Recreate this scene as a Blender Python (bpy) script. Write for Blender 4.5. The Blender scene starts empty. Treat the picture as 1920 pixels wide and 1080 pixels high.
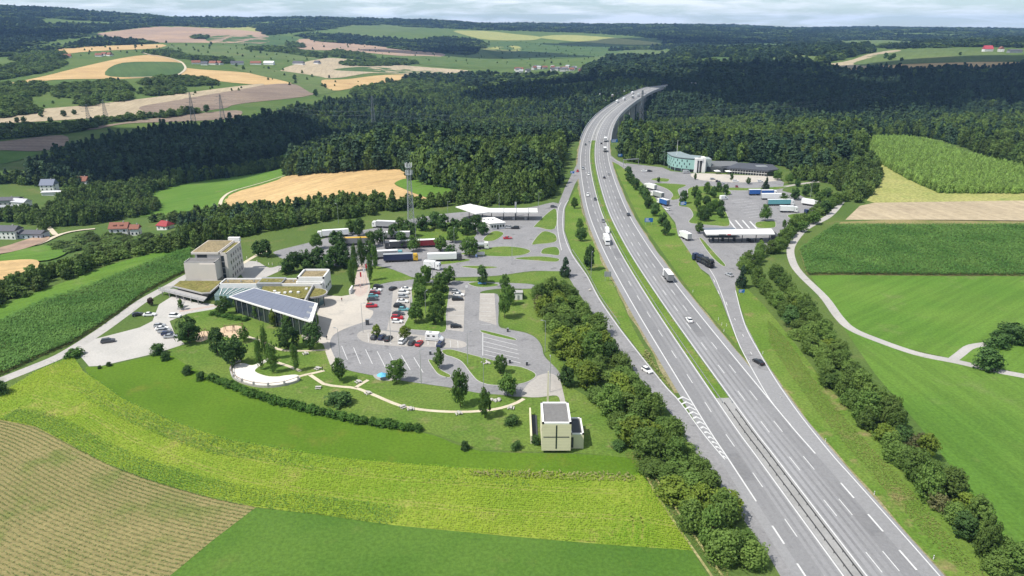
import bpy, bmesh, math, random
import numpy as np
from mathutils import Vector, Matrix
from mathutils.geometry import tessellate_polygon
R = math.radians
rng = np.random.default_rng(7)
random.seed(7)
scn = bpy.context.scene
COL = scn.collection

# ------------------------------------------------------------------ camera, sky, sun, exposure
F_PX, CAM_H, HOR = 1350.0, 104.0, 52.0            # focal length in photo pixels, height above the plateau, horizon row
PITCH = math.atan((540 - HOR) / F_PX)
cam = bpy.data.cameras.new('camera')
cam.sensor_width = 36.0
cam.lens = F_PX / 1920 * 36.0
cam.clip_start, cam.clip_end = 1.0, 40000.0
camo = bpy.data.objects.new('camera', cam)
camo.location = (0, 0, CAM_H)
camo.rotation_euler = (math.pi / 2 - PITCH, 0, 0)
COL.objects.link(camo)
scn.camera = camo

SUN_EL = R(57)
SUN_AZ = math.atan2(-0.88, -0.47)                 # towards the sun: from behind the left shoulder
TO_SUN = Vector((math.sin(SUN_AZ) * math.cos(SUN_EL), math.cos(SUN_AZ) * math.cos(SUN_EL), math.sin(SUN_EL)))
world = bpy.data.worlds.new('World')
scn.world = world
world.use_nodes = True
wn, wl = world.node_tree.nodes, world.node_tree.links
bg = wn['Background']
bg.inputs['Strength'].default_value = 0.092
sky = wn.new('ShaderNodeTexSky')
sky.sky_type = 'NISHITA'
sky.sun_disc = False
sky.sun_elevation = SUN_EL
sky.sun_rotation = SUN_AZ
sky.altitude = 600
sky.air_density = 1.0
sky.dust_density = 0.2
sky.ozone_density = 1.6
tc = wn.new('ShaderNodeTexCoord')
mp = wn.new('ShaderNodeMapping')
mp.inputs['Scale'].default_value = (7, 7, 60)
nz = wn.new('ShaderNodeTexNoise')
nz.inputs['Scale'].default_value = 1.5
nz.inputs['Detail'].default_value = 9
nz.inputs['Roughness'].default_value = 0.58
nz.inputs['Distortion'].default_value = 0.3
cr = wn.new('ShaderNodeValToRGB')
cr.color_ramp.elements[0].position = 0.42
cr.color_ramp.elements[0].color = (0.12, 0.12, 0.12, 1)
cr.color_ramp.elements[1].position = 0.62
cr.color_ramp.elements[1].color = (0.9, 0.9, 0.9, 1)
mx = wn.new('ShaderNodeMix')
mx.data_type = 'RGBA'
mx.inputs[7].default_value = (10.4, 11.0, 11.6, 1)
wl.new(tc.outputs['Generated'], mp.inputs['Vector'])
wl.new(mp.outputs['Vector'], nz.inputs['Vector'])
wl.new(nz.outputs['Fac'], cr.inputs['Fac'])
wl.new(cr.outputs['Color'], mx.inputs[0])
tint = wn.new('ShaderNodeMix')
tint.data_type = 'RGBA'
tint.blend_type = 'MULTIPLY'
tint.inputs[0].default_value = 1.0
tint.inputs[7].default_value = (0.80, 0.93, 1.06, 1)
wl.new(sky.outputs['Color'], tint.inputs[6])
wl.new(tint.outputs[2], mx.inputs[6])
wl.new(mx.outputs[2], bg.inputs['Color'])

sl = bpy.data.lights.new('sun', 'SUN')
sl.energy = 4.6
sl.angle = R(0.53)
sl.color = (1.0, 0.955, 0.88)
so = bpy.data.objects.new('sun', sl)
so.rotation_euler = (-TO_SUN).to_track_quat('-Z', 'Y').to_euler()
so.location = (-200, -100, 600)
COL.objects.link(so)

scn.view_settings.view_transform = 'Standard'
scn.view_settings.look = 'None'
scn.view_settings.exposure = 0.3
scn.view_settings.gamma = 1.0
scn.view_settings.use_curve_mapping = False
scn.cycles.use_denoising = True
scn.cycles.max_bounces = 5
scn.cycles.diffuse_bounces = 2
scn.cycles.glossy_bounces = 2
scn.cycles.transmission_bounces = 2
scn.cycles.transparent_max_bounces = 6
scn.cycles.volume_bounces = 0
scn.cycles.caustics_reflective = False
scn.cycles.caustics_refractive = False

# ------------------------------------------------------------------ the lie of the land
COLS = [-300, 0, 240, 480, 620, 800, 960, 1100, 1250, 1400, 1600, 1800, 1920, 2200]
TAB = [
 (15,   [0] * 14), (250, [0] * 14),
 (350,  [-20, -15, -8, -2, 0, 0, 0, 0, 0, 0, 0, 0, 0, 0]),
 (500,  [-30, -30, -30, -18, -8, 0, 0, 0, 0, 0, 0, 0, 0, 0]),
 (650,  [-35, -35, -40, -30, -10, -4, -2, 0, 0, 0, 0, 0, 0, 0]),
 (800,  [-35, -38, -48, -45, -22, -10, -8, -30, -10, -4, 0, 0, 0, 0]),
 (950,  [-25, -30, -45, -50, -42, -40, -45, -60, -45, -25, -12, -8, -5, 0]),
 (1150, [-15, -15, -25, -40, -48, -55, -60, -62, -45, -40, -35, -30, -28, -25]),
 (1400, [-5, -5, -10, -20, -35, -45, -40, -15, -5, -30, -35, -30, -28, -25]),
 (1800, [5, 5, 5, 0, -10, -25, -25, -10, 0, -15, -20, -10, -5, 0]),
 (2400, [25, 25, 28, 22, 10, -8, -20, -10, 0, 5, 20, 38, 42, 42]),
 (3200, [55, 55, 50, 45, 30, 15, -5, -5, 8, 15, 30, 52, 55, 55]),
 (4200, [125, 120, 108, 92, 78, 60, 38, 25, 25, 25, 30, 45, 50, 50]),
 (5500, [250, 240, 190, 135, 178, 140, 112, 98, 128, 70, 60, 55, 50, 50]),
 (7500, [190, 190, 180, 140, 150, 135, 118, 118, 122, 92, 84, 80, 66, 50]),
 (10000, [150, 150, 140, 120, 110, 105, 100, 100, 98, 82, 94, 86, 50, 30]),
 (12500, [60] * 14)]
NAZ, ND = 281, 270
AZ = np.linspace(R(-70), R(70), NAZ)
LD = np.linspace(math.log(15), math.log(12500), ND)
_tl = np.log([t[0] for t in TAB])
_ca = np.arctan((np.array(COLS) - 960) / F_PX)
_tz = np.array([t[1] for t in TAB], float)
_rows = np.array([np.interp(AZ, _ca, r) for r in _tz])             # table rows at every azimuth
ZG = np.array([np.interp(LD, _tl, _rows[:, j]) for j in range(NAZ)]).T   # ND x NAZ

def _blur(a, s, axis):
    k = np.exp(-0.5 * (np.arange(-3 * s, 3 * s + 1) / s) ** 2); k /= k.sum()
    pad = [(0, 0), (0, 0)]; pad[axis] = (3 * s, 3 * s)
    b = np.pad(a, pad, mode='edge')
    return np.apply_along_axis(lambda v: np.convolve(v, k, 'valid'), axis, b)
ZG = _blur(_blur(ZG, 4, 0), 5, 1)
# gentle folds in the far country
_gx = np.exp(LD)[:, None] * np.sin(AZ)[None, :]
_gy = np.exp(LD)[:, None] * np.cos(AZ)[None, :]
ZG += (np.clip((_gy - 1300) / 1500, 0, 1) * 5 + np.clip((_gy - 2600) / 1500, 0, 1) * 11 * np.sin(_gx / 420 + 0.9 * np.cos(_gy / 510)) * np.cos(_gy / 370 + _gx / 900)) + np.clip((_gy - 1300) / 1500, 0, 1) * 4 * (np.sin(_gx / 210 + 1.3) * np.cos(_gy / 260) + 0.6 * np.sin(_gx / 95 + _gy / 150))
PLATEAU = np.array([(-420, 60), (-300, 170), (-235, 235), (-206, 267), (-195, 302), (-178, 338), (-164, 347), (-142, 374), (-96, 400),
                    (-34, 441), (15, 450), (40, 500), (48, 620), (68, 705), (112, 705), (128, 650), (225, 640), (430, 560), (560, 420), (560, -200), (-420, -200)], float)

def poly_sd(px, py, poly):
    """distance outside the polygon (negative inside)"""
    d = np.full(px.shape, 1e18); ins = np.zeros(px.shape, bool)
    n = len(poly)
    for i in range(n):
        ax, ay = poly[i]; bx, by = poly[(i + 1) % n]
        ex, ey = bx - ax, by - ay
        t = np.clip(((px - ax) * ex + (py - ay) * ey) / (ex * ex + ey * ey + 1e-12), 0, 1)
        d = np.minimum(d, (px - ax - t * ex) ** 2 + (py - ay - t * ey) ** 2)
        c = ((ay > py) != (by > py))
        with np.errstate(divide='ignore', invalid='ignore'):
            xi = ax + (py - ay) * ex / (ey if ey != 0 else 1e-12)
        ins ^= c & (px < xi)
    d = np.sqrt(d)
    return np.where(ins, -d, d)

def inside(px, py, poly):
    return poly_sd(np.asarray(px, float), np.asarray(py, float), np.asarray(poly, float)) < 0
_sd = poly_sd(_gx, _gy, PLATEAU)
_w = np.clip((_sd - 2) / 55, 0, 1); _w = _w * _w * (3 - 2 * _w)
ZG *= _w

def Zt(x, y):
    """terrain height, bilinear in the same grid the terrain mesh is made of"""
    x = np.asarray(x, float); y = np.asarray(y, float)
    a = np.clip((np.arctan2(x, y) - AZ[0]) / (AZ[1] - AZ[0]), 0, NAZ - 1.001)
    l = np.clip((np.log(np.hypot(x, y) + 1e-6) - LD[0]) / (LD[1] - LD[0]), 0, ND - 1.001)
    i, j = l.astype(int), a.astype(int); u, v = l - i, a - j
    return (ZG[i, j] * (1 - u) * (1 - v) + ZG[i + 1, j] * u * (1 - v) + ZG[i, j + 1] * (1 - u) * v + ZG[i + 1, j + 1] * u * v)
_S, _C = math.sin(PITCH), math.cos(PITCH)
_DS = np.exp(np.linspace(math.log(60), math.log(12000), 420))

def ground(pts):
    """where the sight lines of the photograph's points meet the terrain: survey of the place"""
    p = np.asarray(pts, float).reshape(-1, 2)
    u = (p[:, 0] - 960) / F_PX; v = -(p[:, 1] - 540) / F_PX
    dx, dy, dz = u, _C + v * _S, -_S + v * _C
    h = np.hypot(dx, dy)
    T = _DS[None, :] / h[:, None]
    X, Y, Z = dx[:, None] * T, dy[:, None] * T, CAM_H + dz[:, None] * T
    g = Z - Zt(X, Y)
    below = g < 0
    k = np.where(below.any(1), below.argmax(1), len(_DS) - 1); k = np.maximum(k, 1)
    r = np.arange(len(p))
    g0, g1 = g[r, k - 1], g[r, k]
    f = np.clip(g0 / (g0 - g1 + 1e-12), 0, 1)
    t = T[r, k - 1] + (T[r, k] - T[r, k - 1]) * f
    return np.stack([dx * t, dy * t], 1)

def G1(x, y):
    q = ground([(x, y)])[0]
    return float(q[0]), float(q[1])

def atz(x, y, z):
    u = (x - 960) / F_PX; v = -(y - 540) / F_PX
    t = (z - CAM_H) / (-_S + v * _C)
    return u * t, (_C + v * _S) * t

# ------------------------------------------------------------------ materials
MATS = {}

def mat(name, col, rough=0.8, metal=0.0, spec=0.3, noise=None, emit=None):
    """plain procedural material; noise = (scale, strength) mottles the colour"""
    if name in MATS: return MATS[name]
    m = bpy.data.materials.new(name); m.use_nodes = True
    n, l = m.node_tree.nodes, m.node_tree.links
    b = n['Principled BSDF']
    b.inputs['Base Color'].default_value = (*col, 1)
    b.inputs['Roughness'].default_value = rough
    b.inputs['Metallic'].default_value = metal
    b.inputs['Specular IOR Level'].default_value = spec
    if noise:
        t = n.new('ShaderNodeTexCoord'); z = n.new('ShaderNodeTexNoise')
        z.inputs['Scale'].default_value = noise[0]; z.inputs['Detail'].default_value = 6
        x = n.new('ShaderNodeMix'); x.data_type = 'RGBA'
        x.inputs[6].default_value = (*[c * (1 - noise[1]) for c in col], 1)
        x.inputs[7].default_value = (*[min(1, c * (1 + noise[1])) for c in col], 1)
        l.new(t.outputs['Object'], z.inputs['Vector']); l.new(z.outputs['Fac'], x.inputs[0]); l.new(x.outputs[2], b.inputs['Base Color'])
    MATS[name] = m
    return m

def ground_mat(name, c1, c2, c3=None, big=0.02, small=0.4, stripes=None, third=(0.55, 0.72), rough=0.95, fine=0.35):
    """ground cover: two colours in large drifts, a third in patches, fine grain, optional tractor or mowing rows
    stripes = (angle in degrees, spacing in metres, strength, wobble)"""
    m = bpy.data.materials.new(name); m.use_nodes = True
    n, l = m.node_tree.nodes, m.node_tree.links
    b = n['Principled BSDF']; b.inputs['Roughness'].default_value = rough; b.inputs['Specular IOR Level'].default_value = 0.15
    t = n.new('ShaderNodeTexCoord')
    def noise(s, d, r=0.55, off=0):
        z = n.new('ShaderNodeTexNoise'); z.inputs['Scale'].default_value = s; z.inputs['Detail'].default_value = d; z.inputs['Roughness'].default_value = r
        if off:
            q = n.new('ShaderNodeMapping'); q.inputs['Location'].default_value = (off, off * 0.7, 0)
            l.new(t.outputs['Object'], q.inputs['Vector']); l.new(q.outputs['Vector'], z.inputs['Vector'])
        else: l.new(t.outputs['Object'], z.inputs['Vector'])
        return z.outputs['Fac']
    def ramp(x, a, c):
        q = n.new('ShaderNodeMapRange'); q.inputs[1].default_value = a; q.inputs[2].default_value = c; q.interpolation_type = 'SMOOTHSTEP'
        l.new(x, q.inputs[0]); return q.outputs[0]
    def mix(f, a, c, blend='MIX'):
        x = n.new('ShaderNodeMix'); x.data_type = 'RGBA'; x.blend_type = blend
        if isinstance(f, float): x.inputs[0].default_value = f
        else: l.new(f, x.inputs[0])
        for k, v in ((6, a), (7, c)):
            if isinstance(v, tuple): x.inputs[k].default_value = (*v, 1)
            else: l.new(v, x.inputs[k])
        return x.outputs[2]
    col = mix(ramp(noise(big, 5), 0.35, 0.65), c1, c2)
    if c3: col = mix(ramp(noise(big * 2.3, 6, 0.65, 37.0), *third), col, c3)
    if stripes:
        ang, sp, st, wob = stripes
        q = n.new('ShaderNodeMapping'); q.vector_type = 'TEXTURE'; q.inputs['Rotation'].default_value = (0, 0, R(ang)); q.inputs['Scale'].default_value = (20.0, 1.0, 1.0)
        l.new(t.outputs['Object'], q.inputs['Vector'])
        w = n.new('ShaderNodeTexNoise'); w.inputs['Scale'].default_value = 1.0 / sp; w.inputs['Detail'].default_value = 2.0; w.inputs['Distortion'].default_value = wob
        l.new(q.outputs['Vector'], w.inputs['Vector'])
        g = mix(ramp(w.outputs['Fac'], 0.35, 0.65), (1 - st,) * 3, (1 + st,) * 3)
        col = mix(1.0, col, g, 'MULTIPLY')
    g = mix(ramp(noise(small, 4, 0.7), 0.3, 0.7), (1 - fine,) * 3, (1 + fine,) * 3)
    col = mix(1.0, col, g, 'MULTIPLY')
    l.new(col, b.inputs['Base Color'])
    bm_ = n.new('ShaderNodeBump'); bm_.inputs['Strength'].default_value = 0.35; bm_.inputs['Distance'].default_value = 0.25
    l.new(noise(small * 2, 4, 0.7), bm_.inputs['Height']); l.new(bm_.outputs['Normal'], b.inputs['Normal'])
    MATS[name] = m
    return m

def leaf_mat(name, c1, c2, scale=0.35, trans=0.25, rnd=0.35, c3=None):
    m = bpy.data.materials.new(name); m.use_nodes = True
    n, l = m.node_tree.nodes, m.node_tree.links
    b = n['Principled BSDF']; b.inputs['Roughness'].default_value = 0.7; b.inputs['Specular IOR Level'].default_value = 0.2
    t = n.new('ShaderNodeTexCoord'); z = n.new('ShaderNodeTexNoise'); z.inputs['Scale'].default_value = scale; z.inputs['Detail'].default_value = 3
    l.new(t.outputs['Object'], z.inputs['Vector'])
    o = n.new('ShaderNodeObjectInfo')
    x = n.new('ShaderNodeMix'); x.data_type = 'RGBA'; x.inputs[6].default_value = (*c1, 1); x.inputs[7].default_value = (*c2, 1)
    mr = n.new('ShaderNodeMapRange'); mr.inputs[1].default_value = 0.35; mr.inputs[2].default_value = 0.65
    l.new(z.outputs['Fac'], mr.inputs[0])
    if c3:                                   # each plant leans to one of the two colours
        y = n.new('ShaderNodeMix'); y.data_type = 'RGBA'; y.inputs[6].default_value = (*c1, 1); y.inputs[7].default_value = (*c3, 1)
        l.new(o.outputs['Random'], y.inputs[0]); l.new(y.outputs[2], x.inputs[6])
    l.new(mr.outputs[0], x.inputs[0])
    h = n.new('ShaderNodeHueSaturation')
    q = n.new('ShaderNodeMapRange'); q.inputs[3].default_value = 1 - rnd; q.inputs[4].default_value = 1 + rnd
    w = n.new('ShaderNodeMath'); w.operation = 'FRACT'
    v = n.new('ShaderNodeMath'); v.operation = 'MULTIPLY'; v.inputs[1].default_value = 7.31
    l.new(o.outputs['Random'], v.inputs[0]); l.new(v.outputs[0], w.inputs[0]); l.new(w.outputs[0], q.inputs[0])
    l.new(q.outputs[0], h.inputs['Value']); l.new(x.outputs[2], h.inputs['Color'])
    l.new(h.outputs['Color'], b.inputs['Base Color'])
    if trans:
        tr = n.new('ShaderNodeBsdfTranslucent'); ms = n.new('ShaderNodeMixShader'); ms.inputs[0].default_value = trans
        l.new(h.outputs['Color'], tr.inputs['Color']); l.new(b.outputs[0], ms.inputs[1]); l.new(tr.outputs[0], ms.inputs[2])
        l.new(ms.outputs[0], n['Material Output'].inputs['Surface'])
    MATS[name] = m
    return m

M_MEADOW = ground_mat('meadow', (0.070, 0.120, 0.026), (0.096, 0.140, 0.034), (0.135, 0.148, 0.05), 0.02, 1.1, fine=0.2)
M_BRIGHT = ground_mat('bright_meadow', (0.082, 0.168, 0.022), (0.104, 0.188, 0.028), (0.132, 0.185, 0.05), 0.022, 1.1, stripes=(38, 3.0, 0.09, 0.8), fine=0.18)
M_BRIGHT2 = ground_mat('streaked_meadow', (0.078, 0.162, 0.022), (0.102, 0.184, 0.028), (0.132, 0.185, 0.05), 0.022, 1.1, stripes=(96, 3.0, 0.09, 0.8), fine=0.18)
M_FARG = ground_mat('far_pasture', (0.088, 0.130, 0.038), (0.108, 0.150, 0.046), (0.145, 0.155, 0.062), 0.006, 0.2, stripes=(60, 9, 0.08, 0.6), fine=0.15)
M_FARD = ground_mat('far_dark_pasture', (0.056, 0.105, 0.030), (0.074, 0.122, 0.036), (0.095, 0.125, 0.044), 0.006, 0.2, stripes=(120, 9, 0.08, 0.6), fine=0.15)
M_DEEP = ground_mat('deep_meadow', (0.072, 0.142, 0.010), (0.092, 0.165, 0.014), (0.115, 0.15, 0.02), 0.03, 1.2, fine=0.18)
M_DARKM = ground_mat('dark_meadow', (0.060, 0.130, 0.018), (0.082, 0.155, 0.024), (0.105, 0.155, 0.032), 0.03, 1.2, fine=0.2)
M_VERGE = ground_mat('verge', (0.092, 0.165, 0.022), (0.128, 0.19, 0.034), (0.21, 0.18, 0.075), 0.05, 1.2, fine=0.28, third=(0.54, 0.72))
M_LAWN = ground_mat('lawn', (0.088, 0.155, 0.024), (0.122, 0.178, 0.034), (0.19, 0.185, 0.075), 0.06, 1.2, fine=0.28, third=(0.54, 0.74))
M_STUB = ground_mat('stubble', (0.44, 0.30, 0.14), (0.50, 0.35, 0.17), (0.40, 0.26, 0.13), 0.012, 0.3, stripes=(15, 6, 0.10, 0.3), fine=0.12)
M_STUB2 = ground_mat('pale_stubble', (0.36, 0.295, 0.20), (0.41, 0.335, 0.225), (0.31, 0.25, 0.17), 0.012, 0.3, stripes=(100, 5, 0.08, 0.3), fine=0.12)
M_PLOW = ground_mat('ploughed', (0.19, 0.145, 0.115), (0.24, 0.185, 0.14), None, 0.01, 0.3, stripes=(25, 8, 0.12, 0.3), fine=0.15)
M_PINK = ground_mat('reddish_field', (0.30, 0.215, 0.16), (0.37, 0.255, 0.175), (0.25, 0.185, 0.145), 0.006, 0.2, stripes=(170, 10, 0.1, 0.3), fine=0.12)
M_HAY = ground_mat('hay_meadow', (0.26, 0.275, 0.085), (0.32, 0.31, 0.11), (0.20, 0.25, 0.07), 0.03, 0.5)
M_SOIL = ground_mat('crop_soil', (0.205, 0.18, 0.075), (0.25, 0.21, 0.092), (0.14, 0.165, 0.044), 0.03, 0.9, fine=0.2, third=(0.5, 0.68))
M_SOILD = ground_mat('dark_crop_soil', (0.10, 0.12, 0.035), (0.13, 0.14, 0.045), None, 0.05, 0.6)  # darker, greener soil tone for the ground under the tall maize
M_SOILY = ground_mat('yellow_crop_soil', (0.165, 0.24, 0.026), (0.215, 0.265, 0.036), (0.28, 0.265, 0.075), 0.03, 0.9, fine=0.2, third=(0.54, 0.72))
M_ROAD = ground_mat('motorway_asphalt', (0.235, 0.234, 0.237), (0.258, 0.257, 0.26), (0.225, 0.224, 0.23), 0.03, 1.2, fine=0.08, rough=0.85)
M_ASPH = ground_mat('service_asphalt', (0.218, 0.215, 0.218), (0.245, 0.241, 0.244), (0.155, 0.153, 0.157), 0.09, 1.0, third=(0.56, 0.7), fine=0.12, rough=0.85)
M_PAVER = ground_mat('light_paving', (0.33, 0.31, 0.285), (0.37, 0.345, 0.315), (0.29, 0.275, 0.26), 0.08, 1.0, fine=0.08)
M_PLAZA = ground_mat('plaza_paving', (0.42, 0.385, 0.34), (0.47, 0.43, 0.375), (0.35, 0.33, 0.30), 0.05, 1.0, fine=0.06)
M_PINKP = ground_mat('pink_paving', (0.42, 0.34, 0.30), (0.46, 0.375, 0.325), None, 0.1, 1.0, fine=0.08)
M_GRAVEL = ground_mat('gravel', (0.40, 0.385, 0.36), (0.45, 0.43, 0.40), (0.36, 0.35, 0.32), 0.06, 1.5, fine=0.08)
M_WHITEG = ground_mat('white_gravel', (0.62, 0.585, 0.53), (0.68, 0.64, 0.585), None, 0.15, 1.5, fine=0.06)
M_PATH = ground_mat('path_gravel', (0.50, 0.44, 0.33), (0.56, 0.49, 0.37), None, 0.15, 1.5, fine=0.1)
M_TRACK = ground_mat('farm_track', (0.37, 0.355, 0.335), (0.41, 0.39, 0.365), (0.30, 0.30, 0.25), 0.1, 1.2, fine=0.08)
M_SAND = ground_mat('play_sand', (0.52, 0.38, 0.26), (0.56, 0.42, 0.29), None, 0.2, 1.5, fine=0.1)
M_WHITE = mat('white_line', (0.56, 0.56, 0.55), 0.7, noise=(1.3, 0.22))
M_KERB = mat('kerb', (0.42, 0.41, 0.39), 0.9, noise=(0.5, 0.12))

# ------------------------------------------------------------------ helpers
def tag(o, label, cat, group=None, kind=None):
    o['label'] = label; o['category'] = cat
    if group: o['group'] = group
    if kind: o['kind'] = kind
    return o

def empty(name, loc=(0, 0, 0), rz=0.0):
    o = bpy.data.objects.new(name, None); COL.objects.link(o)
    o.location = loc; o.rotation_euler = (0, 0, rz); o.empty_display_size = 0.5
    return o

def link(name, me, parent=None, m=None):
    o = bpy.data.objects.new(name, me); COL.objects.link(o)
    if parent: o.parent = parent
    if m and not me.materials: me.materials.append(m)
    return o

def mesh_np(name, verts, faces_n, m=None):
    """faces of n corners each, corners in order of the vertex list (quad soup) or an index array"""
    verts = np.asarray(verts, np.float32).reshape(-1, 3)
    me = bpy.data.meshes.new(name)
    idx = np.arange(len(verts), dtype=np.int32).reshape(-1, faces_n) if True else None
    me.vertices.add(len(verts)); me.vertices.foreach_set('co', verts.ravel())
    me.loops.add(idx.size); me.loops.foreach_set('vertex_index', idx.ravel())
    me.polygons.add(len(idx)); me.polygons.foreach_set('loop_start', np.arange(0, idx.size, faces_n, dtype=np.int32))
    me.update(calc_edges=True)
    if m: me.materials.append(m)
    return me

class MB:
    """collects boxes, prisms and tubes and links them as one mesh object"""
    def __init__(s): s.v, s.f = [], []
    def add(s, vs, fs):
        b = len(s.v); s.v += [tuple(map(float, p)) for p in vs]; s.f += [tuple(b + i for i in f) for f in fs]; return s
    def box(s, x0, y0, z0, x1, y1, z1):
        return s.add([(x0, y0, z0), (x1, y0, z0), (x1, y1, z0), (x0, y1, z0), (x0, y0, z1), (x1, y0, z1), (x1, y1, z1), (x0, y1, z1)],
                     [(0, 3, 2, 1), (4, 5, 6, 7), (0, 1, 5, 4), (1, 2, 6, 5), (2, 3, 7, 6), (3, 0, 4, 7)])
    def prism(s, poly, z0, z1):
        n = len(poly)
        z0 = [z0] * n if not hasattr(z0, '__len__') else z0
        z1 = [z1] * n if not hasattr(z1, '__len__') else z1
        a = sum(poly[i][0] * poly[(i + 1) % n][1] - poly[(i + 1) % n][0] * poly[i][1] for i in range(n))
        if a < 0: poly, z0, z1 = poly[::-1], z0[::-1], z1[::-1]
        vs = [(p[0], p[1], z0[i]) for i, p in enumerate(poly)] + [(p[0], p[1], z1[i]) for i, p in enumerate(poly)]
        fs = [tuple(range(n - 1, -1, -1)), tuple(range(n, 2 * n))] + [(i, (i + 1) % n, n + (i + 1) % n, n + i) for i in range(n)]
        return s.add(vs, fs)
    def bar(s, a, b, w, h=None):
        """square bar from a to b"""
        a, b = Vector(a), Vector(b); h = h or w
        d = (b - a).normalized(); up = Vector((0, 0, 1)) if abs(d.z) < 0.95 else Vector((0, 1, 0))
        x = d.cross(up).normalized() * w / 2; y = x.cross(d).normalized() * h / 2
        vs = [a - x - y, a + x - y, a + x + y, a - x + y, b - x - y, b + x - y, b + x + y, b - x + y]
        return s.add(vs, [(0, 3, 2, 1), (4, 5, 6, 7), (0, 1, 5, 4), (1, 2, 6, 5), (2, 3, 7, 6), (3, 0, 4, 7)])
    def tube(s, a, b, r0, r1=None, n=8):
        a, b = Vector(a), Vector(b); r1 = r0 if r1 is None else r1
        d = (b - a).normalized(); up = Vector((0, 0, 1)) if abs(d.z) < 0.95 else Vector((0, 1, 0))
        x = d.cross(up).normalized(); y = x.cross(d).normalized()
        vs = [a + (x * math.cos(t) + y * math.sin(t)) * r0 for t in [2 * math.pi * i / n for i in range(n)]]
        vs += [b + (x * math.cos(t) + y * math.sin(t)) * r1 for t in [2 * math.pi * i / n for i in range(n)]]
        return s.add(vs, [tuple(range(n)), tuple(range(2 * n - 1, n - 1, -1))] + [(i, n + i, n + (i + 1) % n, (i + 1) % n) for i in range(n)])
    def mesh(s, name, m=None):
        me = bpy.data.meshes.new(name); me.from_pydata(s.v, [], s.f); me.update()
        if m: me.materials.append(m)
        return me
    def build(s, name, m, parent=None):
        return link(name, s.mesh(name, m), parent)

def catmull(pts, n=5, closed=False):
    p = np.asarray(pts, float); N = len(p); out = []
    for i in range(N if closed else N - 1):
        if closed: a, b, c, d = p[(i - 1) % N], p[i], p[(i + 1) % N], p[(i + 2) % N]
        else: a, b, c, d = p[max(i - 1, 0)], p[i], p[i + 1], p[min(i + 2, N - 1)]
        for k in range(n):
            t = k / n
            out.append(0.5 * ((2 * b) + (c - a) * t + (2 * a - 5 * b + 4 * c - d) * t * t + (3 * b - a - 3 * c + d) * t ** 3))
    if not closed: out.append(p[-1])
    return np.array(out)

def tess(poly):
    return [tuple(t) for t in tessellate_polygon([[Vector((float(p[0]), float(p[1]), 0)) for p in poly]])]

def sheet(name, px, m, z, label, cat, smooth=True, skirt=False, kind='structure', parent=None, world_pts=False):
    """flat sheet on the level plateau, outline surveyed from the photograph"""
    w = np.asarray(px, float) if world_pts else ground(px)
    if smooth: w = catmull(w, 4, True)
    w = w[np.r_[True, np.hypot(*(w[1:] - w[:-1]).T) > 0.02]]
    fs = tess(w); n = len(w)
    vs = [(p[0], p[1], z) for p in w]
    # all triangles face up
    ff = []
    for a, b, c in fs:
        s = (w[b][0] - w[a][0]) * (w[c][1] - w[a][1]) - (w[c][0] - w[a][0]) * (w[b][1] - w[a][1])
        ff.append((a, b, c) if s > 0 else (a, c, b))
    if skirt:
        vs += [(p[0], p[1], -0.3) for p in w]
        ff += [(i, (i + 1) % n, n + (i + 1) % n, n + i) for i in range(n)]
    me = bpy.data.meshes.new(name); me.from_pydata(vs, [], ff); me.update(); me.materials.append(m)
    o = link(name, me, parent)
    if label: tag(o, label, cat, kind=kind)
    elif kind and not parent: o['kind'] = kind
    return o

def drape(name, px, m, off, label, cat, smooth=True, kind='structure', world_pts=False, cell=None):
    """sheet laid over the sloping country"""
    w = np.asarray(px, float) if world_pts else ground(px)
    if smooth: w = catmull(w, 4, True)
    w = w[np.r_[True, np.hypot(*(w[1:] - w[:-1]).T) > 0.05]]
    bm = bmesh.new()
    vs = [bm.verts.new((p[0], p[1], 0)) for p in w]
    for a, b, c in tess(w):
        try: bm.faces.new((vs[a], vs[b], vs[c]))
        except ValueError: pass
    for _ in range(7):
        es = []
        for e in bm.edges:
            c = (e.verts[0].co + e.verts[1].co) / 2
            if e.calc_length() > max(9, 0.028 * c.length): es.append(e)
        if not es or len(bm.faces) > 30000: break
        bmesh.ops.subdivide_edges(bm, edges=es, cuts=1)
        bmesh.ops.triangulate(bm, faces=[f for f in bm.faces if len(f.verts) > 3])
    xy = np.array([v.co[:2] for v in bm.verts])
    z = Zt(xy[:, 0], xy[:, 1]) + off
    for v, q in zip(bm.verts, z): v.co.z = q
    bmesh.ops.recalc_face_normals(bm, faces=bm.faces)
    if bm.faces and sum(f.normal.z for f in bm.faces) < 0: bmesh.ops.reverse_faces(bm, faces=bm.faces)
    me = bpy.data.meshes.new(name); bm.to_mesh(me); bm.free(); me.materials.append(m)
    o = link(name, me)
    return tag(o, label, cat, kind=kind)

def ribbon_verts(c, l, r):
    """left and right borders at offsets l < r (to the right of travel) of a centre line"""
    c = np.asarray(c, float)
    t = np.gradient(c, axis=0); t /= np.hypot(*t.T)[:, None] + 1e-9
    nrm = np.stack([t[:, 1], -t[:, 0]], 1)
    l = np.broadcast_to(l, len(c)); r = np.broadcast_to(r, len(c))
    return c + nrm * l[:, None], c + nrm * r[:, None]

def ribbon(name, c, l, r, z, m, parent=None, drapeit=False):
    a, b = ribbon_verts(c, l, r); n = len(a)
    zz = lambda p: (float(Zt(p[0], p[1])) + z) if drapeit else z
    vs = [(p[0], p[1], zz(p)) for p in a] + [(p[0], p[1], zz(p)) for p in b]
    me = bpy.data.meshes.new(name); me.from_pydata(vs, [], [(i, n + i, n + i + 1, i + 1) for i in range(n - 1)]); me.update()
    if me.polygons and me.polygons[0].normal.z < 0: me.flip_normals()
    me.materials.append(m)
    return link(name, me, parent)

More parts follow.
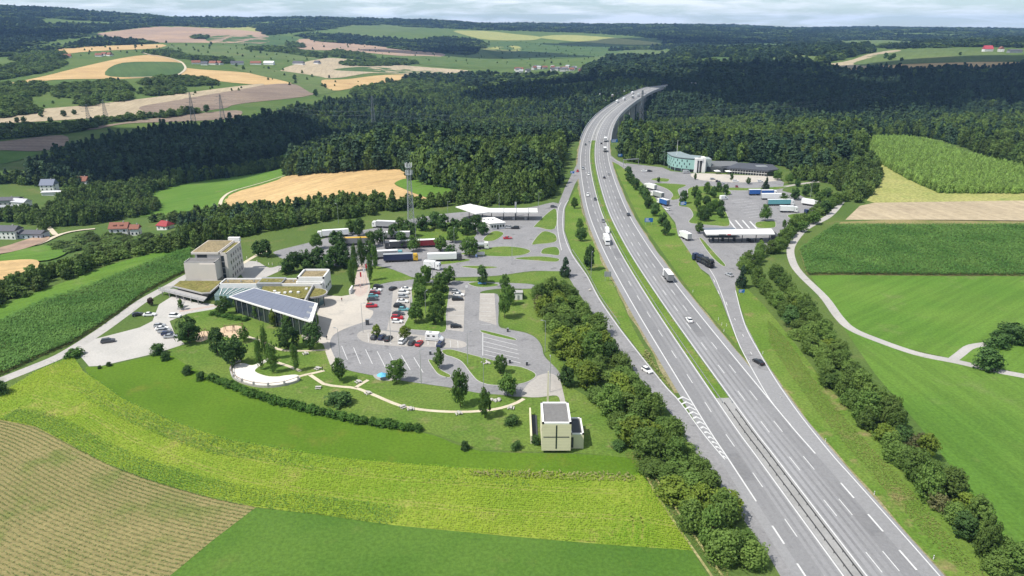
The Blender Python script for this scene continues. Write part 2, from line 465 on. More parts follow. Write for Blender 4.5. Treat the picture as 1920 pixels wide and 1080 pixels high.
def resample(c, step):
    c = np.asarray(c, float); s = np.r_[0, np.cumsum(np.hypot(*(c[1:] - c[:-1]).T))]
    k = np.arange(0, s[-1], step)
    return np.stack([np.interp(k, s, c[:, 0]), np.interp(k, s, c[:, 1])], 1)

_ORD = 'first second third fourth fifth sixth seventh eighth ninth tenth eleventh twelfth thirteenth fourteenth fifteenth sixteenth seventeenth eighteenth nineteenth twentieth'.split()
_TENS = {2: 'twenty', 3: 'thirty', 4: 'forty', 5: 'fifty', 6: 'sixty', 7: 'seventy', 8: 'eighty', 9: 'ninety'}

def ordw(i):
    """1 -> first"""
    if i <= 20: return _ORD[i - 1]
    if i >= 100: return f'{i}th' if i % 10 not in (1, 2, 3) else f"{i}{'st nd rd'.split()[i % 10 - 1]}"
    t, u = divmod(i, 10)
    return (_TENS[t][:-1] + 'ieth') if u == 0 else f'{_TENS[t]}-{_ORD[u - 1]}'

def copy_tree(o, parent=None):
    c = o.copy(); COL.objects.link(c); c.parent = parent
    for ch in list(o.children): copy_tree(ch, c)
    return c
# ------------------------------------------------------------------ terrain
def build_terrain():
    extra = np.radians([80, 95, 115, 140, 165, 195, 220, 245, 265, 280])
    az = np.r_[AZ, extra]; nz_ = np.c_[ZG, np.repeat(ZG[:, -1:], 5, 1) * np.linspace(1, 0.5, 5), np.repeat(ZG[:, :1], 5, 1) * np.linspace(0.5, 1, 5)]
    D = np.exp(LD)
    X = D[:, None] * np.sin(az)[None, :]; Y = D[:, None] * np.cos(az)[None, :]
    v = np.stack([X, Y, nz_ - 0.02], -1).reshape(-1, 3)
    na = len(az); f = []
    for i in range(ND - 1):
        for j in range(na):
            a, b = i * na + j, i * na + (j + 1) % na
            f.append((a, a + na, b + na, b))
    f.append(tuple(range(na)))
    me = bpy.data.meshes.new('terrain'); me.from_pydata(v.tolist(), [], f); me.update()
    n0 = me.polygons[10].normal.z
    if n0 < 0: me.flip_normals()
    me.polygons.foreach_set('use_smooth', [True] * len(me.polygons))
    me.materials.append(M_MEADOW)
    tag(link('terrain', me), 'green rolling meadow land reaching to the wooded horizon', 'terrain', kind='structure')
build_terrain()

# ------------------------------------------------------------------ near fields (level ground)
C_OUT = [(137, 668), (157, 697), (187, 717), (233, 750), (317, 787), (417, 823), (500, 837), (640, 860), (800, 873), (1000, 885), (1180, 893), (1202, 888)]
C_IN = [(0, 787), (67, 800), (200, 870), (300, 907), (400, 935), (480, 951), (600, 965), (740, 985), (950, 1005), (1150, 1022), (1292, 1029)]
sheet('meadow', [(160, 690), (200, 686), (310, 665), (360, 690), (420, 715), (520, 748), (620, 775), (720, 800), (810, 815), (900, 845), (1100, 852), (1190, 862), (1215, 900), (1000, 890), (800, 877), (640, 864), (500, 841), (417, 827), (317, 791), (233, 754), (187, 721)], M_DEEP, 0.01, 'deep green meadow curving between the hedge and the yellow maize', 'meadow')
sheet('meadow', [(470, 952), (600, 962), (740, 982), (950, 1002), (1150, 1019), (1295, 1026), (1345, 1110), (800, 1160), (260, 1130), (400, 1010)], M_DARKM, 0.01, 'dark green meadow along the bottom edge of the photo', 'meadow', smooth=False)
sheet('crop_ground', C_OUT + [(1245, 945), (1300, 1032)] + C_IN[::-1][1:] + [(-60, 780), (-60, 760), (0, 738), (70, 695)], M_SOILY, 0.014, 'yellow green ground of the young maize strip', 'field', smooth=False)
sheet('crop_ground', [(-60, 780), (0, 787), (67, 800), (200, 870), (300, 907), (400, 935), (480, 951), (400, 1012), (300, 1095), (200, 1180), (-250, 1180)], M_SOIL, 0.012, 'brown striped soil of the sparse maize in the bottom corner', 'field', smooth=False)
A_TOP = [(-70, 640), (0, 606), (83, 565), (187, 530), (292, 488), (358, 467)]
A_BOT = [(354, 508), (325, 520), (271, 549), (229, 581), (187, 611), (133, 645), (67, 673), (0, 704), (-70, 735)]
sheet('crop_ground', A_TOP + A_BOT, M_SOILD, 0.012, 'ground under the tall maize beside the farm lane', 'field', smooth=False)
sheet('meadow', [(-80, 605), (0, 573), (69, 548), (146, 519), (208, 496), (287, 475), (354, 463), (358, 467), (292, 488), (187, 530), (83, 565), (0, 606), (-70, 640)], M_BRIGHT, 0.011, 'light mown meadow strip between tall maize and tree belt', 'meadow', smooth=False)
H_POLY = [(1577, 416), (1670, 412), (1768, 412), (1960, 414), (2080, 418), (2080, 520), (1920, 517), (1768, 517), (1567, 515), (1513, 516), (1499, 470), (1525, 450)]
sheet('crop_ground', H_POLY, M_SOIL, 0.012, 'soil under the maize field beyond the curved farm track', 'field', smooth=False)
sheet('stubble_field', [(1585, 412), (1612, 386), (1640, 380), (1920, 376), (2080, 376), (2080, 418), (1920, 415), (1670, 412)], M_STUB2, 0.012, 'pale harvested field above the dark green maize', 'field', smooth=False)
sheet('meadow', [(1598, 291), (1640, 292), (1700, 335), (1760, 362), (1925, 362), (2080, 362), (2080, 376), (1920, 376), (1640, 380), (1625, 376), (1650, 345), (1625, 310)], M_HAY, 0.011, 'straw coloured hay strip beside the tall pale plantation', 'meadow', smooth=False)
sheet('meadow', [(1520, 517), (1567, 516), (1768, 518), (1920, 518), (2100, 520), (2100, 720), (1920, 701), (1793, 674), (1695, 652), (1646, 634), (1597, 614), (1572, 590), (1545, 553)], M_BRIGHT, 0.011, 'bright mown meadow between maize and curved track', 'meadow', smooth=False)
sheet('meadow', [(1575, 605), (1597, 622), (1646, 641), (1719, 665), (1793, 682), (1866, 698), (1925, 709), (2120, 740), (2150, 1160), (1960, 1110), (1880, 1010), (1750, 830), (1640, 700)], M_BRIGHT2, 0.013, 'large bright meadow below the curved farm track', 'meadow', smooth=False)
sheet('verge', [(1305, 560), (1200, 414), (1160, 330), (1148, 300), (1160, 300), (1210, 350), (1240, 385), (1268, 425), (1275, 445), (1316, 508), (1345, 530), (1352, 565), (1388, 655)], M_VERGE, 0.012, 'grass verge between motorway and the far slip road', 'verge', smooth=False)
sheet('verge', [(1378, 535), (1400, 612), (1426, 662), (1455, 710), (1510, 790), (1600, 898), (1740, 1060), (1800, 1120), (1900, 1130), (1860, 1060), (1760, 960), (1640, 820), (1540, 710), (1480, 630), (1430, 570), (1392, 532)], M_VERGE, 0.012, 'grass verge between slip road and shrub belt', 'verge', smooth=False)
sheet('verge', [(1080, 352), (1060, 392), (1060, 433), (1075, 475), (1104, 517), (1127, 560), (1164, 614), (1206, 668), (1252, 725), (1270, 746), (1230, 690), (1190, 620), (1160, 555), (1120, 470), (1098, 400), (1090, 355)], M_VERGE, 0.012, 'long grass verge between motorway and the near slip road', 'verge', smooth=False)
sheet('lawn', [(360, 690), (310, 660), (350, 640), (340, 600), (355, 585), (420, 575), (600, 600), (620, 655), (650, 695), (740, 712), (850, 729), (980, 746), (1040, 745), (1060, 720), (1130, 760), (1180, 830), (1190, 860), (1100, 850), (900, 843), (810, 812), (720, 797), (620, 772), (520, 745), (420, 712)], M_LAWN, 0.016, 'park lawn around the paths below the service area', 'lawn', smooth=False)
sheet('lawn', [(938, 545), (995, 542), (1010, 560), (1035, 640), (1060, 690), (1050, 705), (1022, 665), (1018, 648), (1005, 632), (985, 622), (950, 615), (938, 608)], M_LAWN, 0.017, 'grass strip between car park and roadside trees', 'lawn', smooth=False)

# ------------------------------------------------------------------ the country beyond: fields laid over the hills
ordw_c = ('first', 'second', 'third', 'fourth', 'fifth')
FIELDS = [
 ('stubble_field', [(415, 388), (440, 362), (530, 332), (600, 325), (740, 318), (757, 322), (763, 335), (742, 342), (746, 350), (800, 372), (790, 380), (600, 392)], M_STUB, 'golden harvested field in front of the conifer wood'),
 ('meadow', [(742, 342), (765, 335), (800, 342), (865, 362), (830, 372), (800, 371), (748, 350)], M_BRIGHT, 'small green wedge beside the golden field'),
 ('meadow', [(190, 398), (330, 345), (430, 330), (530, 316), (515, 300), (540, 278), (582, 266), (590, 280), (545, 326), (440, 361), (412, 388), (300, 405)], M_BRIGHT, 'bright green meadow sweeping up to the valley wood'),
 ('reddish_field', [(187, 62), (300, 50), (433, 55), (500, 63), (487, 82), (317, 80), (283, 78), (213, 70)], M_PINK, 'reddish brown field high on the far slope'),
 ('meadow', [(393, 78), (400, 68), (500, 65), (557, 72), (547, 82), (470, 84)], M_DARKM, 'green field right of the reddish slope field'),
 ('stubble_field', [(553, 80), (567, 73), (640, 78), (720, 88), (828, 100), (815, 107), (740, 104), (640, 95), (560, 92)], M_PINK, 'long reddish stubble field on the far middle slope'),
 ('meadow', [(293, 95), (317, 85), (467, 88), (583, 97), (602, 107), (567, 113), (433, 109), (367, 102)], M_BRIGHT, 'long green field above the distant farm'),
 ('stubble_field', [(0, 160), (83, 143), (160, 124), (277, 103), (340, 115), (352, 128), (467, 137), (547, 156), (467, 158), (330, 145), (230, 148), (100, 150), (0, 165)], M_STUB, 'curved golden field on the far valley side'),
 ('stubble_field', [(60, 108), (110, 92), (290, 83), (300, 90), (150, 98), (80, 112)], M_STUB, 'thin golden strip field beneath the far wood'),
 ('ploughed_field', [(258, 200), (333, 186), (483, 161), (550, 158), (590, 177), (450, 195), (417, 204), (300, 216), (275, 214)], M_PLOW, 'dark ploughed field behind the two pylons'),
 ('stubble_field', [(20, 210), (167, 197), (293, 182), (360, 173), (480, 158), (484, 162), (333, 188), (262, 201), (275, 215), (200, 220), (0, 232), (-60, 226)], M_STUB2, 'pale stubble strip below the copses'),
 ('ploughed_field', [(165, 240), (300, 221), (443, 207), (440, 221), (350, 228), (240, 232), (180, 243)], M_PLOW, 'grey brown field at the wood edge below the pylons'),
 ('ploughed_field', [(-60, 268), (0, 266), (117, 254), (122, 274), (67, 284), (0, 282), (-60, 285)], M_PLOW, 'brown field at the far valley edge'),
 ('meadow', [(-60, 288), (67, 286), (40, 300), (0, 308), (-60, 312)], M_DARKM, 'dark green meadow below the brown valley field'),
 ('stubble_field', [(525, 133), (600, 111), (640, 110), (760, 123), (882, 133), (790, 140), (700, 137), (620, 147)], M_STUB2, 'wide pale stubble field right of the distant farm'),
 ('meadow', [(625, 131), (700, 126), (838, 136), (760, 138), (690, 135)], M_DARKM, 'green stripe across the wide pale field'),
 ('meadow', [(433, 124), (525, 133), (618, 148), (640, 166), (592, 177), (550, 157), (470, 138)], M_BRIGHT, 'green hollow meadow dotted with single trees'),
 ('stubble_field', [(603, 151), (650, 149), (720, 141), (782, 141), (745, 156), (680, 162), (625, 170)], M_STUB, 'small golden field above the dark wood'),
 ('meadow', [(197, 141), (230, 118), (330, 117), (347, 127), (333, 139), (270, 145)], M_DARKM, 'lens shaped green field inside the curved golden one'),
 ('meadow', [(325, 48), (400, 40), (485, 43), (495, 60), (430, 55)], M_HAY, 'pale hilltop meadow under the wooded ridge'),
 ('meadow', [(640, 50), (700, 43), (800, 47), (770, 58), (720, 68), (640, 66)], M_BRIGHT, 'green meadow on the middle hilltop'),
 ('meadow', [(850, 58), (905, 58), (965, 64), (1015, 70), (980, 76), (900, 73)], M_HAY, 'pale meadow below the middle ridge'),
 ('meadow', [(1010, 70), (1080, 66), (1160, 72), (1245, 82), (1180, 84), (1080, 78)], M_HAY, 'long thin meadow on the far ridge'),
 ('meadow', [(900, 82), (1000, 80), (1160, 88), (1140, 104), (1020, 112), (930, 106)], M_DARKM, 'dark meadow slope above the far village'),
 ('meadow', [(900, 90), (960, 86), (990, 92), (950, 98)], M_HAY, 'yellowish patch on the dark meadow slope'),
 ('meadow', [(700, 108), (840, 107), (1000, 112), (1010, 124), (880, 128), (760, 118)], M_MEADOW, 'mid green meadow behind the wide pale field'),
 ('meadow', [(1595, 119), (1660, 100), (1700, 94), (1800, 91), (1905, 108), (1850, 116), (1720, 119), (1620, 126)], M_BRIGHT, 'green meadow dome on the hill with the red house'),
 ('stubble_field', [(1530, 124), (1600, 112), (1655, 97), (1690, 95), (1650, 104), (1600, 119), (1640, 125), (1590, 130)], M_STUB2, 'pale strip on the flank of the green hill'),
 ('stubble_field', [(1595, 129), (1640, 124), (1750, 119), (1905, 117), (1918, 126), (1780, 131), (1690, 137), (1600, 137)], M_STUB, 'golden field at the foot of the green hill'),
 ('ploughed_field', [(-60, 470), (0, 466), (60, 448), (92, 445), (84, 455), (40, 470), (0, 478), (-60, 484)], M_PINK, 'brown field in front of the long white village house'),
 ('meadow', [(-60, 486), (0, 480), (80, 462), (130, 470), (90, 490), (0, 492), (-60, 496)], M_BRIGHT, 'green paddock beside the brown village field'),
 ('stubble_field', [(-60, 500), (0, 492), (70, 490), (60, 515), (0, 528), (-60, 540)], M_STUB, 'golden field by the tree belt at the photo edge'),
]
for i, (nm, px, m, lab) in enumerate(FIELDS):
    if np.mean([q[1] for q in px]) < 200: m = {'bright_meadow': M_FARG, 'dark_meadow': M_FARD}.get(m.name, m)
    drape(nm, px, m, 0.25 + 0.02 * i, lab, 'field' if nm != 'meadow' else 'meadow')

CLEAR = [ground(q) for q in ([(1120, 100), (1200, 92), (1265, 97), (1250, 110), (1130, 116)], [(1285, 114), (1345, 106), (1395, 111), (1380, 124), (1300, 126)], [(1430, 110), (1500, 103), (1550, 108), (1530, 121), (1450, 124)],
                             [(1330, 84), (1420, 80), (1500, 84), (1470, 92), (1350, 93)], [(1560, 78), (1660, 75), (1740, 78), (1700, 85), (1580, 86)])]
for i, q in enumerate(CLEAR):
    drape('meadow', q, (M_FARG, M_FARD)[i % 2], 0.5, f'{ordw_c[i]} small clearing from the left in the far woods', 'meadow', world_pts=True)

def track(name, px, width, m, off, lab, flat=True, cat='path', sm=6):
    c = resample(catmull(ground(px), sm), 3.0 if flat else 8.0)
    if flat: o = ribbon(name, c, -width / 2, width / 2, off, m)
    else: o = ribbon(name, c, -width / 2, width / 2, off, m, drapeit=True)
    return tag(o, lab, cat, kind='structure')

# ------------------------------------------------------------------ motorway
MC = catmull([(80.5, 20), (72.6, 80), (69.2, 116.8), (65.4, 160.1), (63.6, 182), (58.0, 274.9), (55.4, 360), (57.2, 453.9), (68.0, 610), (87.5, 764), (114, 905), (147, 1035), (184, 1160), (226, 1290), (270, 1392), (330, 1468), (372, 1502)], 10)
MC = resample(MC, 4.0)
MS = np.r_[0, np.cumsum(np.hypot(*(MC[1:] - MC[:-1]).T))]
MT = np.gradient(MC, axis=0); MT /= np.hypot(*MT.T)[:, None]

def mway(s, off):
    x = np.interp(s, MS, MC[:, 0]); y = np.interp(s, MS, MC[:, 1]); tx = np.interp(s, MS, MT[:, 0]); ty = np.interp(s, MS, MT[:, 1])
    return x + ty * off, y - tx * off, math.atan2(ty, tx)

def s_of_y(y): return float(np.interp(y, MC[:, 1], MS))
YB0, YB1 = 715.0, 1385.0                                 # the viaduct
wid_r = np.interp(MC[:, 1], [0, 119, 150, 178, 195, 207, 209, 2000], [18.0, 18.0, 18.3, 19.2, 20.3, 21.3, 15.9, 15.9])
mot = empty('motorway'); tag(mot, 'grey six lane motorway curving away over the viaduct', 'motorway', kind='structure')
def lane_mat(n, k): return ground_mat(n, tuple(c * k for c in (0.235, 0.234, 0.238)), tuple(c * k for c in (0.258, 0.257, 0.261)), tuple(c * k for c in (0.205, 0.204, 0.212)), 0.03, 1.2, fine=0.06, rough=0.85)
M_LANED = lane_mat('worn_lane', 0.86); M_LANEL = lane_mat('pale_lane', 1.10)
for l_, r_, m in ((-12.4, -10.0, M_ROAD), (-10.0, -6.2, M_LANED), (-6.2, -2.0, M_ROAD), (2.0, 6.0, M_LANEL), (6.0, 9.7, M_ROAD), (9.7, 13.4, M_LANED), (13.4, wid_r, M_ROAD)):
    ribbon('carriageway', MC, l_, r_, 0.03, m, mot)
M_TRK = ground_mat('wheel_track', (0.185, 0.184, 0.188), (0.215, 0.214, 0.218), (0.235, 0.234, 0.237), 0.04, 1.0, fine=0.1, rough=0.8)
for c_ in (-8.1, -4.2, 4.1, 7.85, 11.55):
    for d_ in (-0.9, 0.9): ribbon('wheel_track', MC, c_ + d_ - 0.33, c_ + d_ + 0.33, 0.034, M_TRK, mot)
M_PATCH = ground_mat('repair_patch', (0.17, 0.17, 0.175), (0.20, 0.198, 0.20), None, 0.1, 1.2, fine=0.1)
for s0, ln_, o0, o1 in ((s_of_y(150), 14, -9.6, -6.6), (s_of_y(236), 22, 6.3, 9.4), (s_of_y(330), 18, -5.8, -2.8), (s_of_y(128), 9, 9.9, 13.0), (s_of_y(420), 40, 9.9, 13.1)):
    ribbon('repair_patch', np.array([mway(q, 0)[:2] for q in np.arange(s0, s0 + ln_, 2.0)]), o0, o1, 0.037, M_PATCH, mot)
M_MEDP = ground_mat('median_paving', (0.27, 0.267, 0.26), (0.31, 0.307, 0.30), None, 0.1, 1.0, fine=0.08)
yy = MC[:, 1]
ribbon('median', MC[yy < 193], -2.0, 2.0, 0.034, M_MEDP, mot)
ribbon('median', MC[(yy >= 189) & (yy < YB0)], -2.0, 2.0, 0.036, M_VERGE, mot)
ribbon('median', MC[yy >= YB0 - 4], -2.0, 2.0, 0.034, M_MEDP, mot)
def line(s0, s1, off, w=0.22, z=0.042, name='edge_line'):
    k = np.arange(s0, s1, 4.0); c = np.array([mway(s, off)[:2] for s in np.r_[k, s1]])
    return ribbon(name, c, -w / 2, w / 2, z, M_WHITE, mot)
SE = MS[-1] - 1
for off, w in ((-2.35, 0.32), (2.35, 0.32)): line(0, SE, off, w)
line(s_of_y(142), SE, -10.0, 0.36)
line(s_of_y(160), SE, 13.4, 0.36)
def dashes(s0, s1, off, L, gap, w, name='lane_dash'):
    mb = MB()
    for s in np.arange(s0, s1, L + gap):
        x0, y0, a = mway(s, off); x1, y1, _ = mway(s + L, off)
        nx, ny = math.sin(a) * w / 2, -math.cos(a) * w / 2
        mb.add([(x0 - nx, y0 - ny, 0.042), (x0 + nx, y0 + ny, 0.042), (x1 + nx, y1 + ny, 0.042), (x1 - nx, y1 - ny, 0.042)], [(0, 1, 2, 3)])
    return mb.build(name, M_WHITE, mot)
dashes(2, SE - 8, -6.2, 6, 12, 0.22)
dashes(8, SE - 8, 6.0, 6, 12, 0.22)
dashes(8, SE - 8, 9.7, 6, 12, 0.22)
dashes(2, s_of_y(150), 13.4, 6, 6, 0.4, 'block_marking')
dashes(0, s_of_y(131), -10.0, 6, 6, 0.4, 'block_marking')

M_DUST = ground_mat('dusty_edge', (0.20, 0.185, 0.09), (0.26, 0.225, 0.13), (0.14, 0.17, 0.05), 0.12, 1.2, fine=0.3)
kk = (MC[:, 1] > 195) & (MC[:, 1] < YB0)
wob = 0.35 * np.sin(MS / 9.0) + 0.25 * np.sin(MS / 3.7)
ribbon('dusty_edge', MC[kk], (-13.5 - wob)[kk], -12.35, 0.022, M_DUST, mot)
kk = (MC[:, 1] > 30) & (MC[:, 1] < YB0)
ribbon('dusty_edge', MC[kk], (wid_r - 0.1)[kk], (wid_r + 0.5 + 0.6 * wob)[kk], 0.022, M_DUST, mot)
# slip roads
RL = [(1078, 345), (1059, 392), (1058, 433), (1073, 475), (1102, 517), (1125, 560), (1162, 614), (1204, 668), (1250, 725), (1270, 746), (1310, 800), (1363, 866), (1420, 950), (1500, 1075), (1540, 1140)]
LL = [(1500, 1140), (1463, 1080), (1440, 1040), (1410, 997), (1352, 915), (1329, 880), (1290, 830), (1262, 780), (1215, 728), (1180, 684), (1140, 628), (1108, 582), (1080, 543), (1062, 512), (1050, 475), (1042, 433), (1043, 392), (1060, 350), (1083, 305), (1090, 300), (1094, 320)]
sheet('slip_road', RL + LL, M_ASPH, 0.024, 'grey slip road passing the near service area', 'road', smooth=False)
sheet('slip_road', [(1330, 516), (1378, 530), (1382, 560), (1398, 608), (1425, 660), (1452, 704), (1466, 724), (1446, 750), (1417, 706), (1387, 650), (1370, 608), (1352, 560)], M_ASPH, 0.024, 'grey slip road leading to the far service area', 'road', smooth=False)
sheet('slip_road', [(1137, 268), (1146, 292), (1158, 301), (1175, 308), (1190, 318), (1205, 332), (1196, 338), (1178, 322), (1160, 309), (1146, 302), (1140, 300)], M_ASPH, 0.026, 'narrow slip road joining the motorway before the viaduct', 'road', smooth=False)
def paint(name, px, w, z=0.045, parent=None, m=None, step=2.0):
    c = resample(catmull(ground(px), 6), step)
    return ribbon(name, c, -w / 2, w / 2, z, m or M_WHITE, parent)
lines_r = empty('road_marking'); tag(lines_r, 'white edge lines painted along the slip roads', 'road marking', kind='structure')
for p in ([(1356, 560), (1372, 608), (1388, 650), (1418, 706), (1447, 754), (1487, 802)], [(1379, 545), (1396, 608), (1423, 660), (1449, 704), (1470, 736), (1506, 786), (1562, 855), (1598, 895), (1747, 1063), (1800, 1125)],
          [(1320, 490), (1340, 520), (1356, 560)], [(1066, 375), (1057, 392), (1056, 433), (1071, 475), (1100, 517), (1123, 560), (1160, 614), (1202, 668), (1248, 725), (1268, 746), (1287, 770), (1320, 815), (1363, 866)],
          [(1052, 380), (1046, 395), (1046, 433), (1053, 470)], [(1144, 294), (1160, 304), (1176, 312)]):
    paint('edge_line', p, 0.28, parent=lines_r)
for a, b in (((1338, 524), (1341, 531)), ((1377, 597), (1381, 604)), ((1392, 627), (1396, 634)), ((1407, 660), (1412, 668)), ((1346, 545), (1349, 553)), ((1361, 566), (1364, 574))):
    paint('centre_dash', [a, b], 0.25, parent=lines_r)
# chevrons of the gore
gore = empty('gore_marking'); tag(gore, 'white chevron hatching where the near slip road meets the motorway', 'road marking', kind='structure')
for k in range(13):
    t = k / 12.5
    l = np.array(ground([(1272 + (1360 - 1272) * t, 750 + (862 - 750) * t)])[0])
    s = s_of_y(l[1]); r = np.array(mway(s, -10.3)[:2])
    wdt = r[0] - l[0]
    if wdt < 0.5: continue
    mid = (l * 0.45 + r * 0.55); a = mway(s, 0)[2]; fwd = np.array([math.cos(a), math.sin(a)])
    mid = mid - fwd * (-wdt * 0.55)
    mb = MB(); th = fwd * 0.75
    for p, q in ((l, mid), (mid, r)):
        mb.add([(p[0], p[1], 0.047), (q[0], q[1], 0.047), (q[0] + th[0], q[1] + th[1], 0.047), (p[0] + th[0], p[1] + th[1], 0.047)], [(0, 1, 2, 3)])
    mb.build('chevron', M_WHITE, gore)

# ------------------------------------------------------------------ service area ground, near side
U = [(516, 471), (579, 455), (646, 437), (700, 428), (760, 413), (850, 399), (985, 390), (1046, 381), (1052, 435), (1062, 490), (1066, 508), (1000, 508), (930, 517), (858, 520), (820, 524), (771, 519), (730, 503), (690, 498), (640, 500), (560, 490), (529, 485), (519, 478)]
sheet('truck_park', U, M_ASPH, 0.02, 'grey asphalt truck park behind the service building', 'car park')
V = [(773, 524), (842, 526), (940, 530), (997, 533), (997, 541), (940, 541), (905, 546), (903, 551), (933, 552), (935, 582), (935, 610), (950, 617), (985, 624), (1005, 634), (1016, 650), (1021, 668), (1044, 692), (1052, 708), (1042, 726), (1030, 738), (977, 744), (937, 740), (898, 737), (846, 727), (790, 719), (737, 711), (700, 704), (650, 693), (629, 677), (621, 654), (619, 637), (629, 625), (671, 606), (692, 594), (690, 580), (695, 555), (704, 537), (733, 529)]
sheet('car_park', V, M_ASPH, 0.022, 'grey asphalt car park in front of the service building', 'car park')
sheet('plaza', [(590, 556), (655, 553), (668, 515), (684, 513), (694, 536), (688, 575), (700, 584), (690, 600), (655, 613), (628, 626), (619, 640), (621, 655), (632, 682), (624, 694), (612, 665), (604, 644), (580, 642), (566, 628), (598, 606)], M_PLAZA, 0.026, 'cream paved plaza at the solar roofed hall', 'plaza')
sheet('plaza', [(664, 545), (672, 500), (684, 498), (690, 540), (676, 556)], M_PINKP, 0.03, 'pink paved walk between the poplars and flagpoles', 'path')
sheet('parking_bay', [(900, 550), (927, 550), (931, 610), (898, 600)], M_PAVER, 0.026, 'light paved empty parking bays by the lawn', 'parking bay', smooth=False)
sheet('parking_bay', [(840, 542), (872, 544), (869, 622), (838, 618)], M_PAVER, 0.026, 'light paved parking bays right of the tree island', 'parking bay', smooth=False)
sheet('parking_bay', [(737, 542), (773, 537), (764, 600), (758, 622), (725, 619), (733, 588)], M_PAVER, 0.026, 'light paved parking bays left of the tree island', 'parking bay', smooth=False)
sheet('parking_bay', [(671, 625), (690, 618), (735, 622), (800, 630), (868, 640), (866, 652), (800, 650), (740, 649), (690, 643), (672, 634)], M_PAVER, 0.027, 'light paved row of parking bays with the camper van', 'parking bay')
sheet('forecourt', [(1002, 708), (1030, 700), (1048, 710), (1056, 735), (1060, 758), (1052, 758), (1044, 742), (1010, 745), (985, 744), (977, 738)], M_PAVER, 0.029, 'sandy paved corner before the yellow chapel', 'path')
sheet('car_park', [(135, 655), (150, 667), (167, 687), (190, 686), (273, 667), (310, 657), (347, 645), (330, 632), (318, 602), (352, 588), (400, 580), (412, 572), (360, 566), (342, 556), (322, 556), (298, 571), (286, 602), (262, 614), (212, 627), (160, 640)], M_GRAVEL, 0.02, 'pale gravel staff car park beside the farm lane', 'car park', smooth=False)
track('farm_lane', [(-60, 742), (0, 714), (60, 690), (120, 664), (187, 622), (229, 592), (271, 562), (322, 534), (360, 513), (400, 500)], 4.6, M_TRACK, 0.024, 'grey farm lane between maize field and staff car park', cat='road')
sheet('forecourt', [(452, 494), (480, 490), (505, 502), (530, 496), (545, 498), (500, 519), (482, 525), (455, 520)], M_TRACK, 0.022, 'paved yard behind the hotel tower', 'path')
track('footpath', [(455, 494), (475, 482), (490, 474), (510, 468)], 2.0, M_PATH, 0.026, 'short cream path from the hotel yard to the trees')
sheet('terrace', [(435, 695), (442, 683), (458, 681), (473, 685), (492, 677), (500, 672), (503, 676), (483, 689), (479, 697), (500, 705), (521, 706), (535, 704), (558, 703), (561, 713), (529, 720), (500, 722), (469, 720), (442, 710)], M_WHITEG, 0.03, 'white gravel viewing terrace with curved wall', 'terrace')
for px, lab in (([(556, 707), (580, 701), (600, 697), (624, 690)], 'cream path from white terrace to the plaza corner'),
                ([(580, 702), (595, 712), (610, 721), (650, 726), (666, 727), (700, 740), (740, 757), (770, 765), (820, 771), (880, 772), (930, 767), (965, 757), (985, 746)], 'long curved cream path through the park lawn'),
                ([(666, 727), (682, 717), (702, 706)], 'short cream path from the long path to the truck bays'),
                ([(614, 656), (560, 658), (522, 655), (492, 640), (466, 632), (455, 627)], 'cream path from the plaza to the playground'),
                ([(518, 679), (545, 688), (568, 698)], 'small cream path between the columnar trees')):
    track('footpath', px, 1.25, M_PATH, 0.034, lab)
sheet('terrace', [(700, 703), (718, 703), (738, 710), (730, 714), (708, 712)], M_PAVER, 0.032, 'light paved spot with the blue parasol', 'path')
sheet('sand_pit', [(366, 630), (376, 622), (392, 622), (394, 632), (380, 640), (368, 640)], M_SAND, 0.032, 'sand patch of the playground by the round tree', 'sand pit')
sheet('sand_pit', [(412, 618), (425, 612), (448, 611), (463, 618), (462, 628), (440, 634), (418, 630)], M_SAND, 0.032, 'larger sand patch with climbing posts', 'sand pit')
track('footpath', [(336, 584), (375, 578), (410, 573), (425, 578)], 2.2, M_PINKP, 0.03, 'pale path along the glazed hall')

def islands(lst, base, cat='traffic island'):
    for px, lab in lst:
        w = catmull(ground(px), 4, True)
        c = w.mean(0); k = c + (w - c) * (1 + 0.28 / max(1.0, np.abs(w - c).max()))
        isl = sheet('kerb_island', w, M_LAWN, 0.13, lab, cat, smooth=False, skirt=True, world_pts=True)
        n = len(w); vs = []
        t = np.gradient(np.r_[w[-1:], w, w[:1]], axis=0)[1:-1]; t /= np.hypot(*t.T)[:, None] + 1e-9
        area = 0.5 * np.sum(w[:, 0] * np.roll(w[:, 1], -1) - np.roll(w[:, 0], -1) * w[:, 1])
        nr = np.stack([t[:, 1], -t[:, 0]], 1) * (1 if area > 0 else -1)
        mb = MB(); i_, o_ = w + nr * 0.02, w + nr * 0.24
        vs = [(p[0], p[1], 0.14) for p in i_] + [(p[0], p[1], 0.14) for p in o_] + [(p[0], p[1], -0.05) for p in o_]
        mb.add(vs, [(a, a + n, (a + 1) % n + n, (a + 1) % n) for a in range(n)] + [(a + n, a + 2 * n, (a + 1) % n + 2 * n, (a + 1) % n + n) for a in range(n)])
        mb.build('kerb', M_KERB, isl)
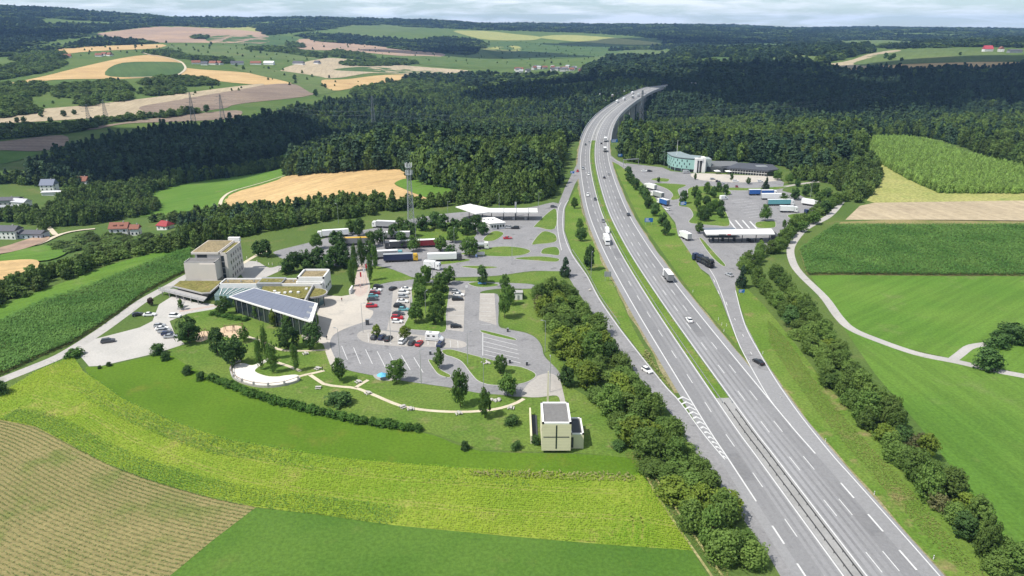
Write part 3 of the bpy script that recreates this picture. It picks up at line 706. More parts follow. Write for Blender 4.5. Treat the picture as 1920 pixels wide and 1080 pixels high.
islands([
 ([(740, 432), (790, 420), (860, 418), (893, 432), (880, 450), (820, 450), (770, 445)], 'grass island with trees in the middle of the truck park'),
 ([(906, 450), (925, 434), (944, 438), (927, 451)], 'small grass wedge before the white fuel shop'),
 ([(1003, 423), (1033, 395), (1043, 395), (1040, 429), (1008, 426)], 'grass wedge right of the fuel canopy'),
 ([(998, 457), (1017, 435), (1035, 437), (1043, 444), (1040, 454), (1008, 458)], 'grass corner beside the slip road bend'),
 ([(862, 476), (890, 472), (917, 465), (946, 462.5), (977, 465), (994, 471), (981, 478), (950, 481), (912, 480), (885, 479)], 'long oval grass island near the tanker'),
 ([(1015, 475), (1021, 466), (1044, 464), (1048, 478), (1029, 477)], 'grass wedge between two truck lanes at the slip road'),
 ([(965, 485), (1008, 481), (1046, 485), (1042, 491), (1008, 489)], 'thin grass strip along the truck exit lane'),
 ([(808, 494), (871, 486), (877, 490), (821, 497)], 'narrow grass strip beside the white articulated lorry'),
 ([(865, 500), (892, 499), (933, 501), (902, 504.5)], 'sliver of grass in the truck lane'),
 ([(773, 540), (790, 531), (838, 534), (840, 560), (836, 590), (834, 622), (800, 620), (760, 615), (766, 595), (773, 570)], 'long tree island in the middle of the car park'),
 ([(879, 532), (900, 529), (935, 534), (920, 538), (895, 538)], 'small grass island with a single tree above the bays'),
 ([(829, 658), (846, 656), (877, 664), (927, 677), (950, 685), (977, 689), (1002, 700), (1000, 710), (975, 720), (929, 722.5), (900, 716), (885, 702), (867, 679), (850, 670), (837, 666)], 'teardrop grass island with two round trees'),
 ([(804, 675), (817, 679), (825, 693), (844, 704), (840, 708), (823, 702), (812, 689)], 'crescent grass island with one small tree'),
 ([(906, 620), (962, 634), (960, 637.5), (908, 625)], 'thin grass strip above the coach bays'),
], 0)
sheet('lawn', [(690, 499), (730, 504), (771, 520), (760, 526), (730, 528), (700, 534), (692, 520)], M_LAWN, 0.024, 'grass triangle behind the flagpoles', 'lawn')
sheet('lawn', [(771, 521), (858, 522), (930, 519), (1000, 510), (1060, 510), (1040, 528), (997, 532), (940, 529), (842, 525)], M_LAWN, 0.024, 'grass strip between truck park and car park', 'lawn')
bays = empty('bay_marking'); tag(bays, 'white bay lines painted in the near car park', 'road marking', kind='structure')
Z3 = lambda x, y: (400 + x / 4.8, 560 + y / 4.8)
Z4 = lambda x, y: (700 + x / 4.8, 560 + y / 4.8)
for (a, b), (c, d) in (((1155, 425), (1215, 570)), ((1262, 440), (1325, 590)), ((1370, 458), (1440, 605)), ((1475, 475), (1555, 630)), ((1585, 490), (1660, 645)), ((1695, 510), (1785, 665)), ((1805, 530), (1900, 685))):
    paint('bay_line', [Z3(a, b), Z3(c, d)], 0.2, 0.04, bays)
for (a, b), (c, d) in (((990, 345), (1300, 420)), ((990, 385), (1310, 465)), ((990, 425), (1335, 505)), ((990, 462), (1360, 550)), ((1000, 500), (1370, 590)), ((985, 300), (985, 530))):
    paint('bay_line', [Z4(a, b), Z4(c, d)], 0.2, 0.04, bays)
for y in range(552, 610, 8): paint('bay_line', [(901, y), (929, y + 1)], 0.14, 0.04, bays)
for y in range(546, 620, 9): paint('bay_line', [(841, y), (870, y + 1)], 0.14, 0.04, bays)
for x in range(690, 865, 14): paint('bay_line', [(x, 625 + (x - 690) * 0.085), (x + 1, 645 + (x - 690) * 0.05)], 0.14, 0.04, bays)

# ------------------------------------------------------------------ service area ground, far side
W = [(1173, 306), (1200, 309), (1242, 314), (1258, 321), (1304, 325), (1380, 328), (1450, 331), (1470, 342), (1467, 358), (1500, 366), (1525, 378), (1541, 396), (1517, 409), (1497, 425), (1462, 431), (1462, 455), (1425, 478), (1402, 500), (1388, 520), (1378, 532), (1335, 519), (1314, 504), (1271, 440), (1266, 417), (1237, 381), (1205, 344), (1180, 320)]
sheet('truck_park', W, M_ASPH, 0.02, 'grey asphalt truck and car park before the teal motel', 'car park', smooth=False)
sheet('plaza', [(1300, 325), (1380, 328), (1450, 331), (1458, 339), (1380, 342), (1310, 337)], M_PLAZA, 0.026, 'cream forecourt along the dark restaurant', 'plaza')
track('footpath', [(1466, 351), (1500, 345), (1535, 341), (1558, 343), (1578, 352), (1594, 366)], 3.4, M_PAVER, 0.028, 'pale path bending round the motel garden')
track('farm_track', [(1594, 355), (1560, 400), (1520, 423), (1504, 434), (1488, 454), (1482, 471), (1488, 495), (1504, 517), (1545, 557), (1572, 594), (1597, 617), (1646, 638), (1719, 663), (1793, 678), (1866, 695), (1925, 706), (2060, 735)], 3.6, M_TRACK, 0.03, 'curved grey farm track between the meadows', cat='road')
track('farm_track', [(1785, 676), (1803, 662), (1820, 650), (1850, 645)], 3.0, M_TRACK, 0.033, 'short spur of the track to the dark bushes', cat='road')
islands([
 ([(1221, 337), (1233, 334), (1254, 336), (1248, 341)], 'small grass island below the motel drive'),
 ([(1227, 344), (1279, 346), (1285, 349), (1271, 356), (1275, 371), (1262, 375), (1258, 373), (1262, 365), (1250, 354)], 'hooked grass island beside the queue of lorries'),
 ([(1294, 352), (1346, 350), (1371, 362), (1350, 375), (1362, 400), (1367, 423), (1342, 423), (1317, 421), (1292, 417), (1300, 404), (1292, 390), (1273, 386), (1277, 375), (1290, 369)], 'large wooded grass island behind the far fuel canopy'),
 ([(1369, 352), (1408, 353), (1469, 350), (1471, 352), (1450, 356), (1371, 357)], 'grass strip above the blue lorry'),
 ([(1419, 417), (1450, 415), (1454, 421), (1450, 427), (1421, 427)], 'grass patch under the single tree near the canopy'),
 ([(1477, 404), (1508, 400), (1517, 406), (1496, 416)], 'grass patch beside the dark tractor unit'),
 ([(1312, 448), (1318, 450), (1340, 475), (1359, 496), (1354, 498), (1333, 479)], 'narrow grass strip beside the far fuel forecourt'),
], 0)
bays2 = empty('bay_marking'); tag(bays2, 'white bay lines painted in the far truck park', 'road marking', kind='structure')
for (a, b), (c, d) in (((1379, 413), (1394, 430)), ((1392, 413), (1407, 430)), ((1406, 415), (1420, 430)), ((1366, 412), (1380, 430))): paint('bay_line', [(a, b), (c, d)], 0.9, 0.04, bays2)
for k in range(8): paint('bay_line', [(1372 + k * 4.5, 376 + k * 4.6), (1408 + k * 5, 372 + k * 4.4)], 0.2, 0.04, bays2)
# country tracks
track('farm_track', [(0, 475), (40, 466), (75, 458), (105, 444), (130, 436), (165, 431), (200, 429)], 3.5, M_PATH, 0.6, 'village lane past the white houses', flat=False, cat='road')
track('farm_track', [(105, 442), (92, 428), (80, 415), (78, 404)], 3.5, M_PATH, 0.6, 'village lane climbing between the trees', flat=False, cat='road')
track('farm_track', [(412, 388), (418, 372), (440, 358), (500, 341), (536, 329)], 3.0, M_PATH, 0.55, 'cream track along the golden field', flat=False, cat='road')
track('farm_track', [(265, 98), (280, 103), (330, 113), (347, 125), (342, 136), (320, 143), (240, 146)], 5.0, M_PATH, 1.3, 'pale track curving round the green lens field', flat=False, cat='road')
M_CROPRUT = ground_mat('crop_rut', (0.185, 0.225, 0.036), (0.235, 0.245, 0.06), (0.16, 0.225, 0.03), 0.2, 1.0)
for px, lab in (([(60, 740), (157, 770), (233, 812), (317, 850), (417, 884), (560, 915), (740, 938), (950, 957), (1150, 966), (1262, 980)], 'tractor rut along the middle of the young maize'), ([(60, 746), (157, 777), (233, 819), (317, 857), (417, 891), (560, 922), (740, 945), (950, 964), (1150, 973), (1266, 987)], 'second tractor rut along the middle of the young maize'),
                ([(90, 715), (170, 735), (250, 780), (330, 812), (430, 846), (560, 872), (740, 893), (950, 910), (1180, 920)], 'tractor rut along the upper young maize'), ([(86, 720), (166, 740), (246, 786), (328, 818), (428, 852), (560, 878), (740, 899), (950, 916), (1182, 927)], 'second tractor rut along the upper young maize'),
                ([(1180, 960), (1188, 985), (1184, 1010), (1190, 1024)], 'straw coloured turning track at the end of the young maize'), ([(1198, 962), (1206, 985), (1203, 1012), (1208, 1024)], 'second straw coloured turning track at the maize end')):
    track('wheel_rut', px, 0.45, M_CROPRUT, 0.02, lab)
RUTS = [catmull(ground(q), 6) for q in ([(60, 740), (157, 770), (233, 812), (317, 850), (417, 884), (560, 915), (740, 938), (950, 957), (1150, 966), (1262, 980)], [(60, 746), (157, 777), (233, 819), (317, 857), (417, 891), (560, 922), (740, 945), (950, 964), (1150, 973), (1266, 987)],
         [(90, 715), (170, 735), (250, 780), (330, 812), (430, 846), (560, 872), (740, 893), (950, 910), (1180, 920)], [(86, 720), (166, 740), (246, 786), (328, 818), (428, 852), (560, 878), (740, 899), (950, 916), (1182, 927)], [(1180, 960), (1188, 985), (1184, 1010), (1190, 1024)], [(1198, 962), (1206, 985), (1203, 1012), (1208, 1024)])]
M_RUT = ground_mat('rut_grass', (0.26, 0.25, 0.10), (0.32, 0.29, 0.14), None, 0.1, 1.0)
for px, lab in (([(1205, 880), (1230, 925), (1262, 975), (1300, 1030), (1345, 1095)], 'pale wheel rut along the roadside shrubs'), ([(1218, 880), (1248, 925), (1282, 975), (1318, 1028), (1362, 1090)], 'second pale wheel rut along the roadside shrubs')):
    track('wheel_rut', px, 0.55, M_RUT, 0.02, lab)
# ------------------------------------------------------------------ plants: models
L_ROUND = leaf_mat('leaves_round', (0.068, 0.138, 0.026), (0.120, 0.205, 0.042), 0.35, 0.34, 0.25)
L_DARK = leaf_mat('leaves_dark', (0.042, 0.090, 0.022), (0.072, 0.135, 0.034), 0.35, 0.2, 0.25)
L_BELT = leaf_mat('leaves_belt', (0.098, 0.180, 0.038), (0.165, 0.255, 0.058), 0.3, 0.42, 0.3, c3=(0.155, 0.225, 0.05))
L_YELL = leaf_mat('leaves_yellowish', (0.115, 0.18, 0.022), (0.18, 0.235, 0.035), 0.4, 0.25, 0.2)
L_PURP = leaf_mat('leaves_purple', (0.035, 0.018, 0.022), (0.055, 0.03, 0.03), 0.4, 0.15, 0.2)
L_LIGHT = leaf_mat('leaves_light', (0.095, 0.16, 0.035), (0.15, 0.215, 0.05), 0.3, 0.3, 0.3)
L_CONI = leaf_mat('needles', (0.022, 0.050, 0.028), (0.046, 0.088, 0.040), 0.3, 0.18, 0.4, c3=(0.054, 0.088, 0.032))
L_FOREST = leaf_mat('leaves_forest', (0.062, 0.118, 0.030), (0.115, 0.180, 0.045), 0.25, 0.3, 0.45, c3=(0.12, 0.165, 0.036))
L_DRY = leaf_mat('leaves_dry', (0.11, 0.12, 0.045), (0.17, 0.165, 0.07), 0.4, 0.3, 0.3)
L_HEDGE = leaf_mat('leaves_hedge', (0.05, 0.12, 0.018), (0.08, 0.16, 0.028), 0.5, 0.22, 0.2)
L_PLANT = leaf_mat('leaves_plantation', (0.23, 0.37, 0.065), (0.36, 0.49, 0.15), 0.5, 0.4, 0.3)
M_BARK = mat('bark', (0.10, 0.075, 0.05), 0.95, noise=(2.0, 0.3))

def leaf_quads(P, N, size, flat=0.5):
    """one quad per leaf clump at P, facing roughly N"""
    n = len(P)
    N = N + rng.normal(0, flat, (n, 3)); N /= np.linalg.norm(N, axis=1)[:, None] + 1e-9
    A = np.cross(N, rng.normal(0, 1, (n, 3))); A /= np.linalg.norm(A, axis=1)[:, None] + 1e-9
    B = np.cross(N, A)
    s = size * rng.uniform(0.6, 1.3, (n, 1)); t = s * rng.uniform(0.6, 1.0, (n, 1))
    return np.stack([P - A * s - B * t * 0.4, P + A * 0.2 * s - B * t, P + A * s + B * t * 0.4, P - A * 0.2 * s + B * t], 1).reshape(-1, 3)

def crown(name, m, prof, n_clump, n_leaf, leaf, cr_, zlo, zhi, rad, squash=0.85, seed=0):
    """prof(u): radius share at height share u; clumps sit near the outline so the outline is lumpy and gaps stay open"""
    global rng
    keep = rng; rng = np.random.default_rng(seed)
    u = rng.uniform(0, 1, n_clump * 3)
    u = u[rng.uniform(0, 1, len(u)) < np.array([prof(x) for x in u]) + 0.12][:n_clump]
    th = rng.uniform(0, 2 * np.pi, len(u)); rr = np.sqrt(rng.uniform(0.12, 1, len(u)))
    pr = np.array([prof(x) for x in u])
    C = np.stack([np.cos(th) * rr * pr * rad * 0.86, np.sin(th) * rr * pr * rad * 0.86, zlo + u * (zhi - zlo)], 1)
    cs = cr_ * rng.uniform(0.45, 1.4, len(u)) * (0.55 + 0.45 * pr)
    k = rng.integers(0, len(u), n_leaf)
    D = rng.normal(0, 1, (n_leaf, 3)); D /= np.linalg.norm(D, axis=1)[:, None]
    r = cs[k, None] * rng.uniform(0.55, 1.05, (n_leaf, 1)) ** 0.6
    P = C[k] + D * r * np.array([1, 1, squash])
    axis = P - np.array([0, 0, zlo + 0.35 * (zhi - zlo)]); axis /= np.linalg.norm(axis, axis=1)[:, None] + 1e-9
    q = leaf_quads(P, D * 0.8 + axis * 0.5, leaf)
    rng = keep
    return mesh_np(name, q, 4, m)
ROUND = lambda u: math.sqrt(max(0.0, 1 - (2 * (u ** 0.85) - 1) ** 2)) * (0.75 + 0.25 * (1 - u)) if u < 1 else 0
DOME = lambda u: math.sqrt(max(0.0, 1 - u * u)) * (0.85 + 0.15 * min(1, u * 4))
COLM = lambda u: min(1.0, 0.35 + 2.2 * u) * math.sqrt(max(0.0, 1 - u ** 2.2))
CONE = lambda u: max(0.02, 1 - u) * min(1, 0.7 + 3 * u)

def trunk_mesh(name, h, r, limbs=5, seed=0):
    rd = random.Random(seed); mb = MB()
    mb.tube((0, 0, -0.3), (0, 0, h * 0.5), r, r * 0.75, 7).tube((0, 0, h * 0.5), (rd.uniform(-.2, .2), rd.uniform(-.2, .2), h), r * 0.75, r * 0.25, 6)
    for i in range(limbs):
        a = i * 2.4 + rd.random(); z = h * rd.uniform(0.35, 0.7); l = h * rd.uniform(0.25, 0.4)
        mb.tube((0, 0, z), (math.cos(a) * l, math.sin(a) * l, z + l * 0.9), r * 0.45, r * 0.12, 5)
    return mb.mesh(name, M_BARK)
# each model: crown mesh 10 units tall and 10 wide at scale 1 (trunks likewise)
def model(kind, seed):
    if kind == 'round': c = crown('crown', L_ROUND, ROUND, 46, 2600, 0.36, 1.55, 1.9, 10, 5.0, seed=seed)
    elif kind == 'dark': c = crown('crown', L_DARK, ROUND, 50, 2800, 0.36, 1.5, 1.3, 10, 5.0, seed=seed)
    elif kind == 'yellow': c = crown('crown', L_YELL, ROUND, 40, 2200, 0.36, 1.5, 1.5, 10, 5.0, seed=seed)
    elif kind == 'purple': c = crown('crown', L_PURP, ROUND, 40, 2200, 0.36, 1.5, 1.5, 10, 5.0, seed=seed)
    elif kind == 'column': c = crown('crown', L_ROUND, COLM, 60, 2600, 0.30, 1.7, 1.0, 10, 4.6, seed=seed)
    elif kind == 'belt': c = crown('crown', L_BELT, ROUND, 60 + seed % 30, 3400, 0.33, 1.25 + 0.03 * (seed % 17), 0.2, 10, 5.0, seed=seed)
    elif kind == 'beltyellow': c = crown('crown', L_YELL, ROUND, 55, 2800, 0.38, 1.6, 0.2, 10, 5.0, seed=seed)
    elif kind == 'beltdry': c = crown('crown', L_DRY, ROUND, 45, 1700, 0.30, 1.5, 0.2, 10, 5.0, seed=seed)
    elif kind == 'belttall': c = crown('crown', L_BELT, COLM, 55, 2600, 0.34, 1.9, 0.4, 10, 4.6, seed=seed)
    elif kind == 'bush': c = crown('crown', L_DARK, DOME, 60, 2400, 0.40, 1.8, 0.3, 9.2, 4.8, seed=seed)
    elif kind == 'hedge': c = crown('crown', L_HEDGE, DOME, 40, 1200, 0.62, 1.9, 0.3, 9.2, 4.8, seed=seed)
    elif kind == 'conifer': c = crown('crown', L_CONI, CONE, 70, 2600, 0.34, 1.3, 0.8, 10, 4.6, seed=seed)
    t = trunk_mesh('trunk', 6.0 if kind not in ('bush', 'hedge') else 4.0, 0.22 if kind not in ('bush', 'hedge') else 0.3, 5, seed)
    return c, t
MODELS = {k: [model(k, 11 * i + 3) for i in range(n)] for k, n in dict(round=4, dark=2, yellow=2, purple=1, column=2, belt=6, beltyellow=2, beltdry=2, belttall=2, bush=3, hedge=3, conifer=2).items()}
NTREE = [0]

def tree(px, py, h, w, kind, label, name='tree', cat='tree', group=None, xy=None):
    x, y = xy if xy is not None else G1(px, py)
    z = float(Zt(x, y))
    k = NTREE[0]; NTREE[0] += 1
    c, t = MODELS[kind][k % len(MODELS[kind])]
    o = empty(name, (x, y, z), (k * 2.399) % 6.283)
    an = 1 + 0.16 * math.sin(k * 1.7); o.scale = (w / 10 * an, w / 10 / an, h / 10)
    link('trunk', t, o); link('crown', c, o)
    tag(o, label, cat, group)
    return o

def crown_at(px, py, z):                     # a crown seen at this height stands over this spot
    return atz(px, py, z)
# ------------------------------------------------------------------ trees one by one, near service area
for a in [
 (356, 643, 10.0, 9.6, 'dark', 'big round dark tree beside the parked staff cars'),
 (409, 665, 9.5, 7.2, 'dark', 'oval dark tree left of the big tree pair on the lawn'),
 (438, 684, 10.5, 9.0, 'dark', 'broad very dark tree next to the white terrace'),
 (458, 640, 5.5, 5.0, 'round', 'small pale tree behind the playground sand'),
 (489, 693, 11.5, 3.4, 'column', 'slim columnar tree at the inner edge of the white terrace'),
 (500, 676, 13.0, 3.2, 'column', 'tallest slim columnar tree beside the terrace path'),
 (513, 699, 11.0, 4.2, 'column', 'full columnar tree in the middle of the terrace lawn'),
 (555, 696, 9.6, 3.2, 'column', 'lone columnar tree at the end of the white terrace'),
 (541, 654, 10.0, 8.2, 'dark', 'large round tree below the solar roof'),
 (586, 653, 9.2, 8.4, 'dark', 'large round tree at the plaza corner below the solar roof'),
 (421, 590, 7.6, 6.0, 'round', 'leafy tree at the left end of the solar hall'),
 (447, 580, 5.0, 4.0, 'round', 'small tree second along the solar hall'),
 (485, 597, 6.0, 4.4, 'round', 'small tree third along the solar hall'),
 (514, 612, 6.5, 4.0, 'yellow', 'upright light tree fourth along the solar hall'),
 (541, 620, 6.5, 5.0, 'round', 'tree fifth along the solar hall near its high corner'),
 (637, 715, 8.0, 5.2, 'round', 'round tree on the lawn at the start of the truck bays'),
 (744, 718, 8.0, 6.6, 'round', 'round tree on the kerb beside the blue parasol'),
 (706, 632, 4.8, 4.2, 'yellow', 'small light tree behind the three dark cars'),
 (760, 636, 5.2, 4.8, 'yellow', 'small light tree behind the white and red cars'),
 (823, 691, 7.0, 4.4, 'round', 'slender tree on the crescent island'),
 (863, 762, 12.0, 6.0, 'round', 'tall oval tree on the lawn below the car park'),
 (909, 783, 9.0, 5.0, 'round', 'tree beside the long curved path near the stones'),
 (938, 702, 7.0, 5.2, 'round', 'smaller round tree on the teardrop island'),
 (952, 742, 7.2, 7.6, 'round', 'broad round tree at the edge of the teardrop island'),
 (1063, 724, 7.2, 5.6, 'dark', 'single tree at the belt edge beside the chapel forecourt'),
 (904, 532, 8.0, 6.6, 'dark', 'round dark tree above the empty bays with blue bench'),
 (947, 548, 8.0, 5.2, 'round', 'tree left of the white hut'),
 (946, 597, 12.5, 6.0, 'round', 'tall brownish tree on the lawn beside the empty bays'),
 (958, 572, 8.5, 4.6, 'round', 'tree just behind the tall lawn tree by the bays'),
 (1060, 519, 9.5, 7.0, 'conifer', 'dark pointed tree at the slip road end of the roadside belt'),
 (485, 480, 8.2, 7.0, 'dark', 'left tree of the pair behind the hotel tower'),
 (500, 482, 8.6, 7.2, 'dark', 'right tree of the pair behind the hotel tower'),
 (283, 573, 3.4, 3.2, 'purple', 'small purple leaved tree between lane and car park'),
 (340, 581, 4.5, 2.6, 'round', 'thin young tree at the end of the terrace stairs'),
 (1077, 391, 7.0, 4.6, 'round', 'farthest tree on the long verge by the slip road'),
 (1087, 430, 6.0, 5.0, 'round', 'second farthest tree on the long verge by the slip road'),
 (1089, 452, 7.5, 5.6, 'dark', 'middle tree on the long verge by the slip road'),
 (1105, 507, 11.5, 6.2, 'dark', 'nearest and tallest tree on the long verge by the slip road'),
]: tree(*a)
ISL = [(798, 513), (786, 528), (789, 550), (826, 525), (841, 513), (823, 538), (820, 562), (779, 582), (816, 586)]
ISL.sort(key=lambda p: -p[1])
for i, (x, y) in enumerate(ISL):
    xy = crown_at(x, y, 5.0)
    tree(0, 0, 8.4, 6.9, 'round', f'{ordw(i + 1)} tree from the front on the long car park island', xy=xy, group='car park island trees')
TP = [(673, 425, 8), (751, 421, 7), (792, 417, 8), (831, 417, 8), (853, 420, 6), (873, 424, 8), (892, 418, 8), (695, 448, 7), (752, 449, 7), (775, 456, 7), (826, 456, 7), (880, 461, 9), (631, 446, 8), (592, 452, 7), (658, 424, 7), (815, 412, 8), (712, 441, 7), (737, 434, 7), (768, 427, 8), (848, 440, 7), (905, 428, 6), (640, 470, 8), (690, 470, 7), (845, 470, 6)]
TP.sort(key=lambda p: p[0])
for i, (x, y, h) in enumerate(TP):
    tree(0, 0, h + 1, h * 1.08, 'dark' if i % 3 else 'round', f'{ordw(i + 1)} tree from the left among the parked lorries', xy=crown_at(x, y, h * 0.6), group='trees of the truck park')
for i, (x, y, h, w) in enumerate([(660, 510, 13, 4.4), (664, 483, 13, 4.2), (677, 474, 14, 4.2), (693, 502, 12, 3.6), (702, 481, 12, 3.6)]):
    tree(0, 0, h, w, 'column', f'{ordw(i + 1)} poplar from the left in the poplar group by the flagpoles', 'poplar', 'tree', 'poplars by the flagpoles', xy=crown_at(x, y, h * 0.5))
for i, (x, y, h, w) in enumerate([(535, 498, 7, 7), (550, 490, 9, 8.5), (571, 484, 9, 8.5), (596, 482, 9.5, 9), (615, 488, 8, 8), (628, 479, 10, 9), (645, 483, 9, 8), (575, 500, 6, 6), (605, 500, 6, 7)]):
    tree(0, 0, h, w, 'dark', f'{ordw(i + 1)} tree from the left in the dark clump behind the green roof', 'tree', 'tree', 'dark clump behind the long wing', xy=crown_at(x, y, h * 0.55))
# far service area
FAR1 = [(1178, 321), (1183, 332), (1192, 344), (1205, 355), (1212, 366), (1216, 377), (1229, 391), (1243, 409), (1249, 425)]
for i, (x, y) in enumerate(FAR1[::-1]):
    tree(0, 0, 8.0, 6.6, 'dark', f'{ordw(i + 1)} tree from the front in the row along the far slip road', 'tree', 'tree', 'row along the far slip road', xy=crown_at(x, y, 4.6))
FAR2 = [(1282, 368), (1304, 358), (1311, 364), (1339, 359), (1326, 351), (1348, 350), (1361, 354), (1308, 377), (1325, 379), (1340, 383), (1315, 397), (1325, 401), (1353, 396), (1312, 425), (1352, 384), (1331, 388)]
FAR2.sort(key=lambda p: -p[1])
for i, (x, y) in enumerate(FAR2):
    h = 6.5 + 2.2 * ((i * 7) % 5) / 4
    tree(0, 0, h, h * 0.8, 'dark' if i % 2 else 'round', f'{ordw(i + 1)} tree from the front on the wooded island behind the far canopy', 'tree', 'tree', 'wooded island of the far truck park', xy=crown_at(x, y, h * 0.58))
for x, y, h, w, k, lab in [(1437, 344, 10, 7.5, 'conifer', 'dark conical tree behind the blue lorry'), (1436, 398, 9.5, 7.5, 'round', 'single brownish tree in front of the parked lorries'), (1471, 419, 5, 3, 'round', 'thin young tree beside the parked car at the far canopy'),
                           (1512, 356, 8, 6, 'dark', 'tree beside the white bus in the motel garden'), (1539, 370, 10.5, 9, 'round', 'big round tree right of the white bus'), (1480, 334, 7, 6, 'round', 'tree at the garden end of the restaurant'),
                           (1496, 341, 6, 5, 'dark', 'small dark tree on the motel garden lawn'), (1458, 328, 7, 7, 'round', 'light tree at the restaurant corner'), (1304, 330, 5, 2.5, 'dark', 'small lollipop tree before the motel'),
                           (1470, 372, 7, 6, 'round', 'tree behind the panelled lorry'), (1492, 362, 8, 7, 'dark', 'tree between lorries and motel garden'), (1528, 352, 8, 7, 'round', 'garden tree beside the bending path'), (1551, 362, 8, 8, 'dark', 'garden tree nearest the farm track shrubs'), (1548, 388, 8, 8, 'dark', 'tree at the far corner of the truck park'), (1528, 408, 7, 8, 'round', 'tree beside the tractor unit corner'), (1505, 424, 6, 7, 'round', 'bushy tree right of the far canopy'),
                           (1404, 338, 5, 4, 'dark', 'small round tree in the motel forecourt'), (1372, 331, 5, 3, 'dark', 'small dark tree in front of the restaurant glass'), (1235, 336, 4, 3, 'dark', 'small tree on the drive island of the motel')]:
    tree(0, 0, h, w, k, lab, xy=crown_at(x, y, h * 0.55))
# bushes
for a in [(637, 757, 4.2, 8.6, 'bush', 'large oval bush on the park lawn'), (960, 796, 3.0, 4.8, 'bush', 'rounded bush left of the yellow chapel'), (872, 843, 2.8, 2.6, 'bush', 'small dark bush at the meadow edge'),
          (968, 842, 2.6, 3.2, 'bush', 'low bush at the front corner of the chapel meadow'), (297, 664, 4.2, 5.4, 'bush', 'bigger bush at the corner of the gravel car park'), (311, 675, 3.2, 3.4, 'bush', 'smaller bush beside the car park corner bush'),
          (352, 701, 3.2, 3.8, 'bush', 'first lone bush on the meadow slope'), (377, 712, 3.0, 3.4, 'bush', 'second lone bush on the meadow slope'), (205, 686, 1.6, 2.0, 'bush', 'tiny bush on the gravel edge'), (187, 691, 1.2, 1.4, 'bush', 'tiniest bush on the gravel edge'),
          (4, 738, 4.5, 5.0, 'bush', 'dark bush at the left photo edge by the lane'), (140, 668, 3.0, 6.0, 'hedge', 'weedy bush on the bank beside the gravel car park'), (1004, 832, 3.0, 3.0, 'bush', 'bush against the chapel wall'),
          (1160, 840, 2.2, 5.0, 'bush', 'low shrub at the belt edge right of the chapel'), (975, 556, 3.5, 3.5, 'bush', 'bush beside the white hut')]:
    tree(a[0], a[1], a[2], a[3], a[4], a[5], 'bush', 'bush')
for a in [(1850, 692, 8.5, 10.0, 'bush', 'round dark thicket at the end of the track spur'), (1893, 642, 8.0, 10.0, 'bush', 'second dark thicket behind the track spur'), (1868, 650, 6.5, 8.0, 'bush', 'small thicket between the two by the track spur'), (1930, 650, 7.0, 9.0, 'bush', 'dark thicket cut by the right photo edge')]:
    tree(a[0], a[1], a[2], a[3], a[4], a[5], 'bush', 'bush')
# hedge along the meadow
hp = resample(catmull(ground([(398, 711), (425, 722), (470, 741), (520, 756), (570, 768), (620, 780), (680, 793), (740, 802), (800, 809)]), 6), 2.3)
for i, (x, y) in enumerate(hp):
    tree(0, 0, 2.0 + 0.7 * random.random(), 3.2 + 0.5 * random.random(), 'hedge', f'{ordw(i + 1)} shrub from the left in the long meadow hedge', 'hedge_shrub', 'shrub', 'long hedge between park and meadow', xy=(x + random.uniform(-.3, .3), y + random.uniform(-.3, .3)))
hp = resample(ground([(402, 590), (440, 598), (470, 602)]), 3.0)
for i, (x, y) in enumerate(hp):
    tree(0, 0, 1.6, 3.6, 'hedge', f'{ordw(i + 1)} shrub from the left in the low hedge at the hall', 'hedge_shrub', 'shrub', 'low hedge at the hall', xy=(x, y))

# ------------------------------------------------------------------ belts beside the motorway
def belt(left, right, n_along, rows, hrange, wrange, lab, group, yellow=0.15, jitter=1.6):
    l = catmull(ground(left), 6); r = catmull(ground(right), 6)
    ln = lambda c: np.r_[0, np.cumsum(np.hypot(*(c[1:] - c[:-1]).T))]
    pts = []
    for i in range(n_along):
        t = (i + 0.5) / n_along
        for k in range(rows):
            a = [np.interp(t * ln(l)[-1], ln(l), l[:, j]) for j in (0, 1)]; b = [np.interp(t * ln(r)[-1], ln(r), r[:, j]) for j in (0, 1)]
            f = (k + 0.5) / rows
            pts.append((a[0] + (b[0] - a[0]) * f + random.uniform(-jitter, jitter), a[1] + (b[1] - a[1]) * f + random.uniform(-jitter, jitter)))
    pts.sort(key=lambda p: math.hypot(*p))
    for i, p in enumerate(pts):
        u_ = random.random(); kd_ = 'beltyellow' if u_ < yellow else 'beltdry' if u_ < yellow + 0.03 else 'belttall' if u_ < yellow + 0.15 else 'dark' if u_ < yellow + 0.2 else 'belt'
        tree(0, 0, random.uniform(*hrange) * random.choice((0.7, 0.9, 1.0, 1.15)), random.uniform(*wrange), kd_, lab % ordw(i + 1), 'tree', 'tree', group, xy=p)
belt([(990, 560), (1012, 610), (1035, 660), (1062, 705), (1110, 752), (1150, 805), (1185, 845), (1232, 915), (1290, 1000), (1345, 1080)],
     [(1062, 535), (1100, 585), (1135, 635), (1165, 680), (1200, 728), (1245, 785), (1278, 840), (1318, 892), (1380, 985), (1440, 1080)], 29, 3, (5.0, 9.5), (6.2, 9.6),
     '%s tree from the front in the dense belt beside the near slip road', 'belt beside the near slip road', 0.2)
belt([(1395, 520), (1420, 560), (1462, 610), (1500, 665), (1535, 720), (1580, 775), (1625, 830), (1680, 890), (1740, 955), (1800, 1020), (1855, 1085)],
     [(1470, 520), (1515, 565), (1555, 620), (1585, 665), (1630, 720), (1680, 775), (1725, 830), (1775, 885), (1825, 950), (1880, 1020), (1935, 1090)], 38, 2, (4.4, 8.6), (5.6, 8.4),
     '%s tree from the front in the belt beside the far slip road', 'belt beside the far slip road', 0.1, 1.2)
tree(1390, 540, 10.5, 6.5, 'conifer', 'broad cone shaped tree at the top end of the far belt')
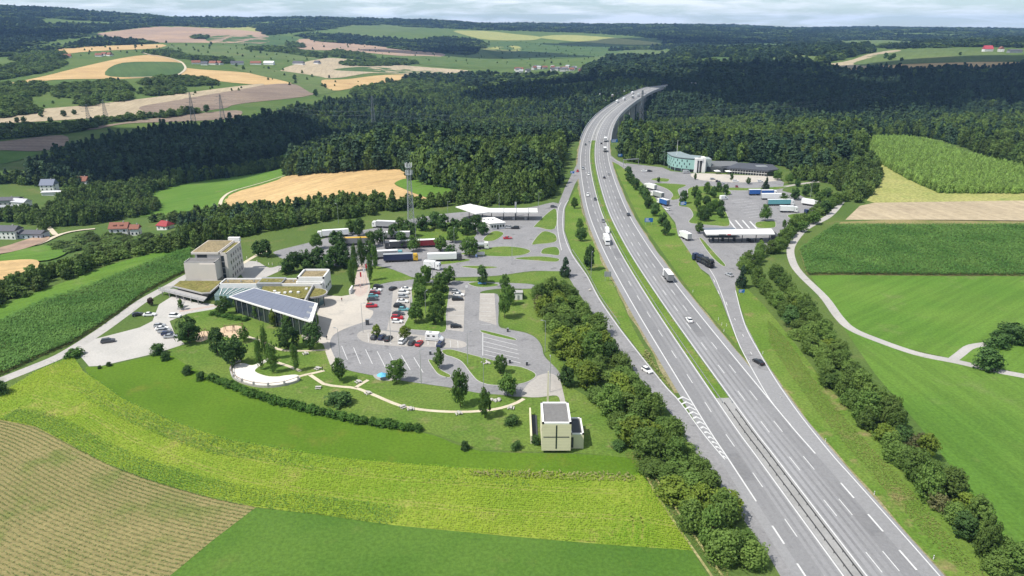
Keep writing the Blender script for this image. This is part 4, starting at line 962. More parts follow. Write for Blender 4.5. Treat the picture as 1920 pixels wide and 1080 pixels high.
hp = resample(catmull(ground([(1395, 512), (1415, 488), (1440, 478), (1465, 460), (1480, 440), (1500, 425), (1530, 405), (1560, 385), (1590, 372)]), 6), 5.0)
for i, (x, y) in enumerate(hp):
    tree(0, 0, random.uniform(4.5, 8), random.uniform(5, 7.5), 'belt', f'{ordw(i + 1)} shrub from the front along the farm track behind the canopy', 'shrub', 'shrub', 'shrubs between farm track and far service area', xy=(x + random.uniform(-2, 2), y + random.uniform(-2, 2)))

# ------------------------------------------------------------------ woods: nobody could count them
def gn_group(name, templates):
    g = bpy.data.node_groups.new(name, 'GeometryNodeTree')
    g.interface.new_socket('Geometry', in_out='INPUT', socket_type='NodeSocketGeometry')
    g.interface.new_socket('Geometry', in_out='OUTPUT', socket_type='NodeSocketGeometry')
    n, l = g.nodes, g.links
    gi, go = n.new('NodeGroupInput'), n.new('NodeGroupOutput')
    iop = n.new('GeometryNodeInstanceOnPoints')
    if len(templates) > 1:
        j = n.new('GeometryNodeJoinGeometry')
        iop.inputs['Pick Instance'].default_value = True
    for t in templates:
        oi = n.new('GeometryNodeObjectInfo'); oi.inputs['Object'].default_value = t; oi.inputs['As Instance'].default_value = True
        l.new(oi.outputs['Geometry'], j.inputs[0] if len(templates) > 1 else iop.inputs['Instance'])
    if len(templates) > 1: l.new(j.outputs[0], iop.inputs['Instance'])
    def attr(nm, ty):
        a = n.new('GeometryNodeInputNamedAttribute'); a.data_type = ty; a.inputs['Name'].default_value = nm; return a.outputs['Attribute']
    l.new(attr('ix', 'INT'), iop.inputs['Instance Index'])
    l.new(attr('sc', 'FLOAT_VECTOR'), iop.inputs['Scale'])
    cmb = n.new('ShaderNodeCombineXYZ'); l.new(attr('rz', 'FLOAT'), cmb.inputs['Z'])
    l.new(cmb.outputs[0], iop.inputs['Rotation'])
    l.new(gi.outputs[0], iop.inputs['Points']); l.new(iop.outputs[0], go.inputs[0])
    return g

def scatter(name, pts, sc, ix, group, label, cat, kind='stuff'):
    me = bpy.data.meshes.new(name); n = len(pts)
    me.vertices.add(n); me.vertices.foreach_set('co', np.asarray(pts, np.float32).ravel())
    a = me.attributes.new('sc', 'FLOAT_VECTOR', 'POINT'); a.data.foreach_set('vector', np.asarray(sc, np.float32).ravel())
    a = me.attributes.new('ix', 'INT', 'POINT'); a.data.foreach_set('value', np.asarray(ix, np.int32))
    a = me.attributes.new('rz', 'FLOAT', 'POINT'); a.data.foreach_set('value', rng.uniform(0, 6.28, n).astype(np.float32))
    o = link(name, me)
    md = o.modifiers.new('scatter', 'NODES'); md.node_group = group
    return tag(o, label, cat, kind=kind)

def tmpl(me): return bpy.data.objects.new('template_' + me.name, me)
def forest_conifer(seed):
    return crown('conifer', L_CONI, CONE, 60, 700, 0.55, 1.15, 0.6, 10, 3.0, seed=seed)
def forest_broad(seed):
    return crown('broadleaf', L_FOREST, ROUND, 40, 650, 0.72, 1.7, 0.6, 10, 5.0, seed=seed)
T_CON = [tmpl(forest_conifer(s)) for s in (1, 2, 3)]
T_BRO = [tmpl(forest_broad(s)) for s in (4, 5)] + [tmpl(crown('light_broadleaf', L_LIGHT, ROUND, 34, 600, 0.72, 1.9, 0.6, 10, 5.0, seed=6))]
G_MIX = gn_group('mixed_wood', T_BRO + T_CON)          # joined last to first: 0-2 conifers, 3-5 broadleaves
T_PL = [tmpl(crown('plantation_plant', L_PLANT, COLM, 30, 260, 0.7, 2.2, 0.2, 10, 4.0, seed=s)) for s in (8, 9)]
G_PL = gn_group('plantation', T_PL)

def poly_points(w, spacing, jit=0.45):
    lo, hi = w.min(0), w.max(0)
    gx, gy = np.meshgrid(np.arange(lo[0], hi[0], spacing), np.arange(lo[1], hi[1], spacing))
    gx = gx + (np.arange(gx.shape[0])[:, None] % 2) * spacing / 2
    p = np.stack([gx.ravel(), gy.ravel()], 1) + rng.uniform(-jit, jit, (gx.size, 2)) * spacing
    return p[inside(p[:, 0], p[:, 1], w)]
_mcx = resample(MC, 12.0)

def clear_of_road(p, z, h):
    d = np.full(len(p), 1e9)
    for q in _mcx: d = np.minimum(d, np.hypot(p[:, 0] - q[0], p[:, 1] - q[1]) + (11 if q[1] > 1372 else 0))
    return (d > 27) | ((z + h < -5) & (p[:, 1] > YB0 + 15))
TREES_TOTAL = [0]

def wood(px, spacing, conif, hr, label, world_pts=False, smooth=True, wfac=1.0, solo=False, name='wood'):
    w = np.asarray(px, float) if world_pts else ground(px)
    if smooth: w = catmull(w, 3, True)
    p = poly_points(w, spacing)
    n = len(p)
    # patches of conifers and broadleaves
    u = 0.5 + 0.5 * np.sin(p[:, 0] / 61 + 2 * np.sin(p[:, 1] / 83)) * np.cos(p[:, 1] / 47)
    isc = (u * 0.5 + rng.uniform(0, 0.5, n)) < conif
    stand = 0.86 + 0.26 * np.sin(p[:, 0] / 37 + 1.7 * np.sin(p[:, 1] / 29 + 1)) * np.cos(p[:, 1] / 33)   # older and younger stands
    h = rng.uniform(hr[0], hr[1], n) * np.where(isc, 1.12, 0.9) * stand
    z = Zt(p[:, 0], p[:, 1])
    ok = clear_of_road(p, z, h)
    if p[:, 1].max() > 1700:
        for q_ in CLEAR: ok &= ~inside(p[:, 0], p[:, 1], q_)
    p, z, h, isc = p[ok], z[ok], h[ok], isc[ok]; n = len(p)
    if n == 0: return
    wd = np.where(isc, h * rng.uniform(0.8, 1.25, n), np.maximum(h * 0.62, 0 if solo else spacing * 1.25) * rng.uniform(0.85, 1.2, n)) * wfac
    sc = np.stack([wd / 10, wd / 10, h / 10], 1)
    ix = np.where(isc, rng.integers(0, 3, n), 3 + rng.integers(0, 3, n))
    TREES_TOTAL[0] += n
    scatter(name, np.c_[p, z - 0.3], sc, ix, G_MIX, label, 'wood')
wood([(540, 330), (650, 322), (757, 319), (776, 336), (868, 361), (1000, 372), (1036, 350), (1070, 300), (1086, 262), (1070, 256), (950, 260), (800, 264), (650, 268), (580, 286), (548, 308)], 5.2, 0.45, (14, 25), 'mixed wood on the plateau edge behind the golden field')
wood([(70, 348), (60, 330), (100, 303), (200, 277), (300, 256), (440, 246), (500, 236), (560, 217), (590, 240), (600, 262), (585, 268), (545, 280), (500, 306), (430, 318), (300, 330), (170, 345)], 6.5, 0.8, (17, 25), 'dark shaded wood on the far valley side')
wood([(560, 217), (650, 197), (740, 190), (860, 176), (1000, 170), (1100, 168), (1200, 163), (1245, 170), (1170, 212), (1100, 246), (900, 258), (650, 265), (600, 262), (585, 240)], 7.0, 0.45, (13, 24), 'wide wood filling the gorge left of the viaduct')
wood([(1152, 282), (1172, 300), (1200, 306), (1255, 312), (1275, 308), (1330, 301), (1470, 312), (1500, 332), (1560, 318), (1620, 292), (1628, 258), (1720, 256), (1830, 286), (1940, 322), (2100, 330), (2100, 232), (1700, 233), (1400, 236), (1250, 233), (1190, 240)], 5.6, 0.35, (12, 23), 'mixed wood behind the motel')
wood([(1195, 226), (1300, 230), (1500, 230), (1925, 228), (2150, 228), (2150, 158), (1900, 158), (1700, 160), (1500, 166), (1400, 160), (1300, 168), (1235, 172), (1185, 205)], 8.0, 0.85, (17, 26), 'dark shaded conifer wood beyond the gorge')
wood([(1100, 150), (1240, 163), (1400, 157), (1500, 162), (1590, 146), (1560, 134), (1520, 124), (1600, 106), (1640, 94), (1560, 92), (1400, 95), (1250, 100), (1160, 110), (1110, 128)], 15.0, 0.7, (18, 27), 'wood filling the hollow beyond the viaduct', wfac=1.8)
wood([(1590, 139), (1700, 141), (1800, 137), (1930, 130), (2150, 128), (2150, 156), (1900, 157), (1700, 158), (1560, 160), (1545, 150)], 11.0, 0.8, (17, 25), 'conifer edge under the golden hill foot', wfac=1.4)
wood([(1488, 334), (1560, 306), (1625, 300), (1648, 322), (1645, 350), (1612, 382), (1585, 372), (1560, 346), (1520, 340)], 5.2, 0.1, (8, 13), 'light broadleaf grove between motel garden and hay strip')
wood([(-60, 600), (0, 572), (69, 547), (146, 518), (208, 495), (287, 474), (352, 463), (352, 446), (280, 455), (205, 470), (140, 498), (80, 522), (0, 548), (-60, 565)], 5.0, 0.1, (5, 9.5), 'broadleaf belt on the slope below the hotel meadow')
wood([(352, 464), (420, 452), (480, 440), (560, 424), (650, 413), (700, 404), (760, 394), (855, 388), (940, 386), (1000, 382), (1038, 366), (1035, 358), (980, 366), (870, 372), (800, 384), (700, 386), (560, 398), (440, 404), (340, 428)], 5.0, 0.2, (8, 15), 'broadleaf belt behind the truck park')
wood([(95, 400), (130, 372), (190, 358), (230, 372), (270, 372), (300, 388), (280, 402), (240, 410), (180, 420), (120, 425), (100, 420)], 5.5, 0.1, (9, 15), 'round broadleaf grove above the white village houses')
wood([(240, 348), (340, 335), (430, 325), (490, 312), (530, 306), (520, 318), (440, 332), (340, 347), (260, 372), (200, 385), (180, 372)], 5.5, 0.15, (9, 15), 'broadleaf row along the upper meadow edge')
wood([(-60, 420), (0, 418), (60, 424), (95, 430), (95, 415), (70, 398), (40, 402), (0, 404), (-60, 404)], 5.5, 0.05, (8, 13), 'village trees around the grey sheds')
wood([(115, 456), (180, 442), (260, 446), (330, 438), (345, 448), (300, 458), (240, 464), (200, 466), (150, 470), (110, 480), (90, 470)], 8.0, 0.05, (3.4, 5.6), 'orchard and bushes below the white village house')
wood([(325, 424), (352, 418), (340, 408), (300, 410), (280, 416), (300, 420)], 6.0, 0.1, (6, 9), 'trees around the red roofed cottage')
wood([(0, 345), (60, 348), (100, 352), (150, 350), (220, 345), (250, 330), (180, 332), (100, 338), (0, 335), (-60, 332), (-60, 350)], 7.0, 0.4, (9, 15), 'shaded village trees at the foot of the dark wood')
# hedgerows and copses in the far fields
for px, sp, lab in [
 ([(90, 168), (150, 160), (215, 152), (242, 166), (237, 190), (180, 186), (115, 183)], 11, 'long copse between pale stubble and golden field'),
 ([(262, 156), (310, 148), (380, 150), (412, 158), (350, 162), (290, 162)], 11, 'copse below the lens shaped field'),
 ([(262, 174), (300, 168), (345, 166), (340, 176), (290, 181)], 11, 'small pale copse with white sheds'),
 ([(-60, 166), (0, 164), (80, 158), (78, 176), (40, 190), (55, 200), (20, 206), (-60, 208)], 11, 'copse at the left edge below the golden field'),
 ([(-60, 135), (0, 128), (60, 122), (118, 117), (110, 128), (60, 140), (0, 150), (-60, 155)], 12, 'wooded band left of the curved golden field'),
 ([(20, 112), (70, 100), (118, 100), (120, 112), (60, 116)], 12, 'trees by the small farm on the slope'),
 ([(270, 98), (320, 97), (350, 105), (430, 112), (420, 120), (350, 112), (290, 103)], 13, 'trees around the distant farm'),
 ([(-60, 245), (0, 242), (100, 238), (160, 236), (215, 226), (160, 247), (90, 254), (0, 262), (-60, 264)], 9, 'hedge line along the valley road'),
 ([(220, 225), (290, 218), (285, 222), (225, 229)], 8, 'bushy hedge before the grey brown field'),
 ([(296, 219), (365, 210), (363, 214), (300, 222)], 8, 'low hedge right of the bushy one'),
 ([(0, 212), (55, 205), (75, 210), (20, 220), (-60, 224), (-60, 216)], 9, 'scrub on the left slope'),
 ([(145, 194), (180, 190), (182, 198), (150, 201)], 9, 'small scrub patch on the pale stubble'),
 ([(468, 90), (530, 92), (602, 104), (600, 109), (520, 98), (470, 94)], 13, 'hedge above the long green field'),
 ([(540, 82), (568, 84), (566, 90), (542, 88)], 14, 'tiny wood beside the reddish field'),
 ([(362, 68), (388, 68), (386, 73), (364, 73)], 14, 'tiny hedge on the reddish field'),
 ([(612, 98), (640, 98), (700, 106), (690, 112), (620, 106)], 13, 'scattered trees right of the farm'),
 ([(640, 118), (720, 112), (780, 118), (760, 122), (660, 124)], 13, 'hedge trees above the wide pale field'),
 ([(660, 172), (700, 160), (745, 158), (780, 150), (830, 146), (870, 152), (860, 165), (760, 180), (680, 190)], 10, 'round topped trees along the golden field corner'),
]: wood(px, sp, 0.12, (8, 14), lab, wfac=1.35)
for px, sp, lab in [
 ([(-200, 34), (0, 32), (70, 34), (85, 44), (140, 46), (300, 46), (400, 40), (478, 43), (482, 50), (330, 49), (190, 60), (150, 70), (110, 76), (0, 92), (-200, 96)], 24, 'dark wooded ridge on the left skyline'),
 ([(-200, 98), (0, 96), (110, 88), (150, 80), (210, 72), (280, 80), (250, 84), (120, 92), (40, 104), (-200, 112)], 22, 'wood band below the left ridge'),
 ([(487, 48), (560, 42), (640, 39), (695, 42), (700, 48), (640, 50), (550, 62), (492, 64)], 24, 'wooded hilltop in the middle skyline'),
 ([(560, 66), (640, 67), (720, 72), (780, 76), (860, 72), (905, 80), (900, 92), (880, 102), (780, 96), (700, 86), (600, 78)], 20, 'dark wood behind the reddish stubble field'),
 ([(700, 43), (800, 47), (860, 50), (960, 53), (1040, 56), (1250, 57), (1330, 58), (1330, 66), (1250, 74), (1160, 66), (1080, 61), (960, 58), (850, 54), (760, 50)], 26, 'far wooded ridge in the middle'),
 ([(1240, 60), (1330, 60), (1480, 64), (1700, 67), (1960, 70), (2200, 74), (2200, 84), (1900, 80), (1640, 84), (1400, 90), (1260, 92), (1160, 100), (1150, 92), (1240, 84)], 26, 'wide wooded plain under the right skyline'),
 ([(1660, 92), (1800, 88), (1930, 90), (2200, 94), (2200, 88), (1920, 82), (1700, 84)], 20, 'tree line behind the red roofed hill house'),
 ([(760, 146), (880, 142), (1000, 144), (1120, 142), (1120, 152), (1000, 160), (860, 162), (790, 156)], 15, 'trees below the far village in the hollow'),
]: wood(px, sp, 0.75, (11, 16), lab, wfac=2.6)
_az = np.radians(np.linspace(-44, 44, 45))
for r0, r1, sp, lab in ((5600, 7600, 42, 'dark woods rolling behind the ridge line'), (7600, 11800, 70, 'farthest blue woods along the horizon')):
    ring = np.r_[np.stack([r0 * np.sin(_az), r0 * np.cos(_az)], 1), np.stack([r1 * np.sin(_az[::-1]), r1 * np.cos(_az[::-1])], 1)]
    wood(ring, sp, 0.75, (13, 20), lab, world_pts=True, smooth=False, wfac=sp / 11)
for a0, a1, r0, r1, lab in ((-44, -19.5, 4550, 5700, 'dark wooded crest on the left horizon'), (-19, -10.8, 5050, 5700, 'wooded crest in the middle of the horizon'), (-10, 44, 5300, 5700, 'low wooded crest across the right horizon')):
    az_ = np.radians(np.linspace(a0, a1, 20))
    ring = np.r_[np.stack([r0 * np.sin(az_), r0 * np.cos(az_)], 1), np.stack([r1 * np.sin(az_[::-1]), r1 * np.cos(az_[::-1])], 1)]
    wood(ring, 32, 0.75, (12, 19), lab, world_pts=True, smooth=False, wfac=2.9)
for px, sp, lab in [([(100, 96), (300, 84), (480, 86), (600, 98), (560, 118), (420, 112), (280, 100), (120, 110)], 75, 'scattered trees by the upper farms'),
                    ([(0, 168), (240, 165), (420, 160), (480, 166), (280, 192), (100, 200), (0, 212)], 42, 'scattered bushes on the rough slope pasture'),
                    ([(430, 122), (560, 132), (640, 150), (700, 146), (640, 172), (560, 168), (480, 142)], 60, 'scattered trees in the green hollow'),
                    ([(500, 62), (700, 66), (840, 98), (900, 120), (760, 118), (600, 100)], 95, 'scattered trees round the reddish stubble'),
                    ([(880, 76), (1150, 84), (1130, 116), (960, 124), (880, 112)], 85, 'scattered trees above the far village')]:
    wood(px, sp, 0.05, (5, 10), lab, wfac=1.5, solo=True)
# single trees out in the fields
ONE = [(553, 150, 12), (610, 165, 9), (592, 180, 14), (727, 160, 17), (735, 158, 15), (716, 166, 13), (396, 84, 12), (312, 81, 10), (1800, 104, 9), (1660, 110, 16), (1675, 110, 14), (1668, 113, 15), (1690, 115, 11), (388, 211, 12), (265, 174, 10), (20, 245, 12), (78, 220, 8), (45, 229, 8), (33, 230, 7), (95, 230, 8), (120, 219, 9), (140, 215, 8)]
for i, (x, y, h) in enumerate(sorted(ONE)):
    tree(x, y, h, h * 1.0, 'dark', f'{ordw(i + 1)} single field tree from the left on the far slopes', 'tree', 'tree', 'single trees in the far fields')
# tall pale plantation
w = ground([(1632, 264), (1700, 264), (1752, 274), (1812, 296), (1945, 328), (2100, 345), (2100, 364), (1925, 364), (1762, 363), (1702, 337), (1628, 294)])
p = poly_points(w, 2.4); h = rng.uniform(4.2, 7.0, len(p))
scatter('plantation', np.c_[p, Zt(p[:, 0], p[:, 1])], np.stack([h * 0 + 0.34, h * 0 + 0.34, h / 10], 1), rng.integers(0, 2, len(p)), G_PL, 'tall pale green plantation on the hill beside the hay strip', 'plantation')
# weeds along the crop edge and rough grass under the belts
def tufts(name, px, spacing, hr, wd, m, label, world_pts=False):
    w = np.asarray(px, float) if world_pts else ground(px)
    p = poly_points(w, spacing); n = len(p); h = rng.uniform(*hr, n)
    crop_mesh(name, p, h, wd, 3, m, label, 'grass', lean=0.8)

# ------------------------------------------------------------------ crops: rows of plants
def crop_mesh(name, p, h, wd, blades, m, label, cat, lean=0.35, z=None, cat_kind='stuff'):
    n = len(p); q = np.repeat(p, blades, 0); hh = np.repeat(h, blades)[:, None]
    th = rng.uniform(0, 2 * np.pi, (len(q), 1)); d = np.c_[np.cos(th), np.sin(th)]; s = np.c_[-np.sin(th), np.cos(th)]
    w_ = wd * rng.uniform(0.6, 1.2, (len(q), 1)); ln = lean * hh * rng.uniform(0.6, 1.3, (len(q), 1))
    z0 = np.zeros((len(q), 1)) if z is None else np.repeat(z, blades)[:, None]
    zb = z0 + hh * rng.uniform(0.25, 0.8, (len(q), 1)); zt = np.minimum(zb + ln * rng.uniform(-0.2, 0.7, (len(q), 1)), z0 + hh)
    # arching leaves: from the stem out and up, so that they catch the sun
    a = np.c_[q - s * w_ * 0.25, zb]; b = np.c_[q + s * w_ * 0.25, zb]
    c = np.c_[q + d * ln + s * w_ * 0.5, zt]; e = np.c_[q + d * ln - s * w_ * 0.5, zt]
    me = mesh_np(name, np.stack([a, b, c, e], 1).reshape(-1, 3), 4, m)
    return tag(link(name, me), label, cat, kind=cat_kind)

def crop_rows(name, guide, poly, spacing, step, ks, hr, wd, blades, m, label, keep=None, lean=0.45, jit=0.12):
    g = resample(catmull(guide, 6), step)
    t = np.gradient(g, axis=0); t /= np.hypot(*t.T)[:, None]; nr = np.stack([t[:, 1], -t[:, 0]], 1)
    # extend the guide straight at both ends
    e0 = g[0] - t[0] * np.arange(step, 90, step)[::-1, None]; e1 = g[-1] + t[-1] * np.arange(step, 90, step)[:, None]
    nr = np.r_[np.repeat(nr[:1], len(e0), 0), nr, np.repeat(nr[-1:], len(e1), 0)]; g = np.r_[e0, g, e1]
    P = np.concatenate([g + nr * (k * spacing) for k in range(*ks)])
    P = P + rng.normal(0, jit, P.shape)
    P = P[inside(P[:, 0], P[:, 1], poly)]
    if keep is not None: P = P[rng.uniform(0, 1, len(P)) < keep(P)]
    return crop_mesh(name, P, rng.uniform(*hr, len(P)), wd, blades, m, label, 'crop', lean)
def vnoise(P, s, seed):
    r = np.random.default_rng(seed); o = np.zeros(len(P))
    for k in range(9):
        a = r.uniform(0, 6.28); f = s * r.uniform(0.6, 2.2)
        o += np.sin((P[:, 0] * math.cos(a) + P[:, 1] * math.sin(a)) * f + r.uniform(0, 6.28))
    return o / 3.0
K_CORN = leaf_mat('maize_leaves', (0.075, 0.175, 0.032), (0.125, 0.24, 0.05), 0.06, 0.2, 0.0)
K_YOUNG = leaf_mat('young_maize_leaves', (0.185, 0.34, 0.02), (0.31, 0.42, 0.03), 0.05, 0.25, 0.0)
K_SPARSE = leaf_mat('sparse_maize_leaves', (0.14, 0.20, 0.05), (0.21, 0.245, 0.085), 0.05, 0.2, 0.0)
wA = ground(A_TOP + A_BOT)
crop_rows('maize_field', ground(A_BOT[::-1]), wA, 0.78, 0.40, (-80, 80), (1.6, 2.1), 0.30, 4, K_CORN, 'tall dark green maize beside the farm lane')
wH = ground(H_POLY)
crop_rows('maize_field', ground([(1567, 515), (1768, 517), (1920, 517)]), wH, 0.78, 0.40, (-110, 110), (1.6, 2.1), 0.30, 4, K_CORN, 'tall dark green maize above the bright meadow',
          keep=lambda P: np.where((P[:, 0] < 118 + 0.15 * (P[:, 1] - 290)) & (P[:, 1] < 318), np.clip(0.45 + 0.35 * vnoise(P, 0.35, 3), 0.05, 1), 1.0))
wC = ground(C_OUT + [(1245, 945), (1300, 1032)] + C_IN[::-1][1:] + [(-60, 780), (-60, 760), (0, 738), (70, 695)])
def keepC(P):
    rut = np.full(len(P), 1e9)
    for q_ in RUTS:
        for s_ in resample(q_, 0.6): rut = np.minimum(rut, np.abs(P[:, 0] - s_[0]) + np.abs(P[:, 1] - s_[1]))
    return np.where(rut < 0.4, 0.4, 1.0) * np.clip(0.84 + 0.2 * vnoise(P, 0.07, 5) - 0.5 * np.clip((P[:, 0] + 10) / 60, 0, 1) * np.clip(vnoise(P, 0.12, 6), 0, 1), 0.12, 1)
crop_rows('young_maize', ground([(157, 740), (233, 800), (317, 840), (417, 876), (560, 905), (740, 930), (950, 950), (1150, 960), (1260, 975)]), wC, 0.75, 0.19, (-60, 60), (0.45, 0.7), 0.13, 3, K_YOUNG, 'yellow green young maize sweeping round the meadow', keep=keepC)
# darker border rows of the strip
def strip_poly(px, w0, w1):
    c = resample(catmull(ground(px), 5), 2.0); a, b = ribbon_verts(c, w0, w1); return np.r_[a, b[::-1]]
crop_rows('maize_border', ground(C_OUT), strip_poly(C_OUT[:-2], -0.2, 7.0), 0.6, 0.25, (-4, 14), (0.5, 0.85), 0.16, 3, K_CORN, 'taller dark maize rows bordering the deep green meadow', keep=lambda P: np.clip(0.34 + 0.32 * vnoise(P, 0.05, 21), 0.04, 0.7))
crop_rows('maize_border', ground(C_IN), strip_poly(C_IN[:8], -6.0, 0.3), 0.75, 0.2, (-9, 4), (0.5, 0.75), 0.15, 3, K_CORN, 'dark green rows bordering the striped field', keep=lambda P: np.clip(0.5 + 0.3 * vnoise(P, 0.06, 12), 0.05, 0.85))
wD = ground([(-60, 780), (0, 787), (67, 800), (200, 870), (300, 907), (400, 935), (480, 951), (400, 1012), (300, 1095), (200, 1180), (-250, 1180)])
crop_rows('sparse_maize', ground([(0, 790), (67, 812), (200, 878), (300, 914), (400, 942), (480, 958)]), wD, 1.15, 0.10, (-4, 64), (0.22, 0.36), 0.13, 3, K_SPARSE, 'sparse maize rows striping the brown field',
          keep=lambda P: np.clip(0.78 + 0.25 * vnoise(P, 0.08, 8) + 0.3 * (P[:, 1] > 165), 0.65, 1.0), jit=0.12)
K_WEED = leaf_mat('weeds', (0.16, 0.19, 0.05), (0.30, 0.27, 0.12), 0.8, 0.2, 0.0)
K_GRASS = leaf_mat('rough_grass', (0.12, 0.19, 0.03), (0.24, 0.23, 0.075), 0.12, 0.25, 0.0)
tufts('weeds', [(880, 884), (1000, 886), (1180, 889), (1195, 898), (1180, 904), (1000, 898), (880, 893)], 0.8, (0.4, 0.9), 0.35, K_WEED, 'straw coloured weeds along the top edge of the young maize')
tufts('rough_grass', [(1440, 600), (1480, 640), (1528, 715), (1580, 780), (1660, 868), (1720, 935), (1800, 1030), (1860, 1095), (1830, 1100), (1740, 1010), (1660, 920), (1590, 840), (1530, 770), (1480, 700), (1440, 640)], 0.55, (0.15, 0.35), 0.22, K_GRASS, 'rough grass in front of the belt by the far slip road')
tufts('rough_grass', [(1170, 850), (1235, 925), (1290, 1005), (1350, 1090), (1380, 1090), (1300, 985), (1250, 910), (1200, 845)], 0.55, (0.15, 0.35), 0.22, K_GRASS, 'rough grass along the belt by the near slip road')
tufts('rough_grass', [(1205, 668), (1252, 725), (1270, 745), (1262, 735), (1230, 690), (1212, 655)], 0.7, (0.5, 1.1), 0.4, K_WEED, 'dry weeds at the tip of the long verge')
# ------------------------------------------------------------------ building materials
B_BEIGE = mat('beige_render', (0.60, 0.55, 0.50), 0.9, noise=(0.4, 0.07))
B_CREAM = mat('cream_render', (0.62, 0.58, 0.40), 0.9, noise=(0.5, 0.06))
B_WHITE = mat('white_render', (0.72, 0.71, 0.69), 0.85, noise=(0.5, 0.05))
B_CONC = mat('concrete', (0.36, 0.35, 0.34), 0.9, noise=(0.4, 0.15))
B_GREY = mat('grey_metal', (0.33, 0.34, 0.35), 0.5, 0.3, noise=(0.6, 0.1))
B_DARKG = mat('dark_grey', (0.055, 0.06, 0.065), 0.6, noise=(0.6, 0.15))
B_ROOFG = mat('roof_gravel', (0.17, 0.165, 0.16), 0.95, noise=(1.2, 0.25))
B_SEDUM = ground_mat('sedum_roof', (0.145, 0.14, 0.04), (0.185, 0.165, 0.055), (0.23, 0.17, 0.08), 0.15, 1.2)
B_SEDUMB = ground_mat('brown_sedum_roof', (0.22, 0.18, 0.105), (0.27, 0.215, 0.125), (0.17, 0.155, 0.075), 0.12, 1.2)
B_GLASS = mat('window_glass', (0.02, 0.028, 0.035), 0.12, 0.0, 0.8)
B_GLASSB = mat('green_glass', (0.10, 0.17, 0.17), 0.1, 0.0, 0.8)
B_SOLAR = mat('solar_cells', (0.15, 0.165, 0.215), 0.38, 0.0, 0.6, noise=(0.35, 0.15))
B_TEAL = mat('teal_cladding', (0.27, 0.44, 0.40), 0.6, noise=(0.5, 0.08))
B_ROOFR = mat('red_tiles', (0.23, 0.10, 0.07), 0.85, noise=(1.5, 0.25))
B_ROOFD = mat('dark_tiles', (0.10, 0.10, 0.115), 0.8, noise=(1.5, 0.2))
B_STEEL = mat('galvanised_steel', (0.42, 0.44, 0.45), 0.45, 0.5)
B_BLUE = mat('sign_blue', (0.02, 0.13, 0.42), 0.5)
B_WOOD = mat('weathered_wood', (0.22, 0.15, 0.09), 0.9, noise=(3, 0.25))
B_STONE = mat('pale_stone', (0.42, 0.40, 0.37), 0.95, noise=(1.5, 0.25))

def rim(mb, poly, z0, z1, t=0.35):
    """parapet ring round a flat roof"""
    n = len(poly); c = np.mean(poly, 0)
    for i in range(n):
        a, b = np.array(poly[i], float), np.array(poly[(i + 1) % n], float)
        d = (b - a) / np.hypot(*(b - a)); nr = np.array([-d[1], d[0]])
        if np.dot(nr, c - a) < 0: nr = -nr
        e = t * 0.999
        mb.prism([tuple(a), tuple(b), tuple(b + nr * e - d * 0), tuple(a + nr * e)], z0, z1)
    return mb

# ------------------------------------------------------------------ service building with hotel tower
hotel = empty('hotel_tower', (0, 0, 0)); tag(hotel, 'beige hotel tower with flat sedum roof and rows of small windows', 'building')
TS = [(-135.2, 293.2), (-121.6, 293.2), (-121.6, 310.5), (-135.2, 310.5)]
MB().prism(TS, 0, 13.4).build('wall', B_BEIGE, hotel)
MB().prism([(-124.6, 293.25), (-121.65, 293.25), (-121.65, 310.4), (-124.6, 310.4)], 13.42, 13.46).build('side_roof', B_SEDUM, hotel)
rf = MB(); rf.prism([(-136.4, 292.6), (-124.8, 292.6), (-124.8, 311.2), (-136.4, 311.2)], 13.42, 14.3); rf.build('roof', B_BEIGE, hotel)
MB().prism([(-136.0, 293.0), (-125.2, 293.0), (-125.2, 310.8), (-136.0, 310.8)], 14.31, 14.36).build('roof_planting', B_SEDUMB, hotel)
pb = rim(MB(), [(-124.7, 293.2), (-121.6, 293.2), (-121.6, 310.5), (-124.7, 310.5)], 13.4, 13.95, 0.3); pb.build('parapet', B_BEIGE, hotel)
MB().box(-127.5, 311.3, 13.5, -122.4, 313.0, 15.4).build('lift_house', B_WHITE, hotel)
wm = MB().box(-121.66, -0.42, 0, -121.54, 0.42, 1.5).mesh('window', B_GLASS)
fm = MB().box(-121.63, -0.52, -0.1, -121.57, 0.52, 0).mesh('sill', B_GREY)
for r_ in range(4):
    for c_ in range(5):
        o = link('window', wm, hotel); o.location = (0, 297.2 + c_ * 2.7 + (0.9 if r_ % 2 else 0), 1.6 + r_ * 3.0)
        link('sill', fm, o)
MB().box(-124.2, 293.1, 2.0, -122.9, 293.16, 12.6).build('stair_glazing', B_GLASS, hotel)
for k in range(3): MB().box(-124.2, 293.06, 4.4 + k * 2.7, -122.9, 293.1, 4.7 + k * 2.7).build('spandrel', B_GREY, hotel)
blk = MB().prism([(-137.6, 287.2), (-124.6, 287.2), (-124.6, 293.1), (-137.6, 293.1)], 3.6, 11.3); blk.prism([(-131.0, 286.7), (-124.3, 286.7), (-124.3, 287.15), (-131.0, 287.15)], 3.6, 11.0); blk.build('stair_block', B_BEIGE, hotel)
rim(MB(), [(-137.6, 287.2), (-124.6, 287.2), (-124.6, 293.1), (-137.6, 293.1)], 11.31, 11.7, 0.35).build('parapet', B_CONC, hotel)
MB().prism([(-137.2, 287.6), (-125.0, 287.6), (-125.0, 292.9), (-137.2, 292.9)], 11.32, 11.36).build('block_roof', B_ROOFG, hotel)
MB().box(-134.2, 293.1, 11.4, -130.0, 293.17, 13.2).build('terrace_door', B_GLASS, hotel)

serv = empty('service_building', (0, 0, 0)); tag(serv, 'low service building with sedum roofs, solar hall and round canopy', 'building')
